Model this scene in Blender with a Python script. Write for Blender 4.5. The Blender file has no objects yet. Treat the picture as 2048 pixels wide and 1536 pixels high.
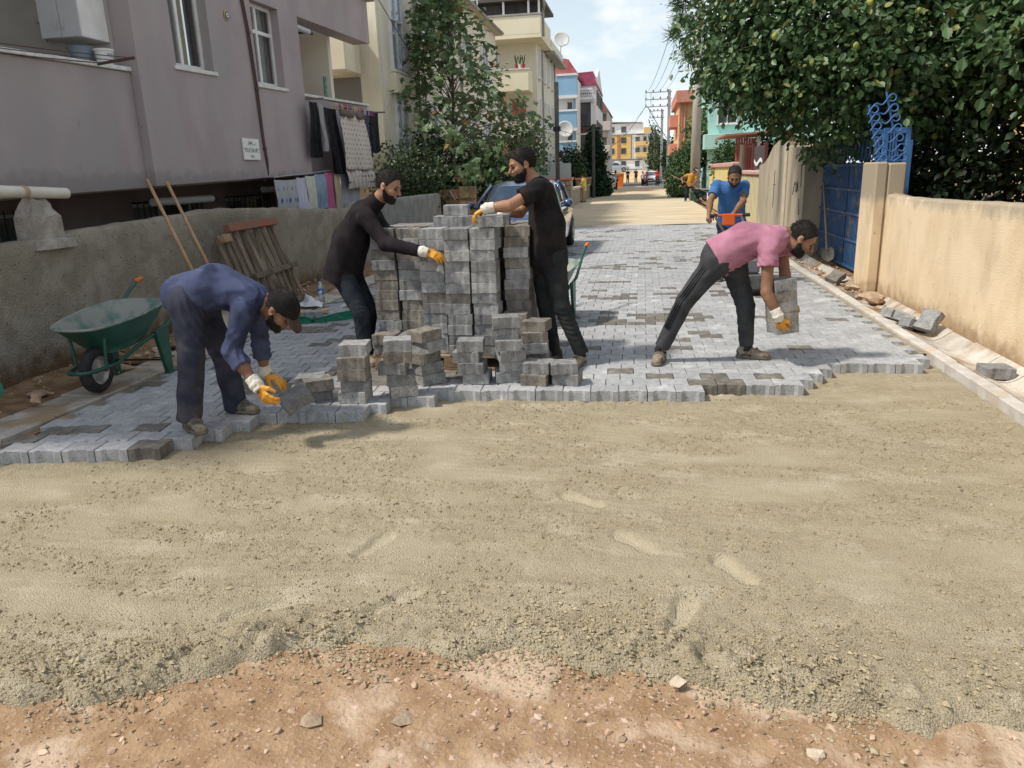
import bpy, math, random
import numpy as np
from mathutils import Vector, Matrix
random.seed(7); RNG = np.random.default_rng(11)
SC = bpy.context.scene
COL = SC.collection
rad = math.radians

# ------------------------------------------------------------------ camera
cam_data = bpy.data.cameras.new('camera'); cam_data.sensor_width = 36; cam_data.lens = 26.367
cam_data.clip_start = .05; cam_data.clip_end = 2500
cam = bpy.data.objects.new('camera', cam_data); COL.objects.link(cam)
r_ = Vector((.98548738, .16627481, -.0341658)); d_ = Vector((.01221385, -.27020841, -.96272438)); f_ = Vector((-.1693087, .94833544, -.26831783))
cam.matrix_world = Matrix(((r_.x, -d_.x, -f_.x, 0), (r_.y, -d_.y, -f_.y, 0), (r_.z, -d_.z, -f_.z, 1.6), (0, 0, 0, 1)))
SC.camera = cam
# ------------------------------------------------------------------ light
SUN_EL, SUN_AZ = 54, -112            # azimuth clockwise from +Y
sun_dir = Vector((math.sin(rad(SUN_AZ)) * math.cos(rad(SUN_EL)), math.cos(rad(SUN_AZ)) * math.cos(rad(SUN_EL)), math.sin(rad(SUN_EL))))
sl = bpy.data.lights.new('sun', 'SUN'); sl.energy = 3.6; sl.angle = rad(5); sl.color = (1, .94, .84)
so = bpy.data.objects.new('sun', sl); COL.objects.link(so); so.rotation_euler = (-sun_dir).to_track_quat('-Z', 'Y').to_euler(); so.location = (-20, -10, 40)
wd = bpy.data.worlds.new('World'); SC.world = wd; wd.use_nodes = True
nt = wd.node_tree; nt.nodes.clear()
def wn(t, **k):
    n = nt.nodes.new(t)
    for a, b in k.items(): setattr(n, a, b)
    return n
sky = wn('ShaderNodeTexSky', sky_type='NISHITA', sun_disc=False, sun_elevation=rad(SUN_EL), sun_rotation=rad(SUN_AZ), air_density=1.0, dust_density=2.0, ozone_density=1.5)
tc = wn('ShaderNodeTexCoord'); sep = wn('ShaderNodeSeparateXYZ'); nt.links.new(tc.outputs['Generated'], sep.inputs[0])
mp = wn('ShaderNodeMapping'); mp.inputs['Scale'].default_value = (1.0, 1.0, 2.2); mp.inputs['Location'].default_value = (.37, .1, .22); nt.links.new(tc.outputs['Generated'], mp.inputs[0])
noi = wn('ShaderNodeTexNoise'); noi.inputs['Scale'].default_value = 3.2; noi.inputs['Detail'].default_value = 9; noi.inputs['Roughness'].default_value = .55; nt.links.new(mp.outputs[0], noi.inputs[0])
rmp = wn('ShaderNodeValToRGB'); rmp.color_ramp.elements[0].position = .49; rmp.color_ramp.elements[1].position = .60; nt.links.new(noi.outputs[0], rmp.inputs[0])
hz = wn('ShaderNodeMapRange'); hz.inputs[1].default_value = .0; hz.inputs[2].default_value = .55; hz.inputs[3].default_value = .88; hz.inputs[4].default_value = .18; nt.links.new(sep.outputs[2], hz.inputs[0])
veil = wn('ShaderNodeMixRGB'); veil.inputs[2].default_value = (7.2, 8.3, 8.8, 1); nt.links.new(hz.outputs[0], veil.inputs[0]); nt.links.new(sky.outputs[0], veil.inputs[1])
mx = wn('ShaderNodeMixRGB'); mx.inputs[2].default_value = (8.7, 8.7, 8.75, 1); nt.links.new(rmp.outputs[0], mx.inputs[0]); nt.links.new(veil.outputs[0], mx.inputs[1])
bg = wn('ShaderNodeBackground'); bg.inputs[1].default_value = .108; nt.links.new(mx.outputs[0], bg.inputs[0])
wo = wn('ShaderNodeOutputWorld'); nt.links.new(bg.outputs[0], wo.inputs[0])
SC.view_settings.view_transform = 'Standard'; SC.view_settings.look = 'None'; SC.view_settings.exposure = 0.25; SC.view_settings.gamma = 1; SC.view_settings.use_curve_mapping = False
SC.render.engine = 'CYCLES'; SC.cycles.use_denoising = True; SC.cycles.max_bounces = 6; SC.cycles.transparent_max_bounces = 8

# ------------------------------------------------------------------ materials
MATS = {}
def PM(name, c1, c2=None, scale=6, rough=.85, bump=0, bscale=40, rnd=0, spec=.3, metal=0, ramp=(.35, .65), stretch=(1, 1, 1), spots=None, island=0, coat=0, alpha=1, trans=0, c3=None, s3=1.2, r3=(.5, .62), bdist=.01, detail=6, zst=()):
    if name in MATS: return MATS[name]
    m = bpy.data.materials.new(name); m.use_nodes = True; n = m.node_tree.nodes; L = m.node_tree.links
    b = n['Principled BSDF']; b.inputs['Roughness'].default_value = rough; b.inputs['Metallic'].default_value = metal
    b.inputs['Specular IOR Level'].default_value = spec; b.inputs['Coat Weight'].default_value = coat; b.inputs['Coat Roughness'].default_value = .05
    tcn = n.new('ShaderNodeTexCoord'); oi = n.new('ShaderNodeObjectInfo'); add = n.new('ShaderNodeVectorMath'); add.operation = 'ADD'
    L.new(tcn.outputs['Object'], add.inputs[0]); L.new(oi.outputs['Location'], add.inputs[1])
    mpn = n.new('ShaderNodeMapping'); mpn.inputs['Scale'].default_value = stretch; L.new(add.outputs[0], mpn.inputs[0])
    def noise(s, det, src=mpn):
        x = n.new('ShaderNodeTexNoise'); x.inputs['Scale'].default_value = s; x.inputs['Detail'].default_value = det; L.new(src.outputs[0], x.inputs[0]); return x
    def mix(fac, a, bcol, blend='MIX'):
        x = n.new('ShaderNodeMixRGB'); x.blend_type = blend
        for i, v in ((0, fac), (1, a), (2, bcol)):
            if hasattr(v, 'is_linked'): L.new(v, x.inputs[i])
            elif isinstance(v, (int, float)): x.inputs[i].default_value = v
            else: x.inputs[i].default_value = (*v, 1)
        return x.outputs[0]
    def ramped(sock, a, bb):
        x = n.new('ShaderNodeMapRange'); x.interpolation_type = 'SMOOTHSTEP'; x.inputs[1].default_value = a; x.inputs[2].default_value = bb; L.new(sock, x.inputs[0]); return x.outputs[0]
    col = tuple(c1)
    if c2 is not None: col = mix(ramped(noise(scale, detail).outputs[0], *ramp), c1, c2)
    if c3 is not None: col = mix(ramped(noise(s3, 5).outputs[0], *r3), col, c3)
    if spots is not None:
        sc_, thr, sc3 = spots
        col = mix(ramped(noise(sc_, 2).outputs[0], thr, thr + .05), col, sc3)
    for za, zb, zc in zst:              # weathering bands with their own ragged edge: drips below a coping, splashed mud at a wall foot
        sx = n.new('ShaderNodeSeparateXYZ'); L.new(add.outputs[0], sx.inputs[0]); mz = n.new('ShaderNodeMapRange'); mz.inputs[1].default_value = zb; mz.inputs[2].default_value = za; L.new(sx.outputs[2], mz.inputs[0])
        mv = n.new('ShaderNodeMapping'); mv.inputs['Scale'].default_value = (1, 1, .55 if za > zb else 1); L.new(add.outputs[0], mv.inputs[0]); mm = n.new('ShaderNodeMath'); mm.operation = 'ADD'; L.new(mz.outputs[0], mm.inputs[0]); L.new(noise(7, 6, mv).outputs[0], mm.inputs[1])
        col = mix(ramped(mm.outputs[0], .75, 1.35), col, zc)
    if rnd or island:
        mr = n.new('ShaderNodeMath'); mr.operation = 'FRACT'; ad = n.new('ShaderNodeMath'); ad.operation = 'ADD'
        L.new(oi.outputs['Random'], ad.inputs[0])
        if island: g = n.new('ShaderNodeNewGeometry'); L.new(g.outputs['Random Per Island'], ad.inputs[1])
        else: ad.inputs[1].default_value = 0
        L.new(ad.outputs[0], mr.inputs[0])
        k = max(rnd, island); mrg = n.new('ShaderNodeMapRange'); mrg.inputs[3].default_value = 1 - k; mrg.inputs[4].default_value = 1 + k; L.new(mr.outputs[0], mrg.inputs[0])
        cc = n.new('ShaderNodeCombineXYZ')
        for i in range(3): L.new(mrg.outputs[0], cc.inputs[i])
        col = mix(1.0, col, cc.outputs[0], 'MULTIPLY')
    if hasattr(col, 'is_linked'): L.new(col, b.inputs['Base Color'])
    else: b.inputs['Base Color'].default_value = (*col, 1)
    if bump:
        bn = n.new('ShaderNodeBump'); bn.inputs['Strength'].default_value = bump; bn.inputs['Distance'].default_value = bdist
        L.new(noise(bscale, 5, add).outputs[0], bn.inputs['Height']); L.new(bn.outputs[0], b.inputs['Normal'])
    if trans: b.inputs['Transmission Weight'].default_value = trans
    if alpha < 1: b.inputs['Alpha'].default_value = alpha
    MATS[name] = m
    return m
def leaf_mat(name, ca, cb, cc=None, sub=.35):
    if name in MATS: return MATS[name]
    m = bpy.data.materials.new(name); m.use_nodes = True; n = m.node_tree.nodes; L = m.node_tree.links; n.clear()
    g = n.new('ShaderNodeNewGeometry'); oi = n.new('ShaderNodeObjectInfo'); ad = n.new('ShaderNodeMath'); ad.operation = 'ADD'; fr = n.new('ShaderNodeMath'); fr.operation = 'FRACT'
    L.new(g.outputs['Random Per Island'], ad.inputs[0]); L.new(oi.outputs['Random'], ad.inputs[1]); L.new(ad.outputs[0], fr.inputs[0])
    r = n.new('ShaderNodeValToRGB'); e = r.color_ramp.elements; e[0].color = (*ca, 1); e[1].color = (*cb, 1); e[1].position = .92
    if cc: x = e.new(.97); x.color = (*cc, 1)
    L.new(fr.outputs[0], r.inputs[0])
    b = n.new('ShaderNodeBsdfPrincipled'); b.inputs['Roughness'].default_value = .45; b.inputs['Specular IOR Level'].default_value = .4; L.new(r.outputs[0], b.inputs['Base Color'])
    t = n.new('ShaderNodeBsdfTranslucent'); L.new(r.outputs[0], t.inputs[0]); mxn = n.new('ShaderNodeMixShader'); mxn.inputs[0].default_value = sub
    L.new(b.outputs[0], mxn.inputs[1]); L.new(t.outputs[0], mxn.inputs[2]); o = n.new('ShaderNodeOutputMaterial'); L.new(mxn.outputs[0], o.inputs[0])
    MATS[name] = m; return m

# ------------------------------------------------------------------ mesh helpers
class M:
    def __init__(s): s.v = []; s.f = []; s.m = []
    def add(s, vs, fs, mi=0):
        o = len(s.v); s.v += [tuple(v) for v in vs]; s.f += [tuple(i + o for i in f) for f in fs]; s.m += [mi] * len(fs); return s
    def bx(s, x0, x1, y0, y1, z0, z1, mi=0, ch=0):
        if ch: return s.cb(((x0 + x1) / 2, (y0 + y1) / 2, (z0 + z1) / 2), (x1 - x0, y1 - y0, z1 - z0), None, ch, mi)
        return s.add([(x0, y0, z0), (x1, y0, z0), (x1, y1, z0), (x0, y1, z0), (x0, y0, z1), (x1, y0, z1), (x1, y1, z1), (x0, y1, z1)],
                     [(0, 3, 2, 1), (4, 5, 6, 7), (0, 1, 5, 4), (1, 2, 6, 5), (2, 3, 7, 6), (3, 0, 4, 7)], mi)
    def cb(s, c, sz, R=None, ch=.005, mi=0):
        vs = []; idx = {}
        h = [q / 2 for q in sz]; ch = min(ch, min(h) * .6)
        for sx in (-1, 1):
            for sy in (-1, 1):
                for sz_ in (-1, 1):
                    for ax in range(3):
                        p = [sx * (h[0] - ch), sy * (h[1] - ch), sz_ * (h[2] - ch)]; p[ax] = (sx, sy, sz_)[ax] * h[ax]
                        idx[(sx, sy, sz_, ax)] = len(vs); vs.append(Vector(p))
        fs = []
        for ax in range(3):
            o = [(1, 2), (2, 0), (0, 1)][ax]
            for sg in (-1, 1):
                q = []
                for a, b in ((-1, -1), (1, -1), (1, 1), (-1, 1)):
                    k = [0, 0, 0]; k[ax] = sg; k[o[0]] = a; k[o[1]] = b; q.append(idx[(*k, ax)])
                fs.append(tuple(q if sg > 0 else q[::-1]))
            for a in (-1, 1):
                for b in (-1, 1):
                    k0 = [0, 0, 0]; k0[o[0]] = a; k0[o[1]] = b; k1 = list(k0); k0[ax] = -1; k1[ax] = 1
                    q = [idx[(*k0, o[0])], idx[(*k1, o[0])], idx[(*k1, o[1])], idx[(*k0, o[1])]]
                    fs.append(tuple(q if a * b < 0 else q[::-1]))
        for sx in (-1, 1):
            for sy in (-1, 1):
                for sz_ in (-1, 1):
                    q = [idx[(sx, sy, sz_, a)] for a in range(3)]
                    fs.append(tuple(q if sx * sy * sz_ > 0 else q[::-1]))
        c = Vector(c)
        return s.add([(R @ v if R else v) + c for v in vs], fs, mi)
    def beam(s, a, b, w, t, ch=.004, up=(0, 0, 1), mi=0):
        a, b = Vector(a), Vector(b); x = b - a; L = x.length; x /= L; up = Vector(up)
        y = up.cross(x)
        if y.length < 1e-3: y = Vector((0, 1, 0)).cross(x)
        y.normalize(); z = x.cross(y); R = Matrix((x, y, z)).transposed()
        return s.cb((a + b) / 2, (L, w, t), R, ch, mi)
    def tube(s, pts, r, n=8, caps=True, mi=0, closed=False):
        pts = [Vector(p) for p in pts]; N = len(pts); rr = r if isinstance(r, (list, tuple)) else [r] * N
        vs = []; prev = None
        for i, p in enumerate(pts):
            if closed: t = pts[(i + 1) % N] - pts[i - 1]
            else: t = pts[min(i + 1, N - 1)] - pts[max(i - 1, 0)]
            t.normalize()
            if prev is None:
                a = Vector((0, 0, 1)) if abs(t.z) < .9 else Vector((1, 0, 0)); u = t.cross(a).normalized()
            else:
                u = prev - t * prev.dot(t); u.normalize()
            prev = u; w = t.cross(u)
            for k in range(n):
                an = 2 * math.pi * k / n; vs.append(p + (u * math.cos(an) + w * math.sin(an)) * rr[i])
        fs = []
        for i in range(N if closed else N - 1):
            j = (i + 1) % N
            for k in range(n): fs.append((i * n + k, i * n + (k + 1) % n, j * n + (k + 1) % n, j * n + k))
        if caps and not closed: fs += [tuple(range(n))[::-1], tuple((N - 1) * n + k for k in range(n))]
        return s.add(vs, fs, mi)
    def lathe(s, prof, n=24, o=(0, 0, 0), R=None, mi=0, cap=True):
        o = Vector(o); vs = []
        for r, z in prof:
            for k in range(n):
                a = 2 * math.pi * k / n; v = Vector((r * math.cos(a), r * math.sin(a), z)); vs.append((R @ v if R else v) + o)
        fs = [(i * n + k, i * n + (k + 1) % n, (i + 1) * n + (k + 1) % n, (i + 1) * n + k) for i in range(len(prof) - 1) for k in range(n)]
        if cap: fs += [tuple(range(n))[::-1], tuple((len(prof) - 1) * n + k for k in range(n))]
        return s.add(vs, fs, mi)
    def prism(s, poly, h0, h1, fn=lambda u, v, h: (u, v, h), mi=0):
        n = len(poly)
        return s.add([fn(u, v, h0) for u, v in poly] + [fn(u, v, h1) for u, v in poly], [tuple(range(n))[::-1], tuple(range(n, 2 * n))] + [(k, (k + 1) % n, n + (k + 1) % n, n + k) for k in range(n)], mi)
    def grid(s, nu, nv, fn, mi=0):
        vs = [fn(i / (nu - 1), j / (nv - 1)) for j in range(nv) for i in range(nu)]
        return s.add(vs, [(j * nu + i, j * nu + i + 1, (j + 1) * nu + i + 1, (j + 1) * nu + i) for j in range(nv - 1) for i in range(nu - 1)], mi)
    def mesh(s, name, mats, smooth=False, recalc=False):
        me = bpy.data.meshes.new(name); me.from_pydata(s.v, [], s.f)
        for m in (mats if isinstance(mats, (list, tuple)) else [mats]): me.materials.append(m)
        if any(s.m): me.polygons.foreach_set('material_index', s.m)
        if smooth: me.polygons.foreach_set('use_smooth', [True] * len(me.polygons))
        if recalc:
            import bmesh
            b = bmesh.new(); b.from_mesh(me); bmesh.ops.recalc_face_normals(b, faces=b.faces); b.to_mesh(me); b.free()
        me.update(); return me
    def build(s, name, mats, parent=None, smooth=False, local=False, recalc=False, auto=None):
        me = s.mesh(name, mats, smooth or auto is not None, recalc)
        if auto is not None: me.set_sharp_from_angle(angle=rad(auto))
        return link(name, me, parent, local)
def link(name, me, parent=None, local=False):
    o = bpy.data.objects.new(name, me); COL.objects.link(o)
    if parent is not None:
        o.parent = parent
        if parent.type == 'EMPTY' and not local: o.location = -parent.location
    return o
def npmesh(name, V, F, mat, smooth=False):
    me = bpy.data.meshes.new(name); V = np.asarray(V, np.float32); F = np.asarray(F, np.int32); n, k = F.shape
    me.vertices.add(len(V)); me.vertices.foreach_set('co', V.ravel()); me.loops.add(n * k); me.loops.foreach_set('vertex_index', F.ravel())
    me.polygons.add(n); me.polygons.foreach_set('loop_start', np.arange(n, dtype=np.int32) * k)
    for m in (mat if isinstance(mat, (list, tuple)) else [mat]): me.materials.append(m)
    me.polygons.foreach_set('use_smooth', np.full(n, smooth)); me.update(calc_edges=True); return me
def tag(o, label=None, cat=None, group=None, kind=None):
    if label: o['label'] = label
    if cat: o['category'] = cat
    if group: o['group'] = group
    if kind: o['kind'] = kind
    return o
def thing(name, label, cat, loc=(0, 0, 0), rz=0, group=None, rot=None):
    o = bpy.data.objects.new(name, None); COL.objects.link(o); o.location = loc; o.rotation_euler = rot or (0, 0, rz); o.empty_display_size = .2
    return tag(o, label, cat, group)
def copy_tree(o, parent=None):
    c = o.copy(); COL.objects.link(c); c.parent = parent
    for ch in o.children: copy_tree(ch, c)
    return c
def struct(m, name, mat, smooth=False, **k): return tag(m.build(name, mat, None, smooth, **k), kind='structure')
def sag(a, b, s, n=12):
    a, b = Vector(a), Vector(b); return [a.lerp(b, t / n) - Vector((0, 0, 4 * s * (t / n) * (1 - t / n))) for t in range(n + 1)]
_c = [RNG.normal(size=(6, 3)) for _ in range(8)]
def vnoise(P, f, seed=0, oct=3):
    """cheap smooth pseudo noise, about -1..1"""
    P = np.asarray(P); out = np.zeros(P.shape[:-1]); a = 1.0; tot = 0
    rg = np.random.default_rng(seed + 100)
    for o in range(oct):
        for _ in range(3):
            d1 = rg.normal(size=P.shape[-1]); d1 /= np.linalg.norm(d1); d2 = rg.normal(size=P.shape[-1]); d2 /= np.linalg.norm(d2)
            out += a * np.sin(P @ d1 * f + rg.uniform(0, 6.28) + 1.6 * np.sin(P @ d2 * f * .7 + rg.uniform(0, 6.28)))
            tot += a * .6
        f *= 2.1; a *= .55
    return out / tot * .7
def cellnoise(P, cs, seed=0):
    """value noise on a 2-D lattice, 0..1"""
    rg = np.random.default_rng(seed); T = rg.random((256, 256)); q = np.asarray(P)[..., :2] / cs; i = np.floor(q).astype(int); f = q - i; f = f * f * (3 - 2 * f)
    a = T[i[..., 0] % 256, i[..., 1] % 256]; b = T[(i[..., 0] + 1) % 256, i[..., 1] % 256]; c = T[i[..., 0] % 256, (i[..., 1] + 1) % 256]; d = T[(i[..., 0] + 1) % 256, (i[..., 1] + 1) % 256]
    return (a * (1 - f[..., 0]) + b * f[..., 0]) * (1 - f[..., 1]) + (c * (1 - f[..., 0]) + d * f[..., 0]) * f[..., 1]
def text_mesh(txt, size, mat, name, parent, M4, sx=1.0):
    cu = bpy.data.curves.new('t', 'FONT'); cu.body = txt; cu.size = size; cu.align_x = 'CENTER'; cu.extrude = .001; cu.resolution_u = 2
    to = bpy.data.objects.new('t', cu); COL.objects.link(to); dg = bpy.context.evaluated_depsgraph_get(); me = bpy.data.meshes.new_from_object(to.evaluated_get(dg)); bpy.data.objects.remove(to)
    me.transform(Matrix.Diagonal((sx, 1, 1, 1))); me.transform(M4); me.materials.clear(); me.materials.append(mat); me.name = name
    return link(name, me, parent)
# ================================================================== GROUND
m_dirt = PM('red_dirt', (.262, .165, .095), (.35, .235, .142), 9, .95, .9, 60, c3=(.47, .355, .255), s3=2.3, r3=(.48, .57), spots=(60, .62, (.40, .29, .22)), spec=.1, bdist=.012)
m_sand = PM('sand', (.365, .31, .215), (.43, .37, .262), 4, .95, 1.0, 135, c3=(.49, .43, .32), s3=2.6, r3=(.52, .70), spec=.08, bdist=.016, stretch=(1, 1.9, 1), spots=(150, .565, (.24, .195, .12)), ramp=(.25, .75))  # dark spots stand in for the tiny shadows between sand grains
m_far = PM('packed_sand', (.46, .38, .26), (.58, .50, .37), 1.1, .95, .6, 9, spec=.1, bdist=.04, stretch=(.35, 2.2, 1))
m_soil = PM('brown_soil', (.20, .125, .07), (.30, .20, .125), 7, .95, .9, 45, spec=.1, bdist=.02)
m_joint = PM('joint_sand', (.24, .205, .16), (.32, .28, .21), 9, .95, .5, 80, spec=.1)
m_asph = PM('asphalt', (.10, .10, .105), (.16, .155, .15), 3, .9, .4, 60)
m_conc = PM('kerb_concrete', (.44, .415, .38), (.56, .53, .49), 7, .85, .35, 70, c3=(.46, .37, .27), s3=3.1, r3=(.52, .7), rnd=.10)
M().bx(-400, 400, -60, 900, -1.2, -.16).build('ground', m_soil); tag(bpy.data.objects['ground'], kind='structure')

def edgeY(X): return np.interp(X, [-4.4, -2.6, -2.05, -1.67, -1.24, -.79, -.31, .13, .37, .67, 1.16, 2.5], [1.66, 1.72, 1.84, 1.98, 2.24, 2.34, 2.33, 2.32, 2.25, 2.17, 2.12, 2.05])
def gridmesh(x0, x1, y0, y1, h, zf, name, mat):
    xs = np.arange(x0, x1 + h / 2, h); ys = np.arange(y0, y1 + h / 2, h); X, Y = np.meshgrid(xs, ys); Z = zf(X, Y)
    V = np.stack([X, Y, Z], -1).reshape(-1, 3); nx, ny = len(xs), len(ys)
    i = (np.arange(ny - 1)[:, None] * nx + np.arange(nx - 1)).ravel()
    return tag(link(name, npmesh(name, V, np.stack([i, i + 1, i + 1 + nx, i + nx], -1), mat, True)), kind='structure')
def xy(X, Y): return np.stack([X, Y], -1)
def dirtz(X, Y):
    P = xy(X, Y); return -.108 - .04 * np.clip((Y - edgeY(X) - .08) / .15, 0, 1) + .012 * vnoise(P, 5, 3) + .009 * (cellnoise(P, .11, 3) - .5) + .008 * (cellnoise(P, .035, 5) - .5) + .004 * (cellnoise(P, .016, 9) - .5)
gridmesh(-4.4, 2.46, 1.1, 2.75, .017, dirtz, 'dirt', m_dirt)
FEET = [(.17, 2.66, .25, .29), (.41, 3.02, -.55, .28), (-.30, 3.70, -1.0, .28), (-.02, 3.24, -.8, .28), (-1.54, 2.5, 1.0, .28), (-1.0, 2.62, .6, .28), (-1.25, 3.1, .3, .27), (1.55, 2.35, -.2, .28)]
def sandz(X, Y):
    P = xy(X, Y); d = Y - edgeY(X) + .09 * vnoise(P, 7, 21) + .05 * (cellnoise(P, .06, 22) - .5)
    rough = np.clip(.35 + 1.0 * (cellnoise(xy(X * .8 + Y * .3, Y * 1.9), .33, 31) - .35), .12, 1)
    ridge = np.exp(-((d - .16) / .13) ** 2) * np.clip(.35 + vnoise(P, 2.2, 33) + .25, 0, 1.2)
    rough = np.maximum(rough, 1.5 * ridge + .8 * np.exp(-((d - .1) / .12) ** 2))
    z = -.082 + .009 * vnoise(xy(X, Y * 1.5), 3.2, 41) + .022 * ridge + .0022 * np.sin((Y + .12 * np.sin(X * 1.7) + .05 * X) * 95) * (cellnoise(P, .7, 61) > .62)
    g = (cellnoise(P, .06, 51) - .5) * .012 + (cellnoise(P, .031, 52) - .5) * .016 + (np.random.default_rng(5).random(X.shape) - .5) * .007
    z = z + g * rough * (1 + .5 * ridge)
    global PACK
    PACK = np.clip(1 - rough * 2.2, 0, 1) * .55
    for fx, fy, a, Lf in FEET:
        u = (X - fx) * math.cos(a) - (Y - fy) * math.sin(a); v = (X - fx) * math.sin(a) + (Y - fy) * math.cos(a)
        wv = np.interp(v, [-.15, -.13, -.09, -.02, .07, .12, .145, .15], [.0, .030, .040, .036, .052, .046, .02, .0]); ins = 1 / (1 + np.exp(-(wv - np.abs(u)) / .004)); ins = ins * (np.abs(v) < .15)
        PACK = np.maximum(PACK, ins * 1.0)
        tread = .003 * (np.sin(v * 300) > 0) * (np.abs(v - .02) > .03) + .002 * (np.sin(u * 260) > .3)
        z = z * (1 - ins) + ins * (-.110 + tread * 1.8) + .013 * np.exp(-((np.abs(u) - wv) / .014) ** 2) * (np.abs(v) < .15) * (1 - ins)
    t = np.clip((d + .03) / .10, 0, 1); return -.15 + (z + .15) * t * t * (3 - 2 * t)
sand = gridmesh(-4.4, 2.46, 1.6, 6.75, .015, sandz, 'sand', m_sand)
at = sand.data.attributes.new('packed', 'FLOAT', 'POINT'); at.data.foreach_set('value', PACK.ravel().astype(np.float32))     # trodden and trowelled sand is paler
_n, _l = m_sand.node_tree.nodes, m_sand.node_tree.links; _b = _n['Principled BSDF']; _src = _b.inputs['Base Color'].links[0].from_socket; _a = _n.new('ShaderNodeAttribute'); _a.attribute_name = 'packed'; _x = _n.new('ShaderNodeMixRGB'); _x.inputs[2].default_value = (.485, .425, .305, 1); _l.new(_a.outputs['Fac'], _x.inputs[0]); _l.new(_src, _x.inputs[1]); _l.new(_x.outputs[0], _b.inputs['Base Color'])
# loose clods and pebbles nobody could count
ICO_V = np.array([(0, -1, 1.618), (0, 1, 1.618), (0, -1, -1.618), (0, 1, -1.618), (1, 1.618, 0), (-1, 1.618, 0), (1, -1.618, 0), (-1, -1.618, 0), (1.618, 0, 1), (-1.618, 0, 1), (1.618, 0, -1), (-1.618, 0, -1)]) / 1.9
ICO_F = np.array([(0, 8, 1), (0, 1, 9), (0, 9, 7), (0, 7, 6), (0, 6, 8), (1, 8, 4), (1, 4, 5), (1, 5, 9), (9, 5, 11), (9, 11, 7), (7, 11, 2), (7, 2, 6), (6, 2, 10), (6, 10, 8), (8, 10, 4), (3, 4, 10), (3, 10, 2), (3, 2, 11), (3, 11, 5), (3, 5, 4)])
OCT_V = np.array([(1, 0, 0), (0, 1, 0), (-1, 0, 0), (0, -1, 0), (.15, .1, 1), (-.1, .1, -1)]) * 1.05; OCT_F = np.array([(0, 1, 4), (1, 2, 4), (2, 3, 4), (3, 0, 4), (1, 0, 5), (2, 1, 5), (3, 2, 5), (0, 3, 5)])
def scatter(name, P, size, mat, flat=.75, seed=1, small=False):
    GV, GF = (OCT_V, OCT_F) if small else (ICO_V, ICO_F)
    rg = np.random.default_rng(seed); n = len(P); S = size[:, None, None] * (1 + .35 * rg.normal(size=(n, len(GV), 1))).clip(.5, 1.6) * np.array([1, 1, flat]); a = rg.uniform(0, 6.28, n); c, s = np.cos(a), np.sin(a)
    V = GV[None] * S * (1 + .25 * rg.normal(size=(n, 1, 3))).clip(.5, 1.5); V = np.stack([V[..., 0] * c[:, None] - V[..., 1] * s[:, None], V[..., 0] * s[:, None] + V[..., 1] * c[:, None], V[..., 2]], -1) + P[:, None]
    F = (GF[None] + (np.arange(n) * len(GV))[:, None, None]).reshape(-1, 3)
    return tag(link(name, npmesh(name, V.reshape(-1, 3), F, mat)), kind='stuff')
m_clod = PM('sand_clod', (.36, .30, .192), (.44, .37, .245), 30, .95, .8, 150, island=.16, spec=.1)
m_grit = PM('sand_grit', (.29, .24, .15), (.37, .31, .20), 30, .95, .5, 150, island=.2, spec=.08); m_peb = PM('pebble', (.34, .22, .145), (.46, .34, .25), 20, .9, .3, 90, island=.35, spec=.2)
rg = np.random.default_rng(5); X = rg.uniform(-2.9, 2.4, 28000); dd = np.abs(rg.normal(.12, .16, 28000)) - .07; Y = edgeY(X) + dd + .07 * rg.normal(size=28000)
keep = (cellnoise(xy(X, Y), .3, 77) > .30 * rg.uniform(.3, 1.8, len(X))); X, Y = X[keep], Y[keep]
scatter('sand_clods', np.stack([X, Y, sandz(X, Y).clip(-.105, 1) + .003], -1), rg.gamma(1.9, .0018, len(X)).clip(.0015, .0115), m_clod, small=True)
X = rg.uniform(-3.4, 2.4, 38000); Y = 2.0 + 3.6 * rg.random(38000) ** 1.25; keep = cellnoise(xy(X * .8 + Y * .3, Y * 1.9), .33, 31) > .30 + .25 * rg.random(38000)
for fx, fy, a, Lf in FEET: keep &= np.hypot(X - fx, Y - fy) > .13
X, Y = X[keep], Y[keep]
scatter('sand_grit', np.stack([X, Y, sandz(X, Y) + .001], -1), rg.gamma(2.2, .0019, len(X)).clip(.0015, .0085), m_grit, seed=4, small=True)
X = rg.uniform(-2.4, 1.9, 3000); Y = rg.uniform(1.5, 2.4, 3000); keep = (Y < edgeY(X) + .03) & (cellnoise(xy(X, Y), .2, 79) > .3); X, Y = X[keep], Y[keep]
scatter('pebbles', np.stack([X, Y, dirtz(X, Y) + .002], -1), rg.gamma(1.7, .0024, len(X)).clip(.0015, .014), m_peb, seed=2)
X = np.clip(rg.normal(-.35, .42, 3000), -1.6, 1.2); Y = rg.uniform(1.5, 2.32, 3000); keep = (Y < edgeY(X) - .02) & (cellnoise(xy(X, Y), .16, 83) > .35); X, Y = X[keep], Y[keep]
scatter('lime_chips', np.stack([X, Y, dirtz(X, Y) - .001], -1), rg.gamma(1.5, .0026, len(X)).clip(.0012, .014), PM('lime_chip', (.38, .255, .19), (.47, .35, .28), 20, .95, .4, 90, island=.25, spec=.1), .35, seed=9, small=True)
def rock(lbl, x, y, z, s, mat, name='stone', flat=.6, seed=0, cat='stone', group=None):
    rg = np.random.default_rng(seed); m = M(); m.add([tuple(v * s * (1 + .2 * rg.normal()) * np.array([1, 1, flat])) for v in ICO_V], [tuple(f) for f in ICO_F])
    o = m.build(name, mat); o.location = (x, y, z); o.rotation_euler = (0, 0, seed); return tag(o, lbl, cat, group)
m_tilestone = PM('earthy_stone', (.27, .2, .135), (.36, .28, .2), 30, .95, .7, 90); m_stone = PM('pale_stone', (.42, .34, .25), (.56, .47, .36), 30, .9, .5, 120)
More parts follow.
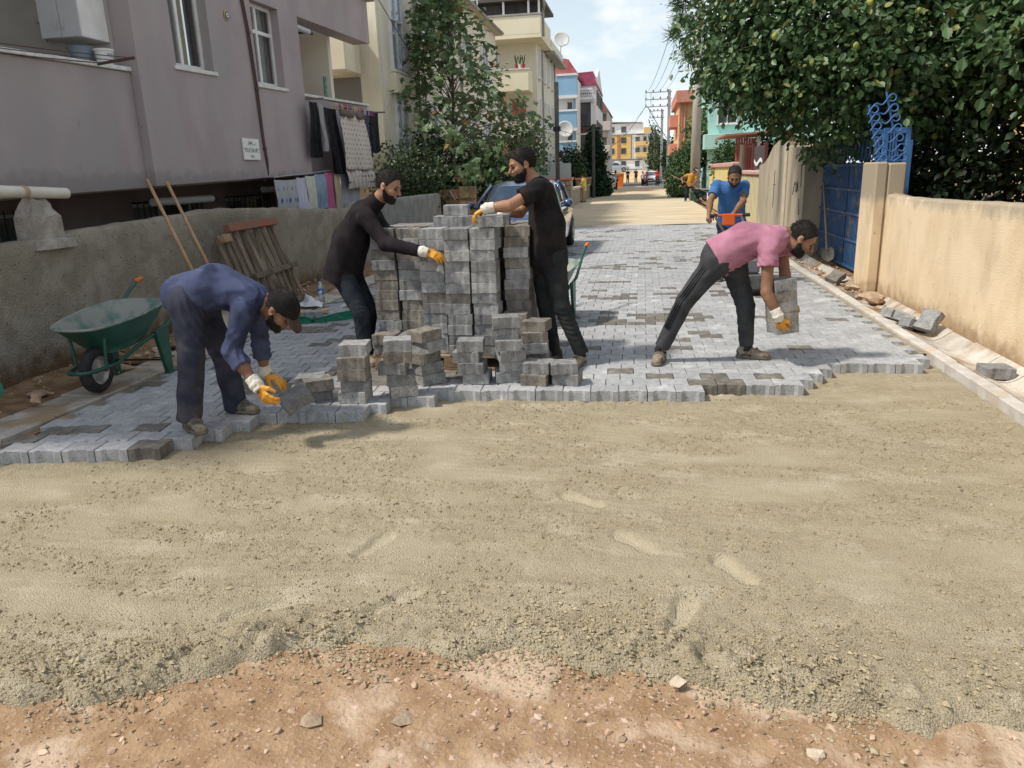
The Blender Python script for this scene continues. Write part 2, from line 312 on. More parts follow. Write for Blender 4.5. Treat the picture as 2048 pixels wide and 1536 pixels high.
rock('round tan stone lying where the loose sand meets the red dirt', .13, 2.24, -.085, .026, m_stone, seed=3)
rock('flat pale stone half sunk in the red dirt, nearest the bottom left', -1.06, 1.93, -.104, .04, m_tilestone, flat=.2, seed=5)
rock('flat greyish stone slab in the red dirt at the bottom middle of the photo', -.76, 1.98, -.104, .042, m_tilestone, flat=.2, seed=8)
rock('small whitish stone in the red dirt on the right', .53, 1.98, -.095, .03, m_stone, flat=.4, seed=11)

# far street
m = M(); m.grid(30, 160, lambda u, v: (-4.22 + 6.7 * u, 23.3 + v * 57, .004 + .02 * math.sin(u * 9 + v * 5) * math.sin(v * 47 + u * 3) + .02 * math.sin(v * 160 + 5 * math.sin(u * 6)) * .5))
struct(m, 'street', m_far, True)
struct(M().bx(-40, 40, 80, 111, -.3, .012), 'crossing_road', m_asph)
struct(M().grid(20, 8, lambda u, v: (-40 + 80 * u, 110.5 + 16 * v, .02 + 1.5 * v * v * (3 - 2 * v) + .15 * math.sin(u * 40) * v)), 'earth_bank', PM('orange_earth', (.50, .33, .17), (.60, .44, .27), .6, .95))
struct(M().grid(12, 12, lambda u, v: (-60 + 120 * u, 126 + 260 * v, 1.52 + .01 * math.sin(u * 30))), 'far_ground', m_far)
# verges
m = M(); m.grid(8, 220, lambda u, v: (-5.45 + 1.20 * u, 2.2 + v * 90, (-.06 + .10 * (1 - u) ** 2) + .03 * math.sin(v * 900 + u * 9) * (1 - u) * u * 2 + .016 * math.sin(v * 2300 + 2 * u)))
struct(m, 'verge_left', m_soil, True)
m = M(); m.grid(10, 260, lambda u, v: (2.84 + 1.0 * u, 2.2 + v * 90, -.03 + .012 * math.sin(v * 2000 + u * 9) + .02 * math.sin(v * 700 + u * 4) * u))
struct(m, 'verge_right', m_soil, True)

# ------------------------------------------------------------------ kerb and gutters
m_gut = PM('gutter_concrete', (.42, .385, .335), (.52, .48, .42), 6, .9, .5, 60, c3=(.34, .25, .165), s3=2.4, r3=(.46, .62), rnd=.12, spots=(34, .66, (.28, .21, .15)))
ker = M().bx(2.47, 2.56, 1.5, 80, -.22, -.03).build('kerb', m_conc); tag(ker, kind='structure')
km = M().bx(-.052, .052, -.247, .247, -.2, 0, ch=.008).mesh('kerb_stone', m_conc)
y = 2.0; k = 0
while y < 24:
    o = link('kerb_stone', km, ker); o.location = (2.512 + random.uniform(-.006, .006), y + .25, random.uniform(-.004, .006)); o.rotation_euler = (random.uniform(-.004, .004), 0, random.uniform(-.008, .008)); y += .5
def gut_stone():
    m = M(); pr = [(0, 0), (.04, -.012), (.10, -.038), (.16, -.042), (.22, -.02), (.285, .028), (.315, .045), (.32, .03), (.32, -.12), (0, -.12)]
    return m.prism(pr, -.245, .245, lambda u, v, h: (u, h, v)).mesh('gutter_stone', m_gut)
gr = M().bx(2.575, 2.86, 1.5, 24, -.25, -.13).build('gutter_right', m_conc); tag(gr, kind='structure'); gm = gut_stone(); y = 2.0
while y < 24:
    if not 9.3 < y + .25 < 10.6:
        o = link('gutter_stone', gm, gr); o.location = (2.568 + random.uniform(0, .008), y + .25, random.uniform(-.006, .006)); o.rotation_euler = (random.uniform(-.006, .006), 0, random.uniform(-.01, .01))
    y += .5
gl = M().bx(-4.72, -4.30, 1.5, 24, -.25, -.09).build('gutter_left', m_conc); tag(gl, kind='structure')
gm2 = M().bx(-.2, .2, -.245, .245, -.1, 0, ch=.012).mesh('gutter_stone', m_gut); y = 2.2
while y < 14:
    o = link('gutter_stone', gm2, gl); o.location = (-4.51, y + .25, -.012 + random.uniform(-.008, .004)); o.rotation_euler = (random.uniform(-.01, .01), random.uniform(-.02, .02), random.uniform(-.02, .02)); y += .5

# ------------------------------------------------------------------ interlocking pavers
PL, PT, PITCH = .210, .087, .170                 # length, thickness, course pitch
def paver_outline(a=.1035, w1=.0925, w2=.0755):
    h = [(-a, -w1), (-a + .040, -w1), (-a + .064, -w2), (a - .064, -w2), (a - .040, -w1), (a, -w1)]
    return h + [(-x, -y) for x, y in h]
def paver_geo(ch=.005, w2=.0755):
    po = paver_outline(w2=w2); n = len(po); V = []
    for (s, z) in ((ch, 0), (0, -ch * .8), (0, -PT)):
        for x, y in po: V.append((x - math.copysign(s, x), y - math.copysign(s, y), z))
    F = [tuple(range(n))] + [(r * n + (k + 1) % n, r * n + k, (r + 1) * n + k, (r + 1) * n + (k + 1) % n) for r in range(2) for k in range(n)] + [tuple(range(2 * n, 3 * n))[::-1]]
    return V, [tuple(f[::1]) for f in F]
PV, PF = paver_geo()
def pmat(name, a, b, c3, isl=.12): return PM(name, a, b, 16, .78, .55, 130, c3=c3, s3=4.5, r3=(.54, .72), island=isl, rnd=isl, spec=.35, spots=(120, .60, tuple(x * .38 for x in a)), bdist=.004)
m_pav = pmat('paver_grey', (.31, .317, .328), (.39, .395, .40), (.50, .50, .50))
m_pavd = pmat('paver_dark', (.125, .115, .10), (.19, .175, .15), (.27, .25, .22))
m_pavs = pmat('paver_stack_grey', (.20, .20, .20), (.30, .30, .295), (.36, .355, .34), .30)
m_pavb = pmat('paver_stack_brown', (.15, .135, .115), (.23, .21, .18), (.33, .30, .26))
SV, SF = paver_geo(.0035, .0835)
def pmesh(m, V=None): x = M(); x.add(V or PV, PF); return x.mesh('paver', m, recalc=True)
PM_G, PM_D, PM_S, PM_B = pmesh(m_pav), pmesh(m_pavd), pmesh(m_pavs, SV), pmesh(m_pavb, SV)
_xs = np.linspace(-4.6, 2.8, 400); _s = np.interp(_xs, [-4.6, -2.5, -1.0, .6, 1.6, 2.8], [.15, .15, .045, .045, 0, 0]); _cc = np.concatenate([[0], np.cumsum((_s[1:] + _s[:-1]) / 2 * np.diff(_xs))]); _cc -= np.interp(-.3, _xs, _cc)
def course_c(X): return np.interp(X, _xs, _cc), np.interp(X, _xs, _s)
def jmin(X):
    for lim, j in ((-2.97, -7), (-2.87, -6), (-2.78, -5), (-2.66, -4), (-1.93, -3), (-1.78, -2), (-1.58, -1), (.42, 0), (1.16, 1), (1.29, 2), (1.43, 3), (1.60, 4)):
        if X < lim: return j
    return 5
pav = M(); pav.add([(-4.27, 4.6, -.028), (-2.9, 4.9, -.028), (-1.5, 5.9, -.028), (1.3, 6.2, -.028), (1.7, 6.85, -.028), (2.46, 6.9, -.028), (2.46, 24.2, -.028), (-4.27, 24.2, -.028)], [tuple(range(8))])
pav = pav.build('paving', m_joint); tag(pav, kind='structure')
lay = []
for j in range(-7, 118):
    for i in range(-26, 26):
        x = i * .212 + (j % 2) * .106 - .06
        if not -4.27 + .09 < x < 2.46 - .095: continue
        if j < jmin(x): continue
        fade = max(0, 1 - max(0, j) / 30.0); cv, sv = course_c(x); y = 5.5 + .085 + j * PITCH + cv * (.35 + .65 * fade)
        if y > 23.9: continue
        lay.append((y + abs(x) * .15, x, y, math.atan(sv * (.35 + .65 * fade)), j))
lay.sort(); rest_v, rest_f, rest_m = [], [], []
rgp = np.random.default_rng(3)
for n, (_, x, y, a, j) in enumerate(lay):
    q = cellnoise(np.array([[x * .5 + 3, y * 1.4]]), .55, 61)[0]; dark = rgp.random() < (.035 if q < .64 else .42)
    if y > 11 and q < .7: dark = dark and rgp.random() < .5
    a += rgp.normal() * .006; z = rgp.normal() * .0018; tx, ty = rgp.normal(size=2) * .006
    if n < 300:
        o = link('paver', PM_D if dark else PM_G, pav); o.location = (x, y, z); o.rotation_euler = (tx, ty, a)
    else:
        c, s = math.cos(a), math.sin(a); k = len(rest_v); rest_v += [(x + c * vx - s * vy, y + s * vx + c * vy, z + vz + ty * vx * -1 + tx * vy) for vx, vy, vz in PV]; rest_f += [tuple(t + k for t in f) for f in PF]; rest_m += [int(dark)] * len(PF)
mm = M(); mm.v, mm.f, mm.m = rest_v, rest_f, rest_m
tag(mm.build('paver', [m_pav, m_pavd], pav, recalc=True), kind='stuff')
# ================================================================== BUILDINGS
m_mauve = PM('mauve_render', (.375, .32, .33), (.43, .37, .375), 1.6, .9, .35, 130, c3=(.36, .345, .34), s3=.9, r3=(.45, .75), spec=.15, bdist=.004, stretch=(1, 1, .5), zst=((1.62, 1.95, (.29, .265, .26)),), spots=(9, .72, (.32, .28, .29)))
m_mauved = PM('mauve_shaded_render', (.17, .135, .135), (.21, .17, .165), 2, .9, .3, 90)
m_soff = PM('soffit_grey', (.30, .28, .27), (.36, .34, .32), 2, .9, .2, 60)
m_white = PM('white_paint', (.78, .78, .77), (.70, .70, .69), 5, .5, .05, 60)
m_marble = PM('white_marble', (.74, .73, .70), (.60, .58, .55), 9, .4, .05, 60)
m_glass = PM('window_glass', (.055, .065, .075), (.09, .10, .11), 1.5, .06, 0, spec=.8)
m_glassb = PM('pale_window_glass', (.30, .35, .42), (.38, .43, .5), 1.2, .08, 0, spec=.7)
m_dark = PM('dark_opening', (.018, .018, .02), None, rough=.9)
m_cream = PM('cream_render', (.74, .68, .50), (.79, .735, .57), 1.1, .9, .25, 110, c3=(.56, .51, .40), s3=.8, r3=(.55, .8), stretch=(1, 1, .4), bdist=.004)
m_cream2 = PM('pale_cream_render', (.68, .645, .53), (.74, .70, .59), 1.1, .9, .2, 90, stretch=(1, 1, .4))
m_blk = PM('black_metal', (.02, .02, .022), None, rough=.45, spec=.4)
m_steel = PM('galvanised_steel', (.40, .41, .42), (.48, .49, .50), 6, .45, 0, metal=.6)
m_rail = PM('grey_rail', (.50, .51, .53), None, rough=.4)
m_red = PM('red_roof', (.36, .09, .10), (.44, .13, .13), 3, .7, .3, 30)
m_brown = PM('brown_cable', (.10, .055, .05), None, rough=.6)

def wallX(m, X, th, y0, y1, z0, z1, op, mi=0, sgn=-1):
    """wall in a plane X=const facing +X (sgn -1) or -X (sgn 1), with real openings (ya,yb,za,zb)"""
    ys = sorted({y0, y1, *[o[0] for o in op], *[o[1] for o in op]}); zs = sorted({z0, z1, *[o[2] for o in op], *[o[3] for o in op]}); XB = X + sgn * th
    for a, b in zip(ys[:-1], ys[1:]):
        for c, d in zip(zs[:-1], zs[1:]):
            if any(o[0] <= a and b <= o[1] and o[2] <= c and d <= o[3] for o in op): continue
            for xx in (X, XB): m.add([(xx, a, c), (xx, b, c), (xx, b, d), (xx, a, d)], [(0, 1, 2, 3)], mi)
    for ya, yb, za, zb in op + [(y0, y1, z0, z1)]:
        for p, q in (((ya, za), (yb, za)), ((yb, za), (yb, zb)), ((yb, zb), (ya, zb)), ((ya, zb), (ya, za))):
            m.add([(X, *p), (X, *q), (XB, *q), (XB, *p)], [(0, 1, 2, 3)], mi)
    return m
def window(parent, c, w, h, face, mats=None, bars=1, transom=None, name='window', fr=.06, dep=.08, sill=True, glass=None, lab=None):
    """framed window standing proud of a wall; c = centre on the wall face, face '+x','-x','-y'"""
    ax = {'+x': (Vector((0, 1, 0)), Vector((1, 0, 0))), '-x': (Vector((0, 1, 0)), Vector((-1, 0, 0))), '-y': (Vector((1, 0, 0)), Vector((0, -1, 0)))}[face]
    u, nrm = ax; c = Vector(c); R = Matrix((u, Vector((0, 0, 1)), nrm)).transposed(); m = M()
    def piece(cu, cz, su, sz, d0=-.02, d1=dep): m.cb(c + u * cu + Vector((0, 0, cz)) + nrm * ((d0 + d1) / 2), (su, sz, d1 - d0), R, .006)
    piece(-w / 2 + fr / 2, 0, fr, h); piece(w / 2 - fr / 2, 0, fr, h); piece(0, h / 2 - fr / 2, w - 2 * fr, fr); piece(0, -h / 2 + fr / 2, w - 2 * fr, fr)
    for k in range(bars): piece(-w / 2 + w * (k + 1) / (bars + 1), 0, fr * .8, h - 2 * fr, -.02, dep * .8)
    if transom is not None: piece(0, transom, w - 2 * fr, fr * .8, -.02, dep * .8)
    o = m.build(name, mats or m_white, parent)
    g = M(); g.cb(c + nrm * .012, (w - fr, h - fr, .01), R, .001); g.build('pane', glass or m_glass, o)
    if sill:
        s = M(); s.cb(c - Vector((0, 0, h / 2 + .03)) + nrm * .06, (w + .16, .05, .2), R, .006); s.build('sill', m_marble, o)
    return o

# ---- mauve apartment block on the left
pb = thing('apartment_building', 'mauve rendered apartment block overhanging its ground floor, nearest on the left', 'building', (-7.5, 10, 0))
def shz(m):
    m.v = [(x, y, z + .026 * (y - 9.3)) for x, y, z in m.v]; return m
W1, W2 = (10.12, 11.08, 3.18, 4.62), (12.43, 13.42, 3.12, 4.40)
w = wallX(M(), -6.3, .28, 9.27, 14.2, 1.62, 5.35, [W1, W2]); shz(w).build('wall', m_mauve, pb)
shz(M().bx(-6.60, -6.42, 2.6, 9.268, 1.60, 3.02, ch=.01)).build('balcony_parapet', m_mauve, pb)
shz(M().bx(-6.63, -6.385, 2.6, 9.266, 3.022, 3.075, ch=.008)).build('parapet_cap', m_marble, pb)
shz(M().bx(-8.3, -6.585, 9.20, 9.40, 1.75, 5.35)).build('balcony_end_wall', PM('balcony_grey', (.42, .41, .39), (.48, .47, .45), 2, .9, .2, 60), pb)
shz(M().bx(-8.5, -8.3, 2.6, 9.6, 1.75, 5.35)).build('balcony_back_wall', PM('balcony_beige', (.47, .44, .37), (.54, .51, .44), 1.5, .9, .2, 60), pb)
shz(M().bx(-9.5, -6.62, 2.6, 18.2, 1.58, 1.74)).build('floor_slab', m_soff, pb)
shz(M().bx(-9.5, -6.2, 2.6, 18.4, 5.352, 5.6)).build('roof_slab', m_mauve, pb)  # unseen roof, set low so the block's shadow stays short
shz(M().bx(-6.72, -6.50, 14.202, 18.15, 1.60, 3.06, ch=.01)).build('balcony_parapet', m_mauve, pb)
shz(M().bx(-6.76, -6.46, 14.202, 18.2, 3.062, 3.115, ch=.008)).build('parapet_cap', m_marble, pb)
shz(M().bx(-6.72, -6.32, 14.202, 18.15, 4.42, 5.35)).build('upper_parapet', m_mauve, pb)
shz(M().bx(-8.0, -7.9, 14.3, 16.6, 1.75, 4.6)).build('balcony_back_wall', m_white, pb)
shz(M().bx(-9.4, -6.75, 16.65, 16.8, 1.75, 5.3)).build('balcony_side_wall', m_cream2, pb)
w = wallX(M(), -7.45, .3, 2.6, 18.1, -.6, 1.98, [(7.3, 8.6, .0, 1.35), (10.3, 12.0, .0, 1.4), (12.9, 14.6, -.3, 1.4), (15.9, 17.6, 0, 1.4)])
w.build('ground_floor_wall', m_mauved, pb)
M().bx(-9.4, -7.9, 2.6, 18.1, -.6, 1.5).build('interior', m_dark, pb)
for a, b, z0 in ((7.3, 8.6, 0), (10.3, 12.0, 0), (12.9, 14.6, -.3), (15.9, 17.6, 0)):
    o = window(pb, (-7.62, (a + b) / 2, (z0 + 1.37) / 2), b - a, 1.37 - z0, '+x', PM('grey_frame', (.42, .42, .42), None, rough=.6), 1, .25, sill=False, dep=.05, glass=PM('dim_glass', (.05, .06, .06), (.16, .17, .16), 2.2, .15))
    gm_ = M(); yy = a
    while yy <= b: gm_.tube([(-7.36, yy, z0), (-7.36, yy, 1.4)], .009, 5); yy += .14
    for zz in (z0 + .25, z0 + .95): gm_.tube([(-7.352, a, zz), (-7.352, b, zz)], .010, 5)
    for k in range(int((b - a) / .56)): gm_.tube([(-7.345, a + .1 + .56 * k, z0 + .3), (-7.345, a + .38 + .56 * k, z0 + .85), (-7.345, a + .62 + .56 * k, z0 + .3)], .008, 5)
    gm_.build('window_grille', m_blk, o)
# upper windows
def sash(W, split, tr, cur):
    ya, yb, za, zb = W; m = M(); X0, X1 = -6.50, -6.44
    for b in ((ya, ya + .06, za, zb), (yb - .06, yb, za, zb), (ya + .06, yb - .06, za, za + .06), (ya + .06, yb - .06, zb - .06, zb), (ya + split - .035, ya + split + .035, za + .06, zb - .06)): m.bx(X0, X1, *b, ch=.006)
    if tr: m.bx(X0, X1 - .005, ya + .06, yb - .06, za + tr - .03, za + tr + .03, ch=.006)
    o = shz(m).build('window', m_white, pb); shz(M().bx(-6.48, -6.465, ya + .03, yb - .03, za + .03, zb - .03)).build('pane', PM('clear_glass', (.03, .035, .04), None, rough=.03, alpha=.30, spec=.8), o)
    shz(M().bx(-6.62, -6.27, ya - .06, yb + .06, za - .06, za - .004, ch=.006)).build('sill', m_marble, o)
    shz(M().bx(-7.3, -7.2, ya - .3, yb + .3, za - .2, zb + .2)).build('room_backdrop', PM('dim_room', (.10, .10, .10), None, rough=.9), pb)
    for (c0, c1, mat) in cur:
        g = M(); g.grid(18, 2, lambda u, v: (-6.56 + .03 * math.sin(u * 22), c0 + (c1 - c0) * u, za + .02 + (zb - za - .05) * v)); shz(g).build('curtain', mat, pb, True)
m_yel = PM('yellow_curtain', (.66, .58, .26), (.72, .64, .34), 4, .9); m_redc = PM('red_curtain', (.40, .07, .05), (.50, .14, .08), 3, .9); m_bei = PM('beige_blind', (.42, .39, .33), (.48, .45, .39), 3, .9)
sash(W1, .40, 0, [(10.14, 10.55, m_bei), (10.56, 10.82, m_yel)]); sash(W2, .42, .85, [(12.45, 12.8, m_redc), (12.9, 13.4, m_bei)])
# cables, ornament, name plate, awnings
m = M()
for k in (0, .06): m.tube([(-6.28, 12.08 + k, 5.3), (-6.28, 12.12 + k, 4.42), (-6.28, 12.2 + k, 4.0), (-6.28, 12.27 + k, 3.1), (-6.28, 12.31 + k * .6, 2.3), (-6.28, 12.36 + k * .5, 1.95), (-6.3, 12.40, 1.75), (-6.36, 12.34, 1.64)], .014, 6)
for z, y in ((3.95, 12.24), (3.1, 12.30), (2.17, 12.34)): m.bx(-6.31, -6.255, y - .035, y + .035, z - .015, z + .015)
m.build('cable', m_brown, pb)
o = thing('wall_ornament', 'round blue and white eye bead ornament on the mauve wall between the windows', 'ornament', (-6.29, 11.63, 4.09)); Rx = Matrix.Rotation(rad(90), 3, 'Y')
M().lathe([(.075, 0), (.075, .015), (.06, .02)], 20, (-6.3, 11.63, 4.09), Rx).build('gold_rim', PM('gold', (.45, .33, .12), None, rough=.4, metal=.6), o)
M().lathe([(.06, .018), (.058, .024)], 20, (-6.3, 11.63, 4.09), Rx).build('blue_ring', PM('deep_blue', (.02, .05, .16), None, rough=.2), o)
M().lathe([(.034, .022), (.032, .03)], 16, (-6.3, 11.63, 4.09), Rx).build('white_ring', m_white, o); M().lathe([(.014, .028), (.013, .034)], 12, (-6.3, 11.63, 4.09), Rx).build('pupil', m_blk, o)
o = thing('name_plate', 'white marble building name plate with black lettering on the mauve wall', 'sign', (-6.29, 11.9, 2.1))
P0 = (-6.28, 11.87, 2.145)
M().cb(P0, (.03, .52, .33), None, .004).build('plate', PM('plate_marble', (.80, .80, .78), (.74, .74, .72), 12, .3), o)
m_ink = PM('black_lettering', (.02, .02, .022), None, rough=.6)
def TM(y, z): return Matrix(((0, 0, 1, -6.2645), (1, 0, 0, y), (0, 1, 0, z), (0, 0, 0, 1)))
text_mesh("'POLATLAR APT.'", .098, m_ink, 'lettering', o, TM(P0[1], 2.095), .66); text_mesh('NO:1', .062, m_ink, 'lettering', o, TM(P0[1], 2.015), .9)
m = M(); zz = 2.235
for pts in ([(-.12, -.02), (-.09, .0), (-.10, .035), (-.08, -.02), (-.055, -.01), (-.06, .03)], [(-.05, -.015), (-.03, .03), (-.025, -.02), (-.005, .0), (.0, .04)], [(.0, -.01), (.02, .015), (.03, -.015), (.06, -.02), (.09, -.015), (.125, -.01), (.135, .012)], [(.05, .03), (.055, .036)], [(-.03, -.035), (-.02, -.04)]):
    m.tube([(-6.2645, P0[1] + a, zz + b) for a, b in pts], .004, 5)
m.build('script_line', m_ink, o)
def roll(lbl, y0, y1, X, z, r=.055):
    t = thing('awning_roll', lbl, 'awning', (X, (y0 + y1) / 2, z)); M().tube([(X, y0, z), (X, y1, z)], r, 14).build('roll', PM('awning_grey', (.52, .55, .58), None, rough=.6), t)
    M().tube([(X, y1, z), (X, y1 + .06, z), (X, y1 + .12, z - .005), (X, y1 + .16, z - .01)], [r * .95, r * .9, r * .6, r * .55], 12).build('end_bracket', m_blk, t); M().bx(X - .5, X - .04, y1 + .01, y1 + .05, z - .02, z + .02).build('arm', m_blk, t)
roll('rolled pale awning under the overhang behind the two shovel handles', 10.0, 11.55, -6.9, 1.40); roll('rolled pale awning under the overhang beside the lower washing', 13.3, 15.4, -6.9, 1.50)
roll('rolled awning under the slab of the upper balcony, its black end poking out', 14.25, 14.95, -6.42, 4.40, .05)
# wall cabinet, bucket, basin, dried string, clothes line on the left balcony
cb = thing('wall_cabinet', 'white two door kitchen cabinet hung on the left balcony wall', 'cabinet', (-6.95, 8.9, 3.3))
M().bx(-7.12, -6.58, 8.72, 9.19, 3.36, 4.3, ch=.006).build('carcass', m_white, cb)
for a, b in ((-7.12, -6.852), (-6.848, -6.58)):
    M().bx(a + .003, b - .003, 8.698, 8.718, 3.362, 4.298, ch=.004).build('door', PM('shaded_cabinet_door', (.52, .55, .58), None, rough=.35), cb)  # blue-grey door colour paints the shading on the white cabinet's front
for x in (-6.89, -6.80): M().tube([(x, 8.70, 3.44), (x + .006, 8.67, 3.47), (x + .006, 8.67, 3.53), (x, 8.70, 3.56)], .007, 6).build('handle', m_rail, cb)
t = thing('bucket', 'white plastic paint bucket on the left balcony parapet', 'bucket', (-6.5, 8.93, 3.075)); z0 = 3.066
M().lathe([(.085, 0), (.105, .15), (.115, .152), (.115, .175), (.1, .178)], 20, (-6.5, 8.93, z0)).build('tub', m_white, t, auto=40); M().grid(6, 3, lambda u, v: (-6.5 + .103 * math.cos(-.6 + u * .9), 8.93 + .103 * math.sin(-.6 + u * .9), z0 + .08 + .045 * v)).build('label_print', PM('print_blue', (.10, .12, .22), (.75, .75, .75), 60, .5), t)
tag(M().lathe([(.10, 0), (.15, .20), (.16, .21), (.14, .2)], 20, (-6.78, 8.9, 3.07)).build('basin', PM('blue_grey_plastic', (.26, .33, .39), None, rough=.4), auto=40), 'blue grey plastic basin behind the white bucket on the balcony', 'basin')
rg = np.random.default_rng(8); m = M()
for k in range(26): m.add([tuple(v * .035 + np.array([-7.35 + rg.normal() * .03, 9.1, 3.9 - k * .018]) + rg.normal(size=3) * .012) for v in ICO_V], [tuple(f) for f in ICO_F])
m.tube([(-7.35, 9.1, 3.9), (-7.36, 9.12, 4.15)], .005, 5); tag(m.build('onion_braid', PM('onion_skin', (.38, .2, .1), (.2, .11, .06), 20, .8)), 'brown string of dried onions hanging on the left balcony wall', 'onions')
t = thing('clothes_line', 'empty clothes line with a cross bar fixed to the left balcony parapet', 'clothes line', (-6.3, 8.6, 3.05))
M().beam((-6.5, 8.62, 3.02), (-5.95, 8.72, 3.09), .035, .03).build('cross_bar', m_brown, t)
for x, dz in ((-6.38, .0), (-6.2, .02), (-6.02, .04)): M().tube(sag((x, 8.66, 3.05 + dz), (x, 2.8, 2.95), .09, 16), .005, 4).build('wire', m_brown, t)

# ---- washing
def cloth(name, lbl, mat, y0, y1, z0, z1, X=-6.12, amp=.035, fr=3, seed=0, taper=0, hem=0, top=.012, skew=0, grp=None, cat='laundry'):
    rg = np.random.default_rng(seed); ph = rg.uniform(0, 6, 4); m = M()
    def fn(u, v, o):
        w = 1 - taper * v; yy = y0 + (y1 - y0) * (.5 + (u - .5) * w) + skew * v; a = amp * (.25 + v)
        x = X + a * math.sin(u * fr * 6.28 + ph[0] + v * 1.3) + a * .5 * math.sin(u * fr * 14 + ph[1]) + .03 * v * math.sin(v * 4 + ph[2]) + o
        return (x, yy + .012 * math.sin(v * 9 + ph[3]), z1 - (z1 - z0) * v - hem * abs(math.sin(u * fr * 8 + ph[1])) * (v > .97) - top * math.sin(u * math.pi))
    n = 26; m.grid(n, 26, lambda u, v: fn(u, v, 0)); m.grid(n, 26, lambda u, v: fn(u, v, .006))
    o = m.build(name, mat, None, True); return tag(o, lbl, cat, grp)
def pattern_mat(name, base, mark, sy, sz, hemcol=None):
    m = bpy.data.materials.new(name); m.use_nodes = True; n = m.node_tree.nodes; L = m.node_tree.links; b = n['Principled BSDF']; b.inputs['Roughness'].default_value = .9
    tcn = n.new('ShaderNodeTexCoord'); sp = n.new('ShaderNodeSeparateXYZ'); L.new(tcn.outputs['Object'], sp.inputs[0])
    def math_(op, a, b=None):
        x = n.new('ShaderNodeMath'); x.operation = op
        for i, v in enumerate((a, b)):
            if v is None: continue
            if hasattr(v, 'is_linked'): L.new(v, x.inputs[i])
            else: x.inputs[i].default_value = v
        return x.outputs[0]
    zz = math_('MULTIPLY', sp.outputs[2], sz); row = math_('FLOOR', zz); yy = math_('ADD', math_('MULTIPLY', sp.outputs[1], sy), math_('MULTIPLY', row, .5))
    fy = math_('ABSOLUTE', math_('SUBTRACT', math_('FRACT', yy), .5)); fz = math_('ABSOLUTE', math_('SUBTRACT', math_('FRACT', zz), .5))
    d = math_('ADD', math_('MULTIPLY', fy, 4.2), math_('MULTIPLY', fz, 2.6)); k = math_('LESS_THAN', d, .72)
    x = n.new('ShaderNodeMixRGB'); L.new(k, x.inputs[0]); x.inputs[1].default_value = (*base, 1); x.inputs[2].default_value = (*mark, 1); L.new(x.outputs[0], b.inputs['Base Color']); return m
m_navy = PM('navy_cloth', (.012, .014, .028), (.02, .022, .04), 12, .95, .5, 40); m_blackc = PM('black_cloth', (.010, .010, .013), (.02, .02, .024), 9, .95, .5, 40)
m_dress = pattern_mat('dress_print', (.62, .56, .50), (.20, .17, .16), 7.2, 10.5)
cloth('trousers', 'black trousers at the left end of the upper washing line', m_blackc, 13.95, 14.28, 2.05, 3.05, fr=1.5, seed=1, cat='trousers')
cloth('grey_top', 'grey long sleeved top between the black garments on the upper washing line', PM('grey_cloth', (.33, .32, .33), (.40, .39, .40), 9, .9), 14.30, 14.62, 2.18, 3.04, fr=1.5, seed=2, taper=.3, cat='shirt')
cloth('black_dress', 'long black garment hanging just left of the patterned dress', m_blackc, 14.62, 15.25, 1.75, 3.0, fr=2, seed=3, skew=.2, X=-6.14, cat='dress')
dr = thing('patterned_dress', 'cream patterned dress with a frilled hem on the upper washing line', 'dress', (-6.05, 15.8, 1.6))
def dress_g(z0, z1, amp, fr, o=0.0, wd0=.86, wd1=1.0):
    m = M()
    for oo in (o, o + .006):
        m.grid(40, 20, lambda u, v: (-6.03 + amp * math.sin(u * fr * 6.28) * (.4 + v) + oo + .04 * math.sin(v * 3), 15.78 + .23 * (3.0 - (z1 - (z1 - z0) * v)) + (u - .5) * 1.62 * (wd0 + (wd1 - wd0) * v), z1 - (z1 - z0) * v - .02 * math.sin(u * math.pi * 2) ** 2 * (z1 > 2.9)))
    return m
dress_g(1.80, 2.98, .03, 2).build('bodice', m_dress, dr, True); dress_g(2.86, 3.02, .05, 3, .02, .86, .87).build('gathered_neck', PM('dress_dark_trim', (.12, .10, .09), (.2, .17, .15), 20, .9), dr, True)
dress_g(1.80, 1.845, .035, 2, .01, 1, 1).build('trim_band', PM('trim_grey', (.22, .19, .18), None), dr, True); dress_g(1.44, 1.82, .06, 7, .0, 1.0, 1.06).build('frill', pattern_mat('frill_print', (.56, .51, .46), (.16, .14, .14), 9, 8), dr, True)
cloth('navy_skirt', 'navy skirt with small white dots right of the patterned dress', pattern_mat('dots', (.02, .024, .05), (.30, .30, .36), 16, 20), 16.55, 17.15, 2.1, 3.0, fr=2, seed=5, cat='skirt')
cloth('black_shorts', 'black shorts at the right end of the upper washing line', m_blackc, 17.05, 17.75, 2.25, 3.1, fr=1.5, seed=6, hem=.05, cat='shorts')
t = thing('washing_line', 'upper washing line on rods below the far balcony parapet', 'clothes line', (-6.3, 16, 3.1))
for y in (14.25, 17.8): M().beam((-6.5, y, 3.11), (-5.95, y, 3.11), .03, .03).build('rod', PM('rod_grey', (.2, .18, .17), None), t)
for x in (-6.13, -6.05): M().tube(sag((x, 14.25, 3.11), (x, 17.8, 3.13), .05), .005, 4).build('wire', m_rail, t)
rg = np.random.default_rng(4); pegm = [PM('peg_blue', (.03, .10, .45), None), PM('peg_red', (.5, .1, .08), None), PM('peg_cream', (.6, .5, .35), None)]
for k in range(26): y = 15.2 + k * .09 + rg.normal() * .02; M().bx(-6.15, -6.10, y, y + .03, 3.0, 3.10 + rg.random() * .03).build('peg', pegm[int(rg.integers(0, 3))], t)
def plaid(): return pattern_mat('plaid', (.40, .42, .44), (.06, .12, .34), 6, 5)
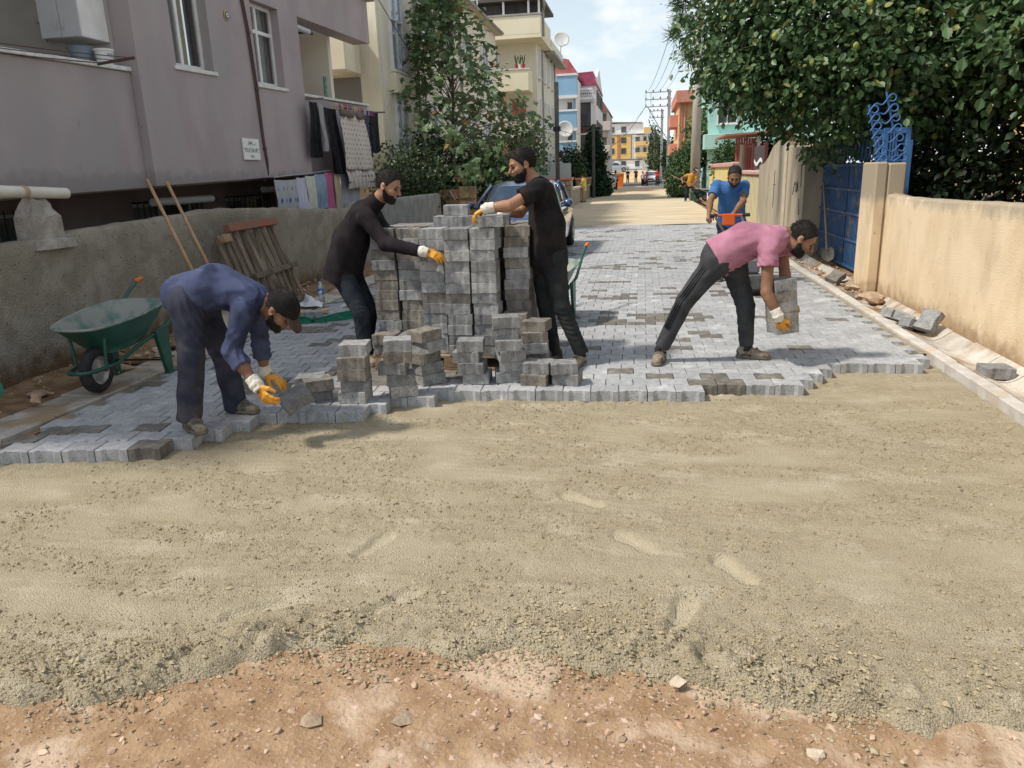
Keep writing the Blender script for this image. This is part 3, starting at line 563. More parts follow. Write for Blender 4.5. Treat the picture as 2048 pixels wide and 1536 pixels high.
low = [('plaid_sheet', 'blue and grey plaid cloth on the lower washing line', plaid(), 12.35, 13.25), ('lilac_towel', 'pale lilac towel beside the plaid cloth', PM('lilac', (.56, .55, .68), None), 13.25, 13.6), ('pale_green_sheet', 'pale green white gathered sheet on the lower washing line', PM('pale_green', (.52, .56, .46), (.6, .62, .54), 9), 13.6, 14.1),
       ('blue_shirt', 'light blue shirt next to the pink cloth on the lower line', PM('light_blue', (.24, .32, .46), (.3, .38, .5), 9), 14.05, 14.5), ('pink_cloth', 'pink cloth on the lower washing line', PM('pink_cloth', (.52, .14, .26), None), 14.5, 14.95), ('beige_towel', 'beige towel right of the pink cloth', PM('beige_towel', (.50, .45, .33), None), 14.95, 15.3), ('striped_sheet', 'grey blue striped sheet at the right end of the lower line', pattern_mat('stripes', (.40, .42, .50), (.14, .16, .24), 12, .2), 15.3, 16.35)]
for k, (nme, lbl, mt, a, b) in enumerate(low): cloth(nme, lbl, mt, a, b, .85 if k != 3 else 1.1, 1.66 + .03 * k, X=-6.2, amp=.03, fr=2.5, seed=20 + k)
t = thing('washing_line', 'lower washing line under the overhang of the mauve block', 'clothes line', (-6.2, 14.4, 1.7)); M().tube([(-6.2, 12.2, 1.69), (-6.2, 16.5, 1.89)], .006, 5).build('wire', m_rail, t)
for y, z in ((12.2, 1.69), (16.5, 1.89)): M().beam((-6.75, y, z), (-6.1, y, z), .02, .02).build('rod', m_blk, t)
tag(M().beam((-6.75, 16.3, 3.1), (-6.7, 16.2, 3.75), .05, .3).build('folding_rack', PM('green_rack', (.2, .45, .35), (.1, .15, .14), 30, .5)), 'green and grey folding rack on the far balcony', 'drying rack')

# ---- cream block 1
c1 = thing('apartment_building', 'long cream apartment block with french windows behind the young tree', 'building', (-9, 28, 0))
M().bx(-12, -7.0, 21, 38, -.3, 8.0).build('wall', m_cream2, c1); M().bx(-12, -7.04, 20.86, 20.998, -.3, 7.9).build('end_wall', m_cream, c1)
M().bx(-12.2, -6.7, 20.7, 38.3, 8.002, 8.22, ch=.02).build('eave', PM('eave_grey', (.5, .47, .4), None), c1); M().tube([(-6.66, 20.8, 8.08), (-6.66, 38.2, 8.08)], .06, 8).build('gutter_pipe', m_soff, c1)
for z0 in (4.36, 1.5): 
    M().bx(-9.6, -7.55, 19.7, 20.858, z0, z0 + 1.0, ch=.01).build('balcony', m_cream, c1); M().bx(-9.63, -7.52, 19.67, 20.858, z0 + 1.002, z0 + 1.05).build('balcony_cap', m_marble, c1)
M().bx(-9.4, -7.6, 20.84, 20.857, 1.6, 4.3).build('under_balcony_shade', PM('shade_grey', (.20, .19, .17), None), c1)  # thin dark sheet painting the shade under the upper balcony
for z in (4.55, 1.4):
    window(c1, (-7.0, 22.35, z + 1.35), 1.15, 2.7, '+x', None, 1, .0, glass=m_glassb); m = M()
    for k in range(7): m.tube([(-6.82, 21.85 + k * .167, z + .05), (-6.82, 21.85 + k * .167, z + 1.0)], .014, 5)
    for q in (.05, .35, .68, 1.0): m.tube([(-6.82, 21.8, z + q), (-6.82, 22.9, z + q)], .016, 5)
    m.build('railing', m_rail, c1)
    M().bx(-7.0, -6.8, 21.5, 23.3, z - .62, z - .1).build('bay_base', m_cream, c1)
    for y in (25.6, 28.6, 31.6, 35): window(c1, (-7.0, y, z + 1.7), 1.3, 1.7, '+x', None, 1, glass=m_glassb)
for y in (24.2, 30.2): M().tube([(-6.93, y, 0), (-6.93, y, 8)], .05, 8).build('downpipe', m_soff, c1)
M().bx(-9.2, -7.4, 21.2, 37.8, 8.222, 8.9).build('roof_parapet', m_cream2, c1); 
o = thing('satellite_dish', 'white satellite dish on the roof of the long cream block', 'satellite dish', (-7.2, 25.4, 8.9))
def dish(o, c, R, face): 
    q = Vector(face).to_track_quat('Z', 'Y').to_matrix(); M().lathe([(.001, 0)] + [(R * k / 6, .22 * R * (k / 6) ** 2) for k in range(1, 7)] + [(R * k / 6, .22 * R * (k / 6) ** 2 - .02) for k in range(6, 0, -1)], 20, c, q, cap=False).build('reflector', PM('dish_white', (.62, .62, .6), None, rough=.5), o, True)
    c = Vector(c); f = Vector(face).normalized(); M().tube([c - Vector((0, 0, R * .9)), c + f * R * .7 - Vector((0, 0, .1))], .018, 6).tube([c, c - f * .12, c - f * .15 - Vector((0, 0, R * 1.3))], .03, 6).build('feed_arm', m_rail, o)
dish(o, (-7.2, 25.4, 9.35), .42, (.5, -.7, .5))
tag(M().lathe([(.3, 0), (.33, .45), (.3, .9)], 16, (-7.6, 24.6, 8.9)).build('water_barrel', PM('barrel_blue', (.02, .12, .42), None, rough=.4), auto=40), 'blue plastic barrel on the roof of the long cream block', 'barrel')
m = M()
for k in range(12): m.tube([(-7.35, 27 + k * .8, 8.9), (-7.35, 27 + k * .8, 9.8)], .03, 5)
for z in (9.2, 9.5, 9.8): m.tube([(-7.35, 27, z), (-7.35, 35.8, z)], .025, 5)
m.build('roof_railing', m_rail, c1)

# ---- cream block 2
c2 = thing('apartment_building', 'cream corner block with balconies and a dark covered roof terrace', 'building', (-8, 46, 0))
M().bx(-13, -5.75, 43.2, 53, -.2, 8.38).build('wall', m_cream2, c2)
M().bx(-13, -5.28, 41.6, 53.3, 8.382, 8.55).build('terrace_slab', m_cream, c2)
M().bx(-13, -5.28, 41.6, 41.8, 8.552, 9.45, ch=.02).bx(-5.46, -5.28, 41.802, 46, 8.552, 9.45, ch=.02).build('terrace_parapet', m_cream, c2); M().bx(-13, -5.24, 41.56, 41.84, 9.452, 9.54).build('parapet_cap', m_soff, c2)
M().bx(-13, -5.15, 41.5, 46.5, 10.15, 10.3).build('terrace_roof', PM('roof_dark', (.10, .095, .09), None), c2)
for x in (-12, -9, -7.2, -5.9, -5.36): M().bx(x - .05, x + .05, 41.66, 41.76, 9.54, 10.15).build('post', m_white, c2)
M().bx(-12.9, -5.5, 42.3, 42.36, 8.552, 10.149).build('dark_screen', PM('dark_screen', (.05, .047, .045), (.09, .085, .08), 2, .5), c2)
M().tube([(-5.12, 41.7, 10.2), (-5.1, 41.9, 9.9), (-5.22, 42.2, 9.7), (-5.22, 42.2, 8.5)], .07, 8).build('downpipe', m_soff, c2)
for zb, zt in ((5.85, 6.88), (3.5, 4.4)):
    M().bx(-12, -5.98, 41.6, 41.75, zb, zt, ch=.01).bx(-6.13, -5.98, 41.752, 43.199, zb, zt).build('balcony', m_cream, c2); M().bx(-12, -5.94, 41.56, 41.79, zt + .002, zt + .06).build('balcony_cap', m_marble, c2); M().bx(-12, -6.13, 41.752, 43.199, zb, zb + .14).build('balcony_floor', m_cream2, c2)
for z, x in ((6.7, -8.6), (4.2, -8.6)): window(c2, (x, 43.2, z + .6), 1.6, 1.7, '-y', None, 1, glass=m_glassb, sill=False)
o = M().bx(-6.95, -6.2, 41.95, 42.05, 4.30, 5.32, ch=.01).build('shutter', PM('shutter_red', (.30, .07, .04), (.36, .10, .06), 6, .6), c2)
for x in (-6.95, -6.575, -6.22): M().bx(x, x + .03, 41.92, 41.948, 4.30, 5.32).build('shutter_frame', PM('shutter_trim', (.45, .19, .09), None), o)
for y in (44.0, 46.3, 48.2, 50.2):
    for z in (6.9, 4.3, 1.5): window(c2, (-5.75, y, z + .55), .7, 1.6, '+x', None, 0, glass=m_glassb, fr=.08)
for y in (45.2, 51.4): M().tube([(-5.68, y, -.2), (-5.68, y, 8.3)], .05, 8).build('downpipe', m_soff, c2)
M().bx(-5.6, -5.1, 46.2, 53.3, 8.2, 8.36).build('eave', m_soff, c2); M().bx(-9, -5.3, 46.5, 53, 8.55, 9.0).build('roof_parapet', m_cream2, c2)
o = thing('satellite_dish', 'round white satellite dish on the roof edge of the corner block', 'satellite dish', (-4.9, 50.5, 8.9)); dish(o, (-5.1, 50, 9.5), .5, (.3, -.8, .4))
for k, (x, nm) in enumerate(((-6.62, 'red watering can'), (-6.42, 'white flower pot'), (-6.24, 'red flower pot'))):
    t = thing('flower_pot', nm + ' on the middle balcony of the corner block', 'plant pot', (x, 41.68, 6.94), group='pots on the corner block balcony'); M().lathe([(.07, 0), (.1, .2)], 10, (x, 41.68, 6.942)).build('pot', m_white if k == 1 else PM('pot_red', (.4, .06, .05), None), t)
    m = M(); [m.tube([(x, 41.68, 7.1), (x + .1 * math.sin(i * 2 + k), 41.68, 7.45 + .05 * i)], .02, 4) for i in range(4)]; m.build('plant', PM('pot_green', (.06, .11, .04), None), t)

# ---- blue and white block, white block, fourth block
m_blue = PM('sky_blue_render', (.24, .42, .60), (.27, .45, .63), 1, .8); m_wr = PM('white_render', (.70, .71, .72), (.76, .77, .78), .8, .85)  # sky blue paled so its colour carries distance haze
b3 = thing('apartment_building', 'white block with sky blue balconies and a red roof', 'building', (-7, 64, 0))
M().bx(-10, -5.15, 60.8, 70, -.2, 8.6).build('wall', m_wr, b3)
for zb, zt, x1, x0 in ((7.22, 8.60, -5.0, -7.2), (4.88, 6.08, -5.05, -7.2), (2.45, 3.85, -5.1, -8.4)):
    x1 = x1; M().bx(x0, x1, 60.0, 60.15, zb, zt).bx(x1 - .15, x1, 60.152, 60.798, zb, zt).build('balcony', m_blue, b3); M().bx(x0, x1 + .06, 59.94, 60.79, zt + .002, zt + .14).build('balcony_cap', m_wr, b3); M().bx(x0, x1 + .04, 59.96, 60.79, zb - .2, zb - .002).build('balcony_floor', m_wr, b3)
m = M(); m.prism([(-9.5, 8.75), (-5.0, 8.75), (-5.6, 9.75), (-9.5, 10.6)], 60.2, 70, lambda u, v, h: (u, h, v)); m.build('roof', m_red, b3, recalc=True)
for z in (5.2, 2.9): window(b3, (-5.6, 60.8, z - .5 + 1.6), .5, 1.1, '-y', None, 0, sill=False)
M().bx(-5.3, -5.147, 60.7, 60.79, -.2, 8.6).build('corner_strip', m_blue, b3)
o = thing('satellite_dish', 'large grey satellite dish on the blue and white block', 'satellite dish', (-5.7, 59.5, 4)); dish(o, (-5.85, 59.3, 4.75), .62, (.25, -.9, .25))
b4 = thing('apartment_building', 'tall white block with black glazing and a lattice balcony under a crimson roof', 'building', (-4.8, 70, 0))
M().bx(-8, -3.95, 66, 77, -.2, 8.6).build('wall', m_wr, b4); m = M(); m.prism([(-6.2, 8.45), (-3.85, 8.45), (-4.15, 9.5), (-6.2, 9.4)], 65.8, 76, lambda u, v, h: (u, h, v)); m.build('roof', PM('crimson_roof', (.30, .055, .12), (.36, .08, .15), 2, .6), b4, recalc=True)
m = M().prism([(66, 8.6), (77, 8.6), (71.5, 10.4)], -4.2, -3.96, lambda u, v, h: (h, u, v)); m.build('gable', m_wr, b4, recalc=True)
lat = M().bx(-5.6, -4.15, 65.2, 65.3, 7.3, 7.5).bx(-5.6, -4.15, 65.2, 65.3, 8.05, 8.2)
for k in range(9):
    x = -5.55 + k * .165
    lat.beam((x, 65.25, 7.5), (x + .16, 65.25, 8.05), .05, .05).beam((x + .16, 65.25, 7.5), (x, 65.25, 8.05), .05, .05)
lat.build('lattice_balcony', m_wr, b4); M().bx(-5.6, -4.15, 65.22, 65.98, 7.1, 7.29).bx(-5.58, -4.2, 65.5, 65.6, 7.5, 8.05).build('balcony_floor', PM('lattice_backing', (.45, .46, .47), None), b4)
for zb, zt in ((5.3, 7.05), (3.0, 4.6)): o = M().bx(-5.2, -4.3, 65.3, 65.98, zb, zt).build('glazed_balcony', PM('black_glass', (.02, .023, .028), (.05, .055, .06), 1, .08, spec=.7), b4); M().bx(-4.3, -4.22, 65.28, 65.98, zb, zt).build('mullion', m_wr, o)
M().bx(-5.25, -4.15, 65.25, 65.98, 4.72, 5.18).build('brown_band', PM('band_brown', (.11, .05, .045), None), b4); M().bx(-5.28, -4.12, 65.22, 65.98, 4.6, 4.715).build('balcony_floor', m_wr, b4)
for y in (67.5, 70, 72.5, 75):
    for z in (7.6, 5.2, 2.8): window(b4, (-3.95, y, z), .9, 1.2, '+x', PM('frame_dark', (.12, .12, .13), None), 1, sill=False, fr=.08)
b5 = thing('apartment_building', 'beige gabled block with a stone look balcony beyond the white block', 'building', (-4.4, 88, 0))
M().bx(-8, -3.75, 85, 95, -.2, 7.7).build('wall', PM('stone_beige', (.50, .45, .38), (.60, .56, .49), 2.5, .9), b5); m = M().prism([(-8, 7.7), (-3.6, 7.7), (-4.4, 8.9), (-8, 9)], 84.8, 95, lambda u, v, h: (u, h, v)); m.build('roof', PM('brown_roof', (.25, .13, .11), None), b5, recalc=True)
for zb in (5.8, 3.4): M().bx(-4.9, -3.5, 84.2, 84.98, zb, zb + .9, ch=.03).build('balcony', PM('balcony_stone', (.55, .5, .43), None), b5); window(b5, (-4.3, 85, zb + 1.3), .7, .9, '-y', PM('frame_brown', (.2, .11, .07), None), 0, sill=False)
# ---- end building across the junction
b6 = thing('apartment_building', 'white and ochre four storey block closing the end of the street', 'building', (-2.5, 145, 1))
YW = 140; m_och = PM('ochre_render', (.62, .42, .16), (.66, .47, .20), 1, .85); m_or = PM('orange_strip', (.48, .20, .07), None); m_gr = PM('grey_band', (.16, .17, .19), None)  # ochre lightened for haze at the street's end
M().bx(-6.1, -.1, YW, 150, 1, 9.6).build('wall', m_wr, b6); M().prism([(-6.2, 9.75), (-.3, 9.55), (-.3, 9.7), (-6.2, 9.95)], YW - .3, 150, lambda u, v, h: (u, h, v)).build('roof', PM('roof_grey', (.2, .19, .2), None), b6, recalc=True)
M().bx(-6.1, -2.2, YW - .08, YW - .001, 3.65, 7.6).build('ochre_panel', m_och, b6); M().bx(-4.65, -4.2, YW - .12, YW - .082, 3.6, 7.6).build('orange_strip', m_or, b6)
for x0, x1, z0, z1 in ((-6.2, .1, 7.62, 7.78), (-2.2, -2.05, 3.7, 7.6), (-6.2, -.1, 3.4, 3.6), (-6.2, -.2, 1.75, 1.9), (-4.2, -4.1, 3.6, 7.6)): M().bx(x0, x1, YW - .16, YW - .122, z0, z1).build('grey_trim', m_gr, b6)
for z0 in (3.9, 5.75): M().bx(-1.45, .95, YW - 1.2, YW + 2, z0, z0 + .75).build('balcony', m_och, b6)
M().bx(.0, 1.15, YW - 1.2, YW + 3, 7.9, 8.75).build('balcony', m_och, b6); M().bx(-1.4, 1.1, YW - 1.2, YW + 3, 7.78, 7.86).build('balcony_floor', m_wr, b6); M().bx(-.1, .75, YW + .2, 150, 1, 7.8).build('side_wall', m_wr, b6)
for x, w_ in ((-5.6, .95), (-3.5, .85), (-1.1, .75), (.2, .5)):
    for z in (8.6, 6.8, 5.0, 2.8):
        if z == 8.6 and x > -2: continue
        if z == 2.8 and x > 0: continue
        window(b6, (x, YW - (.08 if x < -2.2 and 3 < z < 8 else 0) + (.2 if x > 0 else 0), z), w_, .95, '-y', PM('frame_char', (.08, .085, .095), None), 1, sill=False, fr=.07)

# ---- right side of the street, far
m_oran = PM('orange_render', (.66, .44, .22), (.71, .50, .28), 1, .85); m_cor = PM('coral_red', (.56, .24, .18), (.60, .28, .21), 1, .8)  # orange and coral paled, far haze mixed into the colours
b7 = thing('apartment_building', 'orange house with a coral red top behind the concrete pole', 'building', (4, 64, 0))
M().bx(2.55, 8, 60.5, 70, -.2, 6.3).build('wall', m_oran, b7); M().bx(2.3, 8, 59.8, 70.2, 6.302, 7.15, ch=.03).build('roof_band', m_cor, b7)
for x in (2.62, 3.0): M().tube([(x, 60.35, 1.5), (x, 60.35, 6.3)], .09, 8).build('column', m_cor, b7)
for z in (2.6, 4.7): M().bx(1.95, 2.549, 62, 66, z, z + .9, ch=.03).build('balcony', m_cor, b7)
for z in (5.2, 3.2): window(b7, (4.2, 60.5, z), 1.0, 1.2, '-y', PM('frame_wood', (.2, .1, .06), None), 1, sill=False)
b8 = thing('apartment_building', 'turquoise house mostly hidden by the quince tree', 'building', (6, 50, 0)); m_teal = PM('turquoise_render', (.38, .62, .57), (.43, .66, .61), 1, .85)  # turquoise bleached in its colour to look hazy
M().bx(3.6, 10, 46, 56, -.2, 6.6).build('wall', m_teal, b8); M().bx(3.3, 10, 45.6, 56, 6.602, 6.8).build('roof_slab', m_wr, b8); window(b8, (4.6, 46, 4.6), 1.1, 1.3, '-y', None, 1)
M().bx(3.3, 6.5, 45.0, 45.98, 2.6, 3.4, ch=.02).build('balcony', m_teal, b8)
b9 = thing('house', 'yellow house wall glimpsed through the trees on the right', 'house', (10, 12, 0)); M().bx(8.6, 16, 4, 21, -.2, 6.2).build('wall', PM('yellow_render', (.66, .47, .17), (.71, .53, .24), 1.5, .85), b9); M().bx(8.2, 16.5, 3.6, 21.4, 6.202, 6.5).build('roof', m_red, b9)
window(b9, (8.6, 9, 2.2), 1.2, 1.4, '-x', None, 1); window(b9, (8.6, 13.5, 2.2), 1.2, 1.4, '-x', None, 1)
# ================================================================== GARDEN WALLS, GATES, POLES
m_gw = PM('grey_concrete_wall', (.265, .235, .188), (.36, .325, .27), 5, .95, .8, 55, c3=(.27, .245, .19), s3=1.3, r3=(.45, .7), spots=(38, .66, (.10, .088, .07)), spec=.1, bdist=.03, zst=((-.05, .45, (.155, .105, .065)),))
m_gw2 = PM('smooth_concrete_wall', (.26, .26, .245), (.33, .33, .31), 3, .9, .5, 60, spec=.1)
m_tan = PM('tan_render', (.64, .50, .325), (.73, .59, .41), 2.2, .9, .55, 70, c3=(.50, .385, .255), s3=1.5, r3=(.53, .78), stretch=(1, 1, .6), spots=(26, .71, (.44, .34, .23)), spec=.12, bdist=.01, zst=((1.26, 1.0, (.36, .30, .22)), (-.1, .30, (.40, .28, .17))))
m_tand = PM('weathered_render', (.33, .28, .21), (.43, .37, .28), 3, .92, .5, 60, c3=(.20, .17, .13), s3=1.8, r3=(.5, .75), stretch=(1, 1, .3), spec=.1)
def roughwall(name, lbl, X, th, y0, y1, zt, zb, mat, seed=0, amp=.012, sgn=1, n=None):
    """wall along Y, visible face at X, body towards sgn; uneven top"""
    n = n or int((y1 - y0) / .05) + 2; rg = np.random.default_rng(seed); ys = np.linspace(y0, y1, n); prof = [(0, 0.0), (0, .2), (0, .4), (0, .6), (0, .8), (0, .93), (.0, .985), (.08, 1.0), (.5, 1.005), (.92, 1.0), (1, .97), (1, 0)]
    m = M(); V = []
    for y in ys:
        zz = zt(y)
        for a, b in prof:
            p = np.array([[X + sgn * a * th, y, zb + (zz - zb) * b]]); d = amp * (vnoise(p, 6, seed)[0] + .5 * vnoise(p, 22, seed + 1)[0])
            V.append((p[0, 0] + (d if a < .5 else -d * .3) * (-sgn), y, p[0, 2] + (d * 1.2 if b > .9 else 0)))
    k = len(prof); F = [(i * k + j, (i + 1) * k + j, (i + 1) * k + j + 1, i * k + j + 1) for i in range(n - 1) for j in range(k - 1)] + [tuple(range(k)), tuple((n - 1) * k + j for j in range(k))[::-1]]
    m.add(V, F); return tag(m.build(name, mat, None, True, recalc=True), lbl, 'wall')
gwz = lambda y: float(np.interp(y, [2, 5.5, 6.6, 8.8, 10.5, 12.5, 14], [1.14, 1.17, 1.23, 1.31, 1.26, 1.14, 1.12]))
roughwall('garden_wall', 'rough grey concrete garden wall along the left verge', -5.28, .22, 2.3, 13.6, gwz, -.35, m_gw, 3, .014, -1)
roughwall('garden_wall', 'smoother grey concrete wall continuing behind the paver stack', -5.30, .2, 13.62, 19.9, lambda y: 1.2, -.3, m_gw2, 5, .006, -1, 60)
# soil skirt at the wall foot
ps = thing('pillar_stub', 'broken concrete pillar stub on top of the left garden wall', 'pillar', (-5.4, 6.12, 1.2))
m = M(); rg = np.random.default_rng(2); n = 14; lv = [(.25, 1.10, 0), (.235, 1.17, .0), (.175, 1.19, 0), (.17, 1.38, 0), (.165, 1.395, .01), (.14, 1.44, .02), (.11, 1.50, .02), (.08, 1.545, .015), (.03, 1.56, 0)]
V = []
for r, z, j in lv:
    for k in range(n):
        a = 6.283 * k / n; q = max(abs(math.cos(a)), abs(math.sin(a))); rr = r / (q ** .85) * (1 + rg.normal() * (.03 + j * 3)); V.append((-5.39 + rr * math.cos(a) * .75, 6.12 + rr * math.sin(a), z + rg.normal() * j * .6))
m.add(V, [(i * n + k, i * n + (k + 1) % n, (i + 1) * n + (k + 1) % n, (i + 1) * n + k) for i in range(len(lv) - 1) for k in range(n)] + [tuple((len(lv) - 1) * n + k for k in range(n))]); m.build('stub', PM('broken_concrete', (.31, .285, .25), (.42, .39, .35), 9, .95, .9, 50, spec=.1, bdist=.02), ps, recalc=True)
pp = thing('drain_pipe', 'long white plastic pipe lying on the broken pillar stub', 'pipe', (-5.3, 5.2, 1.6)); R0 = .05
def pz(y): return 1.585 - .05 * (y - 5.9) 
prof = [(R0, 0), (R0 * .88, 0.0), (R0 * .88, -.5)]
M().tube([(-5.33, y, pz(y) + .02) for y in (2.5, 4, 5.3, 6.45)], R0, 20, caps=False).tube([(-5.33, y, pz(y) + .02) for y in (6.45, 6.2, 5.8)], R0 * .88, 20, caps=False).build('pipe', PM('pvc_white', (.68, .65, .58), (.60, .57, .49), 5, .45), pp, True)
M().tube([(-5.33, 6.451, pz(6.45) + .02), (-5.33, 6.452, pz(6.45) + .02)], [R0, R0 * .88], 20, caps=False).build('rim', m_white, pp)
M().tube([(-5.33, 5.92, pz(5.92) + .02), (-5.33, 5.97, pz(5.97) + .02)], R0 + .006, 20).build('coupling', PM('pvc_brown', (.45, .30, .22), None, rough=.6), pp, True)

# ---- right side
roughwall('garden_wall', 'sunlit tan rendered garden wall on the right', 2.98, .2, 2.2, 10.25, lambda y: float(np.interp(y, [2, 6.5, 8.5, 9.6, 10.3], [1.30, 1.235, 1.20, 1.19, 1.215])), -.3, m_tan, 9, .008, 1)
gp = thing('gate_post', 'tan rendered gate post with blue scroll spikes on top', 'gate post', (2.95, 10.5, 0))
M().bx(2.83, 2.975, 10.255, 10.85, -.3, 1.60, ch=.02).build('pilaster', m_tan, gp); M().bx(2.98, 3.19, 10.255, 10.85, -.3, 1.585, ch=.02).build('pier', m_tan, gp)
m_bluep = PM('blue_paint', (.045, .125, .32), (.06, .16, .37), 4, .5, .2, 60, c3=(.12, .20, .36), s3=6, r3=(.6, .75))
m_blued = PM('dusty_shaded_blue_paint', (.026, .075, .18), (.038, .10, .22), 3, .55, .2, 60, c3=(.22, .18, .14), s3=2.2, r3=(.55, .75), stretch=(1, 1, 2))  # dusty, and base blue darkened to carry the tree's shade on the gate
sp = thing('scroll_spikes', 'two leaning blue rails of curled scrollwork above the tan gate post', 'ironwork', (2.95, 10.55, 1.6))
def rail(a, b):
    a, b = Vector(a), Vector(b); M().beam(a, b, .035, .02).build('rail', m_bluep, sp)
    for k in range(7):
        c = a.lerp(b, (k + .4) / 7); M().tube([c + Vector((.05 + .042 * math.cos(t), -.03, .042 * math.sin(t))) for t in np.linspace(math.pi, math.pi - 5.6, 14)], .010, 6).build('scroll', m_bluep, sp)
ra, rb = ((2.90, 10.4, 1.60), (2.72, 10.4, 2.28)), ((3.13, 10.4, 1.60), (2.91, 10.4, 2.42)); rail(*ra); rail(*rb)
for k in range(7):
    p = Vector(ra[0]).lerp(Vector(ra[1]), (k + .3) / 7); q = Vector(rb[0]).lerp(Vector(rb[1]), (k + .4) / 7); M().tube([p.lerp(q, t) + Vector((0, -.02, .035 * math.sin(t * 6.283))) for t in np.linspace(-.15, 1, 14)], .010, 6).build('cross_scroll', m_bluep, sp)
for k in range(6): c = Vector((2.89 + .05 * k, 10.38 + .02 * (k % 2), 1.635)); M().tube([c + Vector((.045 * math.cos(t), 0, .035 * math.sin(t))) for t in np.linspace(0, 5.5, 12)], .008, 5).build('base_curl', m_bluep, sp)
fr = thing('gate', 'upright open barred blue gate frame standing behind the tan post', 'gate', (3.2, 10.9, 0))
for x in (3.10, 3.37): M().bx(x - .03, x + .03, 10.9, 10.96, .0, 2.02, ch=.004).build('upright', m_bluep, fr)
M().bx(3.13, 3.34, 10.9, 10.96, 1.95, 2.02).bx(3.13, 3.34, 10.9, 10.96, 1.20, 1.26).build('cross_bar', m_bluep, fr)
for x in (3.16, 3.195, 3.23): M().bx(x - .009, x + .009, 10.91, 10.95, 1.26, 1.95).build('slat', m_bluep, fr)
M().bx(3.34, 3.42, 10.86, 10.898, .0, 1.86, ch=.004).build('post', m_bluep, fr); M().bx(3.13, 3.34, 10.92, 10.94, .0, 1.2).build('lower_panel', m_blued, fr)
g = thing('gate', 'closed dusty blue metal double gate in the shade of the tree', 'gate', (3.2, 13, 0)); XG = 3.16
for k, (a, b) in enumerate(((11.0, 12.78), (12.82, 14.62))):
    o = M().bx(XG, XG + .03, a, b, .02, 1.60).build('leaf', m_blued, g); mm_ = M()
    for q in range(int((b - a) / .075)): mm_.bx(XG - .012, XG - .001, a + .02 + q * .075, a + .06 + q * .075, .05, 1.57, ch=.004)
    tag(mm_.build('rib', m_blued, o), kind='stuff')
    for z in (.05, .45, .85, 1.2, 1.57): M().bx(XG - .03, XG - .013, a, b, z - .02, z + .02, ch=.004).build('cross_rail', m_blued, o)
M().bx(XG - .03, XG + .03, 10.95, 14.66, 1.96, 2.02).build('top_rail', m_blued, g)
for k in range(18): c = Vector((XG, 11.1 + k * .2, 1.78)); M().tube([c + Vector((0, .085 * math.cos(t), .15 * math.sin(t))) for t in np.linspace(0, 6.28, 14)], .012, 5, closed=False).build('ornament', m_blued, g)
# tall weathered wall
tw = thing('garden_wall', 'tall weathered grey wall with a curved top next to the blue gate', 'wall', (3.1, 17, 0))
pts = [(14.7, -.3), (14.7, 1.90), (15.6, 1.92), (16.6, 1.98), (16.62, 2.10), (17.6, 2.12), (18.4, 2.0), (19.0, 1.78), (19.6, 1.66), (20.3, 1.62), (20.3, -.3)]
M().prism(pts, 2.86, 3.42, lambda u, v, h: (h, u, v)).build('wall', m_tand, tw, recalc=True); M().bx(2.835, 2.859, 16.45, 16.75, -.3, 2.04, ch=.008).build('pilaster', PM('pale_render', (.50, .43, .33), (.42, .36, .27), 6, .9), tw)
m = M()
for pts_ in ([(15.2, 1.12), (15.25, 1.3)], [(15.25, 1.3), (15.32, 1.1)], [(15.4, 1.1), (15.4, 1.28), (15.5, 1.24)], [(15.55, 1.3), (15.7, 1.05)], [(17.9, 1.5), (17.95, .7)], [(17.8, 1.2), (18.05, 1.2)], [(15.05, 1.0), (15.0, .7)], [(15.0, 1.6), (14.95, 1.2)]): m.tube([(2.857, a, b) for a, b in pts_], .008, 4)
m.build('scrawl', m_ink, tw)
fw = thing('garden_wall', 'low fluted cream wall with a pink coping', 'wall', (2.95, 22, 0)); m_flut = PM('fluted_cream', (.52, .45, .26), (.44, .38, .24), 3, .9, c3=(.30, .27, .20), s3=2, r3=(.55, .8)); m_pinkc = PM('pink_coping', (.46, .27, .24), (.52, .33, .30), 4, .8)
M().bx(2.95, 3.15, 20.4, 24.4, -.3, 1.38).build('wall', m_flut, fw)
for k in range(12): M().bx(2.90, 2.949, 20.45 + k * .33, 20.66 + k * .33, -.3, 1.36, ch=.02).build('flute', m_flut, fw)
M().bx(2.84, 3.2, 20.38, 24.5, 1.382, 1.50, ch=.03).build('coping', m_pinkc, fw)
yw = thing('garden_wall', 'yellow rendered wall with a pink coping behind the man in the blue polo shirt', 'wall', (2.95, 30, 0)); M().bx(2.90, 3.1, 26.2, 35.6, -.3, 1.60).build('wall', PM('yellow_wall', (.58, .46, .17), (.64, .53, .25), 2, .85, c3=(.45, .40, .27), s3=1.2, r3=(.5, .8)), yw); M().bx(2.82, 3.2, 26.15, 35.7, 1.602, 1.76, ch=.03).build('coping', m_pinkc, yw)
M().bx(2.88, 3.4, 34.5, 36.4, -.3, .5).build('step', m_cream2, yw)
fg = thing('wire_gate', 'dark mesh gate panel with a white scrap tied to it above the fluted wall', 'gate', (3.1, 22, 0)); M().bx(3.02, 3.05, 20.5, 22.6, 1.52, 2.12).build('panel', PM('mesh_dark', (.05, .04, .038), (.09, .07, .065), 30, .8), fg); M().bx(2.98, 3.06, 22.6, 22.7, 1.5, 2.2).bx(2.98, 3.06, 20.42, 20.5, 1.5, 2.2).build('frame', PM('frame_maroon', (.12, .04, .04), None), fg); M().grid(8, 2, lambda u, v: (2.99, 20.8 + 1.5 * u, 1.66 + .1 * v + .06 * math.sin(u * 7))).build('white_scrap', m_white, fg)
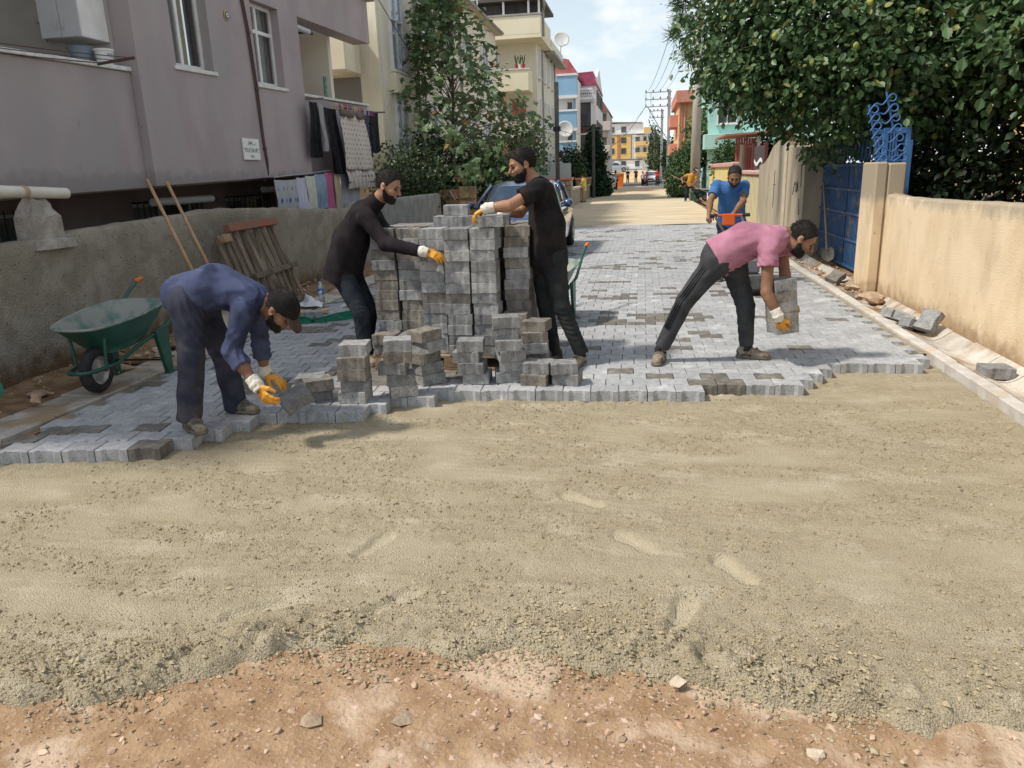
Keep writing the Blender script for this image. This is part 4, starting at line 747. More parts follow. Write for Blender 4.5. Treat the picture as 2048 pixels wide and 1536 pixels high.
wp = M().tube([(2.98, 24.9, -.3), (2.98, 24.9, 1.2), (3.0, 24.9, 2.25)], [.10, .095, .09], 9).build('wooden_post', PM('old_wood', (.13, .10, .07), (.2, .16, .12), 9, .9, .5, 40, stretch=(1, 1, .2))); tag(wp, 'weathered round wooden post between the fluted wall and the yellow wall', 'post')
ks = thing('kiosk', 'small shed with a red ribbed side and a flat roof beyond the yellow wall', 'shed', (3, 29, 0))
for k in range(8): M().bx(3.12 + k * .085, 3.19 + k * .085, 28.0, 28.06, -.2, 2.55, ch=.01).build('plank', PM('red_plank', (.30, .085, .07), (.36, .12, .10), 5, .7), ks)
M().bx(3.82, 3.92, 27.9, 28.05, -.2, 2.6).build('post', m_white, ks); M().prism([(2.7, 2.62), (5.2, 2.70), (5.2, 2.76), (2.7, 2.68)], 27.4, 31, lambda u, v, h: (u, h, v)).build('roof', PM('roof_rust', (.34, .16, .12), None), ks, recalc=True); M().bx(4.9, 5.1, 28, 31, -.2, 2.6).build('wall', m_tand, ks)

# ---- poles and wires
m_pc = PM('pole_concrete', (.36, .335, .29), (.43, .40, .355), 5, .85, .3, 60, stretch=(1, 1, .3)); m_pd = PM('pole_dark', (.07, .068, .062), (.10, .098, .09), 6, .7)
tag(M().tube([(2.63, 41.5, -.3), (2.66, 41.5, 10)], [.27, .165], 20).build('utility_pole', m_pc, None, True), 'thick round concrete utility pole beside the shovelling worker', 'pole')
lp = thing('utility_pole', 'thin dark square pole with a cable box on the left pavement', 'pole', (-3.8, 35, 0)); M().bx(-3.9, -3.72, 34.92, 35.1, -.2, 5.45, ch=.01).build('post', m_pd, lp); M().bx(-3.97, -3.65, 34.9, 35.12, 3.4, 3.6).build('clamp', m_blk, lp); M().lathe([(.08, 0), (.1, .1), (.1, .25), (.06, .3)], 10, (-3.62, 34.95, 2.25)).build('cable_box', m_blk, lp)
tag(M().tube([(-3.15, 50, -.2), (-3.14, 50, 4.5)], [.11, .09], 8).build('utility_pole', m_pd), 'dark slim pole standing before the cypress tree', 'pole')
def pylon(lbl, x, y, H, arms, mat, aw):
    t = thing('power_pole', lbl, 'power pole', (x, y, 0)); M().bx(x - .14, x + .14, y - .14, y + .14, -.2, H, ch=.02).build('post', mat, t)
    for z in arms:
        M().bx(x - aw, x + .25, y - .2, y - .141, z - .045, z + .045).build('crossarm', mat, t)
        for k in range(4): M().lathe([(.05, 0), (.07, .1), (.03, .2)], 8, (x - aw + .1 + k * aw / 3.4, y - .17, z + .046)).build('insulator', PM('insulator_brown', (.15, .08, .06), None, rough=.3), t)
    M().beam((x - aw + .08, y - .22, arms[0]), (x - aw + .08, y - .22, arms[-1]), .05, .05).beam((x - aw * .75, y - .22, arms[0]), (x - aw * .75, y - .22, arms[-1]), .05, .05).build('bracing', mat, t); return t
pylon('tall steel power pole with three long crossarms, nearer of the two', 2.35, 78, 8.95, (8.75, 8.1, 7.45), m_steel, 2.3); pylon('shorter power pole with crossarms standing farther off', 2.08, 95, 8.4, (8.25, 7.5), m_steel, 1.5)
tag(M().tube([(3.05, 58, -.2), (3.5, 58, 3.9)], [.17, .13], 8).build('utility_pole', m_pd), 'leaning dark wooden pole in front of the orange house', 'pole')
tag(M().tube([(1.55, 110, 0), (1.5, 110, 7)], [.2, .14], 8).build('utility_pole', m_pd), 'distant dark pole near the junction', 'pole')
def wires(lbl, segs, r=.012):
    m = M(); [m.tube(sag(a, b, s, 18), r, 4) for a, b, s in segs]; return tag(m.build('overhead_cable', m_blk), lbl, 'cable')
wires('bundle of power lines rising from the tall steel pole over the quince tree', [((.4 + .55 * k, 77.8, 8.95 - .0 * k), (1.9 + .35 * k, 12, 9.2), 1.0) for k in range(4)], .016)
wires('thin cables strung from the cream blocks to the square left pole', [((-6.9, 24, 3.6), (-3.8, 35, 3.5), .2), ((-3.8, 35, 3.5), (-3.14, 50, 4.2), .25), ((-5.75, 43.5, 3.9), (-3.8, 35, 3.8), .05), ((-3.14, 50, 4.2), (.05, 78, 7.4), .8)])
wires('slack cable hanging across the street between the far poles', [((.05, 77.8, 7.4), (-3.9, 95, 4.5), .5), ((.3, 77.8, 7.5), (2.2, 78, 4.5), .1), ((.5, 95, 7.4), (2.0, 95.2, 3.6), .1)], .03)
wires('black cable running from the mauve block towards the cream block', [((-6.3, 17.8, 6.2), (-7.0, 30, 3.5), .2)])
# ================================================================== TREES
OVAL = (np.array([(0, 0, 0), (.30, .28, .05), (.33, .62, .04), (0, 1.0, -.06), (-.33, .62, .04), (-.30, .28, .05)]), np.array([(0, 1, 2, 3), (0, 3, 4, 5)]))
_ma = [(0, .02)]; _mp = [(.06, .0), (.30, .02), (.62, -.02), (.40, .28), (.62, .50), (.28, .52), (.0, 1.0)]
_rim = _mp + [(-x, y) for x, y in _mp[-2::-1]]
MAPLE = (np.array([(0, .25, .06)] + [(x, y, -.05 * abs(x) - .06 * y * y) for x, y in _rim]), np.array([(0, k + 1, k + 2) for k in range(len(_rim) - 1)]))
NEEDLE = (np.array([(-.035, 0, 0), (.035, 0, 0), (.01, 1, 0), (-.01, 1, 0)]), np.array([(0, 1, 2, 3)]))
def orient(T, N):
    T = T / np.linalg.norm(T, axis=1, keepdims=True); X = np.cross(T, N); X /= np.linalg.norm(X, axis=1, keepdims=True) + 1e-9; return X, T, np.cross(X, T)
def leafmesh(name, P, T, N, S, kind, mat):
    base, F = kind; X, T, Z = orient(T, N); V = P[:, None] + S[:, None, None] * (base[None, :, 0:1] * X[:, None] + base[None, :, 1:2] * T[:, None] + base[None, :, 2:3] * Z[:, None])
    n, k = len(P), len(base); return npmesh(name, V.reshape(-1, 3), (F[None] + (np.arange(n) * k)[:, None, None]).reshape(-1, F.shape[1]), mat)
def clusters(C, per, spread, size, rg, droop=.45, outc=None):
    P = np.repeat(C, per, 0) + rg.normal(size=(len(C) * per, 3)) * spread; n = len(P)
    out = P - (outc if outc is not None else C.mean(0)); out /= np.linalg.norm(out, axis=1, keepdims=True) + 1e-6
    T = .6 * out + rg.normal(size=(n, 3)) * .6; T[:, 2] -= droop; N = np.array([0, 0, 1.0]) + .5 * out + rg.normal(size=(n, 3)) * .5
    return P, T, N, size * rg.uniform(.55, 1.3, n)
def in_ellipsoids(E, rg, inner=.45):
    out = []
    for c, r, n in E:
        d = rg.normal(size=(n, 3)); d /= np.linalg.norm(d, axis=1, keepdims=True); q = rg.uniform(inner ** 3, 1, (n, 1)) ** (1 / 3); lump = 1 + .16 * vnoise(d, 3.5, int(abs(c[0]) * 10))[:, None]; out.append(np.array(c) + d * q * lump * np.array(r))
    return np.concatenate(out)
def tree(name, lbl, base, C, per, spread, size, kind, mat, bark, trunk_r, seed, top, cat='tree', group=None, limbs=24, droop=.45, single=0, outc=None):
    rg = np.random.default_rng(seed); base = Vector(base); t = thing(name, lbl, cat, base, group=group)
    P, T, N, S = clusters(C, per, spread, size, rg, droop, outc)
    m = M(); top = Vector(top); tp = [base + (top - base) * (k / 7) + Vector((rg.normal() * .06, rg.normal() * .06, 0)) * (k > 0) for k in range(8)]
    m.tube(tp, [trunk_r * (1.25 if k == 0 else 1 - .8 * k / 7) for k in range(8)], 9); m.build('trunk', bark, t, True); lm = M()
    for k in rg.choice(len(C), min(limbs, len(C)), False):
        c = Vector(C[k]); h = min(max((c.z - base.z) / (top.z - base.z) * .75, .18), .9); a = base.lerp(top, h); mid = a.lerp(c, .5) + Vector((0, 0, .12 * (c - a).length)); r0 = trunk_r * (1 - .8 * h) * .42
        lm.tube([a, mid, c], [r0, r0 * .6, r0 * .2], 5)
    if limbs: tag(lm.build('limbs', bark, t), kind='stuff')
    keep = np.ones(len(P), bool)
    if single:
        d = np.linalg.norm(P - np.array([0, 0, 1.6]), axis=1); px_ = P - np.array([0, 0, 1.6]); cx = px_ @ np.array([.98548738, .16627481, -.0341658]); cz = px_ @ np.array([-.1693087, .94833544, -.26831783]); cy = px_ @ np.array([.01221385, -.27020841, -.96272438])
        vis = (np.abs(cx / cz) < .67) & (cy / cz > -.50); d[~vis] = 99; dd = d - 2.0 * (S / S.mean())
        o_ = np.argsort(dd)[:single]; keep[o_] = False
        b0, F0 = kind; me = npmesh('leaf', b0, F0, mat); X, TT, Z = orient(T, N)
        for k in o_:
            o = link('leaf', me, t, True); o.matrix_local = Matrix(((X[k][0] * S[k], TT[k][0] * S[k], Z[k][0] * S[k], P[k][0] - base.x), (X[k][1] * S[k], TT[k][1] * S[k], Z[k][1] * S[k], P[k][1] - base.y), (X[k][2] * S[k], TT[k][2] * S[k], Z[k][2] * S[k], P[k][2] - base.z), (0, 0, 0, 1)))
    f = link('crown', leafmesh('crown', P[keep], T[keep], N[keep], S[keep], kind, mat), t); tag(f, kind='stuff'); return t
m_bark = PM('bark', (.10, .075, .055), (.17, .135, .10), 9, .95, .9, 30, stretch=(1, 1, .25), bdist=.02)
lm_q = leaf_mat('quince_leaf', (.030, .072, .024), (.115, .195, .075), (.24, .24, .08), .25)
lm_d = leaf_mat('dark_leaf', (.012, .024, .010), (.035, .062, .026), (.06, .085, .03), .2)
lm_m = leaf_mat('maple_leaf', (.072, .125, .052), (.18, .26, .11), (.32, .22, .10), .35)
lm_b = leaf_mat('bush_leaf', (.022, .045, .015), (.06, .095, .035), (.12, .14, .05), .3)
lm_g = leaf_mat('hedge_leaf', (.025, .062, .018), (.06, .125, .035), (.09, .16, .05), .3)
lm_c = leaf_mat('cypress_leaf', (.014, .040, .020), (.035, .075, .036), None, .2)
rg = np.random.default_rng(21)
# quince tree over the right hand wall
EQ = [((2.7, 13.4, 4.1), (2.15, 2.0, 2.5), 1500), ((3.7, 12.2, 3.3), (1.75, 1.7, 1.75), 950), ((4.3, 13.2, 5.6), (3.0, 2.4, 1.9), 700), ((1.75, 13.2, 3.1), (.9, 1.1, .95), 330)]
CQ = in_ellipsoids(EQ, rg); CQ = CQ[((CQ[:, 0] > 2.7) | (CQ[:, 2] > 1.95 + .5 * np.clip(2.7 - CQ[:, 0], 0, 2))) & (CQ[:, 2] > 1.62) & ~((CQ[:, 0] < 3.3) & (CQ[:, 0] > 2.3) & (CQ[:, 1] < 11.6) & (CQ[:, 2] < 2.6))]
qt = tree('quince_tree', 'large quince tree with yellow green fruit overhanging the blue gate', (3.9, 13.2, -.1), CQ, 15, .13, .105, OVAL, lm_q, m_bark, .17, 31, (3.7, 13.2, 4.8), limbs=50, single=300, outc=np.array([3.6, 14.0, 4.2]))
qm = M().lathe([(.004, -.05), (.022, -.046), (.040, -.02), (.043, .004), (.034, .030), (.017, .045), (.006, .050)], 10).mesh('quince', PM('quince_skin', (.20, .24, .055), (.33, .33, .08), 14, .55, rnd=.2), True)
vis = CQ[np.argsort(CQ[:, 1] + .25 * rg.normal(size=len(CQ)))[:500]]
for k in rg.choice(len(vis), 36, False):
    o = link('quince', qm, qt, True); p = vis[k] + np.array([-.10, -.28, -.05]) - np.array(qt.location); o.location = tuple(p); o.rotation_euler = (rg.normal() * .3, rg.normal() * .3, 0); o.scale = (.95,) * 3
# darker tree at the right edge, nearer
ER = [((5.9, 10.4, 3.7), (2.2, 2.2, 2.1), 1000), ((5.1, 8.4, 4.2), (1.5, 1.7, 1.3), 430), ((7.2, 8.6, 4.0), (2.0, 2.0, 2.2), 600), ((6.6, 12.5, 5.2), (2.6, 2.0, 2.2), 600), ((4.5, 10.0, 3.1), (.8, .9, .75), 130)]
CR = in_ellipsoids(ER, rg); CR = CR[CR[:, 2] > 2.0 + .15 * np.sin(CR[:, 0] * 4)]
tree('loquat_tree', 'dark broad leaved tree behind the tan wall at the right edge of the photo', (6.0, 10.0, -.1), CR, 13, .15, .135, OVAL, lm_q, m_bark, .16, 33, (6.0, 9.9, 4.6), limbs=40, single=200, outc=np.array([6, 11, 3.5]))
EB = [((4.9, 12.6, 1.3), (1.3, 1.0, 1.3), 420), ((6.6, 13.2, 1.7), (1.9, 1.0, 1.8), 600), ((7.6, 10.8, 1.5), (.9, 2.2, 1.9), 500), ((4.7, 14.6, 1.7), (1.0, 1.6, 1.7), 420), ((4.3, 12.0, 1.3), (.6, 1.4, 1.2), 160)]
tree('shrub', 'deep shaded shrubbery filling the yard behind the tan wall', (6.2, 12.8, -.1), in_ellipsoids(EB, rg, .2), 9, .15, .11, OVAL, lm_d, m_bark, .08, 35, (6.2, 12.8, 1.6), 'shrub', limbs=20)  # dark leaved shrubs added to fill the yard with shade
EY = [((4.55, 9.3, 3.35), (.5, .5, .4), 46), ((5.2, 9.0, 3.0), (.5, .5, .4), 40)]
tree('shrub', 'light yellow green fine leaved spray hanging at the top right', (4.9, 9.6, -.1), in_ellipsoids(EY, rg, .1), 26, .11, .05, OVAL, leaf_mat('lime_leaf', (.10, .15, .03), (.24, .28, .07), None, .4), m_bark, .03, 37, (4.9, 9.4, 3.6), 'shrub', limbs=20)
# pine bough
pb_ = thing('pine_tree', 'pine whose long needled bough shows left of the quince crown against the sky', 'tree', (3.9, 17, 0))
M().tube([(3.9, 17, -.2), (3.95, 17, 3), (3.9, 17, 7.5)], [.16, .12, .05], 9).build('trunk', m_bark, pb_); M().tube([(3.9, 17, 3.9), (1.3, 16.6, 4.45), (.75, 16.4, 4.75), (.55, 16.3, 5.0)], [.05, .03, .02, .012], 6).tube([(1.3, 16.6, 4.45), (.95, 16.6, 4.25), (.7, 16.5, 4.3)], [.025, .018, .01], 6).build('bough', m_bark, pb_)
nP, nT = [], []
for c in ((.55, 16.3, 5.05), (.62, 16.35, 4.85), (.70, 16.4, 4.65), (.75, 16.4, 4.4), (.95, 16.5, 4.3), (.75, 16.4, 5.3), (1.0, 16.5, 4.8), (.6, 16.3, 4.15), (.9, 16.5, 3.75)):
    d = rg.normal(size=(130, 3)); d[:, 0] -= .5; d[:, 2] += .3; nP.append(np.repeat([c], 130, 0) + rg.normal(size=(130, 3)) * .05); nT.append(d)
nP = np.concatenate(nP); nT = np.concatenate(nT)
tag(link('needles', leafmesh('needles', nP, nT, rg.normal(size=nP.shape), rg.uniform(.16, .32, len(nP)), NEEDLE, leaf_mat('pine_needle', (.05, .085, .04), (.10, .15, .075), None, .3)), pb_), kind='stuff')
# young maple on the left
n = 440; z = rg.uniform(0, 1, n) ** 1.25; zz = 1.35 + z * 5.7; R = np.interp(zz, [1.3, 2.2, 3.0, 4.0, 5.0, 6.0, 7.1], [2.6, 3.0, 2.6, 2.2, 1.55, 1.0, .15]); a = rg.uniform(0, 6.28, n); q = np.sqrt(rg.uniform(.06, 1, n)); q *= 1 + .22 * np.sin(a * 3 + zz * 2.3)
CM = np.stack([-5.75 + R * q * np.cos(a), 23.2 + R * q * np.sin(a), zz - .12 * q * R], -1); CM = CM[~((CM[:, 0] < -7.0) & (CM[:, 1] > 20.6))]
tree('maple_tree', 'young maple with a thin straight trunk in front of the cream blocks', (-5.75, 23.2, -.1), CM, 8, .18, .195, MAPLE, lm_m, m_bark, .075, 41, (-5.55, 23.2, 6.9), limbs=90, droop=.75, single=260, outc=np.array([-5.75, 23.2, 3]))
EBs = [((-6.2, 20.3, 1.5), (1.0, 1.2, 1.1), 260), ((-4.9, 22.5, 1.5), (1.3, 1.2, 1.0), 260), ((-6.6, 23.5, 1.6), (.7, 2.2, 1.3), 260)]
tree('shrub', 'dark brownish green shrubs under the young maple behind the wall', (-5.9, 22, -.1), in_ellipsoids(EBs, rg, .2), 14, .16, .11, OVAL, lm_b, m_bark, .06, 43, (-5.9, 22, 1.8), 'shrub', limbs=24)
EV = [((-4.55, 27.5, 2.2), (1.1, 1.3, 1.3), 330)]
tree('tree', 'bushy small leaved tree right of the maple before the corner block', (-4.7, 27.5, -.1), in_ellipsoids(EV, rg, .3), 14, .16, .11, OVAL, lm_b, m_bark, .09, 44, (-4.6, 27.5, 2.6), limbs=20)
# cypress and far greenery
def cone(c, R0, z0, z1, n): z = rg.uniform(0, 1, n) ** 1.4; a = rg.uniform(0, 6.28, n); r = R0 * np.minimum(1, z * 5 + .55) * (1 - z) ** .75 * np.sqrt(rg.uniform(.3, 1, n)) * (1 + .15 * np.sin(a * 4)); return np.stack([c[0] + r * np.cos(a), c[1] + r * np.sin(a), z0 + (z1 - z0) * z], -1)
tree('cypress_tree', 'dark green conical cypress on the left of the far street', (-3.25, 52, -.1), cone((-3.25, 52), 1.25, .15, 4.25, 700), 14, .12, .2, NEEDLE[0:2] if 0 else OVAL, lm_c, m_bark, .1, 51, (-3.25, 52, 3.5), limbs=0, droop=-.5)
tree('tree', 'rounded dark bush beside the cypress by the stone pillar', (-4.3, 47, -.1), in_ellipsoids([((-4.25, 47, 1.7), (.75, .8, 1.5), 260)], rg, .3), 12, .16, .16, OVAL, lm_b, m_bark, .1, 52, (-4.3, 47, 2.0), limbs=0)
tree('hedge', 'clipped bright green hedge bulging over the right pavement', (2.3, 48, -.1), in_ellipsoids([((2.35, 48, 1.35), (1.0, 2.6, 1.45), 620), ((2.0, 46.2, .7), (.6, .8, .7), 130)], rg, .5), 14, .14, .13, OVAL, lm_g, m_bark, .05, 53, (2.3, 48, 1.5), 'hedge', limbs=0)
tree('tree', 'dark leafy tree behind the concrete pole', (3.9, 48, -.1), in_ellipsoids([((4.0, 48, 3.4), (1.5, 1.5, 1.7), 380), ((3.1, 47, 2.6), (.7, .8, .9), 110)], rg, .3), 12, .2, .17, OVAL, lm_q, m_bark, .12, 54, (3.9, 48, 3.6), limbs=14)
tree('shrub', 'light green shrub beside the red ribbed shed', (3.5, 33.5, -.1), in_ellipsoids([((3.55, 33.5, 1.7), (.75, 1.0, 1.1), 220), ((4.3, 30.2, 1.9), (.6, .8, 1.0), 150)], rg, .3), 14, .12, .11, OVAL, lm_g, m_bark, .05, 55, (3.5, 33.5, 1.9), 'shrub', limbs=0)
for k, (x, y, r, h, l) in enumerate(((3.0, 105, 1.6, 5.2, 'dark round tree right of the far power poles'), (2.2, 120, 1.5, 6.2, 'taller far tree between the power poles'), (3.4, 84, 1.3, 4.6, 'bushy tree behind the tall steel power pole'), (1.6, 152, 1.6, 10.2, 'tall pale green tree rising behind the end block'), (4.4, 72, 1.4, 4.2, 'dark tree left of the orange house'))):
    tree('tree', l, (x, y, -.1), in_ellipsoids([((x, y, h * .58), (r, r, h * .44), 260)], rg, .3), 10, .3, .34, OVAL, lm_b if k != 3 else lm_g, m_bark, .15, 60 + k, (x, y, h * .7), limbs=0)
# ================================================================== PAVERS IN STACKS
ORD = ['top', 'second', 'third', 'fourth', 'fifth', 'sixth', 'seventh', 'eighth', 'ninth', 'tenth', 'eleventh', 'twelfth']
rgk = np.random.default_rng(17)
def paver(x, y, ztop, rz=0, label='', group=None, brown=False, rot=None, name='paver'):
    o = link(name, PM_B if brown else PM_S); o.location = (x, y, ztop); o.rotation_euler = rot or (rgk.normal() * .008, rgk.normal() * .008, rz); return tag(o, label, 'paver', group)
m_wood = PM('pallet_wood', (.22, .145, .085), (.33, .235, .15), 8, .85, .5, 60, stretch=(1, .15, 1), rnd=.15); m_woodd = PM('old_pallet_wood', (.13, .095, .065), (.22, .17, .125), 7, .9, .6, 50, stretch=(1, 1, .15), rnd=.25); m_woodr = PM('red_stained_wood', (.28, .10, .06), (.22, .12, .085), 7, .85, .5, 50, c3=(.2, .15, .11), s3=5, r3=(.55, .7))
pal = thing('pallet', 'wooden pallet carrying the tall stack of pavers', 'pallet', (-1.6, 6.6, 0))
for y in (6.12, 6.62, 7.05): 
    for x in (-2.22, -1.6, -1.02): M().bx(x - .07, x + .07, y - .05, y + .05, .022, .105, ch=.004).build('block', m_wood, pal)
    M().bx(-2.30, -.94, y - .05, y + .05, .001, .021, ch=.003).build('runner', m_wood, pal)
for k in range(7): M().bx(-2.31, -.93, 6.07 + k * .16, 6.19 + k * .16, .107, .13, ch=.003).build('deck_board', m_wood, pal)
XC = [-2.19 + .226 * k for k in range(6)]; ZB = .131; COLN = ['leftmost', 'second', 'third', 'fourth', 'fifth', 'rightmost']; G_ST = 'grey pavers stacked on the pallet'
nl = {0: [2, 2, 12, 12, 12, 4], 1: [12] * 6}
for r, y in enumerate((6.155, 6.345, 6.53, 6.715, 6.90)):
    for c in range(6):
        L = nl.get(r, [12] * 6)[c]
        for l in range(L):
            shown = (r == 0) or (r == 1 and (c in (0, 1, 5) or l >= 10)) or c in (0, 5) or r == 4 or l >= 11
            if not shown: continue
            ROW = ['front', 'second', 'third', 'fourth', 'back'][r]; TP = 'top' if l == L - 1 else ORD[L - 1 - l] + ' from the top'
            lab = f"paver in the tall stack's front face, {COLN[c]} column, {TP}" if r == 0 else f"paver in the tall stack's set back {COLN[c]} column, {TP}" if (r == 1 and c in (0, 1, 5)) else f"paver in the tall stack's {ROW} row, {COLN[c]} column, {TP}" 
            x = XC[c] + rgk.normal() * .006 + (.02 if c == 5 else 0) + (-.02 if (c < 2 and r == 1) else 0); yy = y + (.06 if c == 2 and r == 0 else 0) + rgk.normal() * .006 + (.02 if c < 2 and r == 1 else 0)
            paver(x, yy, ZB + .0885 * (l + 1), rgk.normal() * .02, lab, G_ST, brown=(rgk.random() < (.5 if c < 2 else .12)) or (c == 5 and rgk.random() < .5))
zt = ZB + .0885 * 12
for k, (x, y, a, n) in enumerate(((-1.66, 6.42, .05, 'left'), (-1.44, 6.40, .0, 'middle'), (-1.22, 6.42, .1, 'right'))): paver(x, y, zt + .089, a, f'{n} paver of the lower loose course on top of the tall stack', G_ST)
paver(-1.58, 6.45, zt + .1775, .12, 'topmost loose paver lying across two others on the tall stack', G_ST)
paver(-1.215, 6.14, zt + .094, .06, 'paver gripped by the man in black on the front edge of the tall stack', G_ST)
# low stacks on the laid paving
LOW = [(-2.40, 5.13, 2, .55, 0, 'two high stack nearest the bent man in blue'), (-2.10, 5.14, 5, .12, 1, 'five high stack second from the left'), (-1.83, 5.32, 5, .25, 0, 'five high stack third from the left'), (-1.70, 5.66, 5, .95, 2, 'five high stack at the left pallet end'), (-1.30, 5.70, 4, .06, 0, 'four high stack before the pallet opening'), (-1.05, 5.76, 6, .28, 0, 'six high stack, tallest of the front row'), (-.86, 6.02, 5, .0, 2, 'five high stack right of the tallest front stack'), (-.80, 5.69, 2, -.03, 0, 'two high stack left of the last front stack'), (-.575, 5.70, 2, .02, 0, 'two high stack farthest right in front'), (-2.52, 5.20, 2, .3, 0, 'two high stack under the bent man in blue')]
for x, y, n, a, b, nm in LOW:
    for l in range(n):
        ta = a + rgk.normal() * .10; paver(x + rgk.normal() * .018 + (.02 * l if n == 4 else 0) * -1, y + rgk.normal() * .014, .0885 * (l + 1) + .002, ta, f'{ORD[n - 1 - l]} paver from above in the {nm}' if l < n - 1 else f'top paver of the {nm}', 'pavers in low stacks along the laying edge', brown=rgk.random() < (.15 + .35 * (b == 2)) or (b == 1 and l == 2))
# held pavers
axis = Vector((-.115, .03, 1)).normalized(); A = Vector((1.15, 6.36, .275)); RH = axis.to_track_quat('Z', 'Y').to_matrix()
for k in range(5):
    o = paver(0, 0, 0, 0, f'{ORD[4 - k]} paver from above in the bundle of five carried by the man in pink', 'five pavers carried by the man in pink', brown=k in (1, 3)); o.matrix_world = Matrix.Translation(A + axis * .0885 * (k + 1)) @ (RH @ Matrix.Rotation(.5 + rgk.normal() * .04, 3, 'Z')).to_4x4()
o = paver(-2.42, 4.74, .165, 0, 'tilted paver being set down by the bent man in blue', None, rot=(rad(14), rad(-24), rad(38)))
# loose pavers on the right gutter
for x, y, z, rx, rot, nm in ((2.66, 8.42, .085, 0, (.05, .3, .3), 'loose paver farthest back in the little heap on the right gutter'), (2.66, 8.12, .10, 0, (.3, .25, 1.2), 'loose paver second from the back in the little heap on the right gutter'), (2.67, 7.86, .08, 0, (-.1, .35, .2), 'loose paver third from the back in the little heap on the right gutter'), (2.70, 7.66, .135, 0, (.15, -.95, .5), 'loose paver tipped on edge at the near end of the gutter heap'), (2.69, 6.12, .062, 0, (0, .02, .02), 'single loose paver lying on the right gutter nearest the camera'), (2.66, 11.1, .10, 0, (.3, -.5, .6), 'dark loose paver on the gutter near the blue gate')):
    paver(x, y, z, 0, nm, 'loose pavers on the right gutter', brown='dark' in nm, rot=rot)

# ================================================================== LEANING PALLET, SHOVELS
lp2 = thing('pallet', 'old broken pallet leaning against the grey garden wall', 'pallet', (-4.9, 9.2, 0))
def lean(y, s, off=0): return Vector((-4.70 - .40 * s + off, y, 1.13 * s))
rg = np.random.default_rng(12)
for k, y in enumerate(np.linspace(8.46, 9.92, 11)):
    dy = rg.normal() * .03 + (.16 if k == 6 else 0); M().beam(lean(y - dy, .0 if k != 6 else .42), lean(y + dy - .04, .96 if k else .88), .085, .022, .003, up=(1, 0, .3)).build('slat', m_woodd, lp2)
M().beam(lean(8.66, .96, .055), lean(9.93, .97, .055), .10, .085, .006, up=(1, 0, .3)).build('top_beam', m_woodr, lp2); M().beam(lean(8.75, .42, .06), lean(9.98, .44, .06), .07, .075, .006, up=(1, 0, .3)).build('middle_beam', m_woodd, lp2)
M().beam(lean(8.44, .86, .05), lean(8.62, .86, .05), .10, .09, .006, up=(1, 0, .3)).build('corner_block', m_wood, lp2); M().beam(lean(8.5, .05, .05), lean(9.95, .05, .05), .07, .07, .006, up=(1, 0, .3)).build('bottom_beam', m_woodd, lp2)
m_hand = PM('handle_wood', (.40, .24, .13), (.47, .30, .17), 5, .6, .15, 60, stretch=(6, 6, .5)); m_spade = PM('worn_spade', (.46, .41, .32), (.36, .31, .24), 8, .5, .2, 60, metal=.2)
def shovel(lbl, top, bot, blade_mat, bw=.13, roll=0):
    t = thing('shovel', lbl, 'shovel', bot); top, bot = Vector(top), Vector(bot); M().tube([top, bot], [.017, .019], 10).build('handle', m_hand, t, True)
    d = (bot - top).normalized(); s = d.cross(Vector((0, 0, 1))).normalized(); s = Matrix.Rotation(roll, 3, d) @ s; nrm = s.cross(d); m = M()
    for o_ in (0, .004):
        m.grid(9, 11, lambda u, v: bot + d * (v * .28) + s * ((u - .5) * 2 * bw * min(1, .55 + 3 * v) * (1 if v < .6 else math.sqrt(max(0, 1 - ((v - .6) / .42) ** 2)))) + nrm * (-.05 * (1 - (2 * u - 1) ** 2) * (1 - .6 * v) + o_ + .03))
    m.build('blade', blade_mat, t, True); M().tube([bot - d * .12, bot + d * .05], [.021, .024], 10).build('socket', blade_mat, t, True); return t
shovel('long wooden shovel handle leaning on the grey wall, left of the pair', (-5.16, 7.44, 1.69), (-4.44, 7.17, .30), m_spade, roll=.5); shovel('long wooden shovel handle leaning on the grey wall, right of the pair', (-5.16, 7.78, 1.66), (-4.50, 7.58, .30), m_spade, roll=.4)
m_gteal = PM('teal_enamel', (.035, .20, .15), (.06, .25, .19), 5, .4, .2, 40, c3=(.25, .28, .22), s3=7, r3=(.6, .75)); shovel('teal painted shovel blade cut off by the left edge of the photo', (-5.5, 3.95, 1.4), (-4.78, 4.44, .36), m_gteal, .15, roll=-.9)
t = shovel('broom handle leaning at the corner of the blue gate', (3.10, 14.25, 1.28), (3.02, 13.3, .25), m_spade, .1)

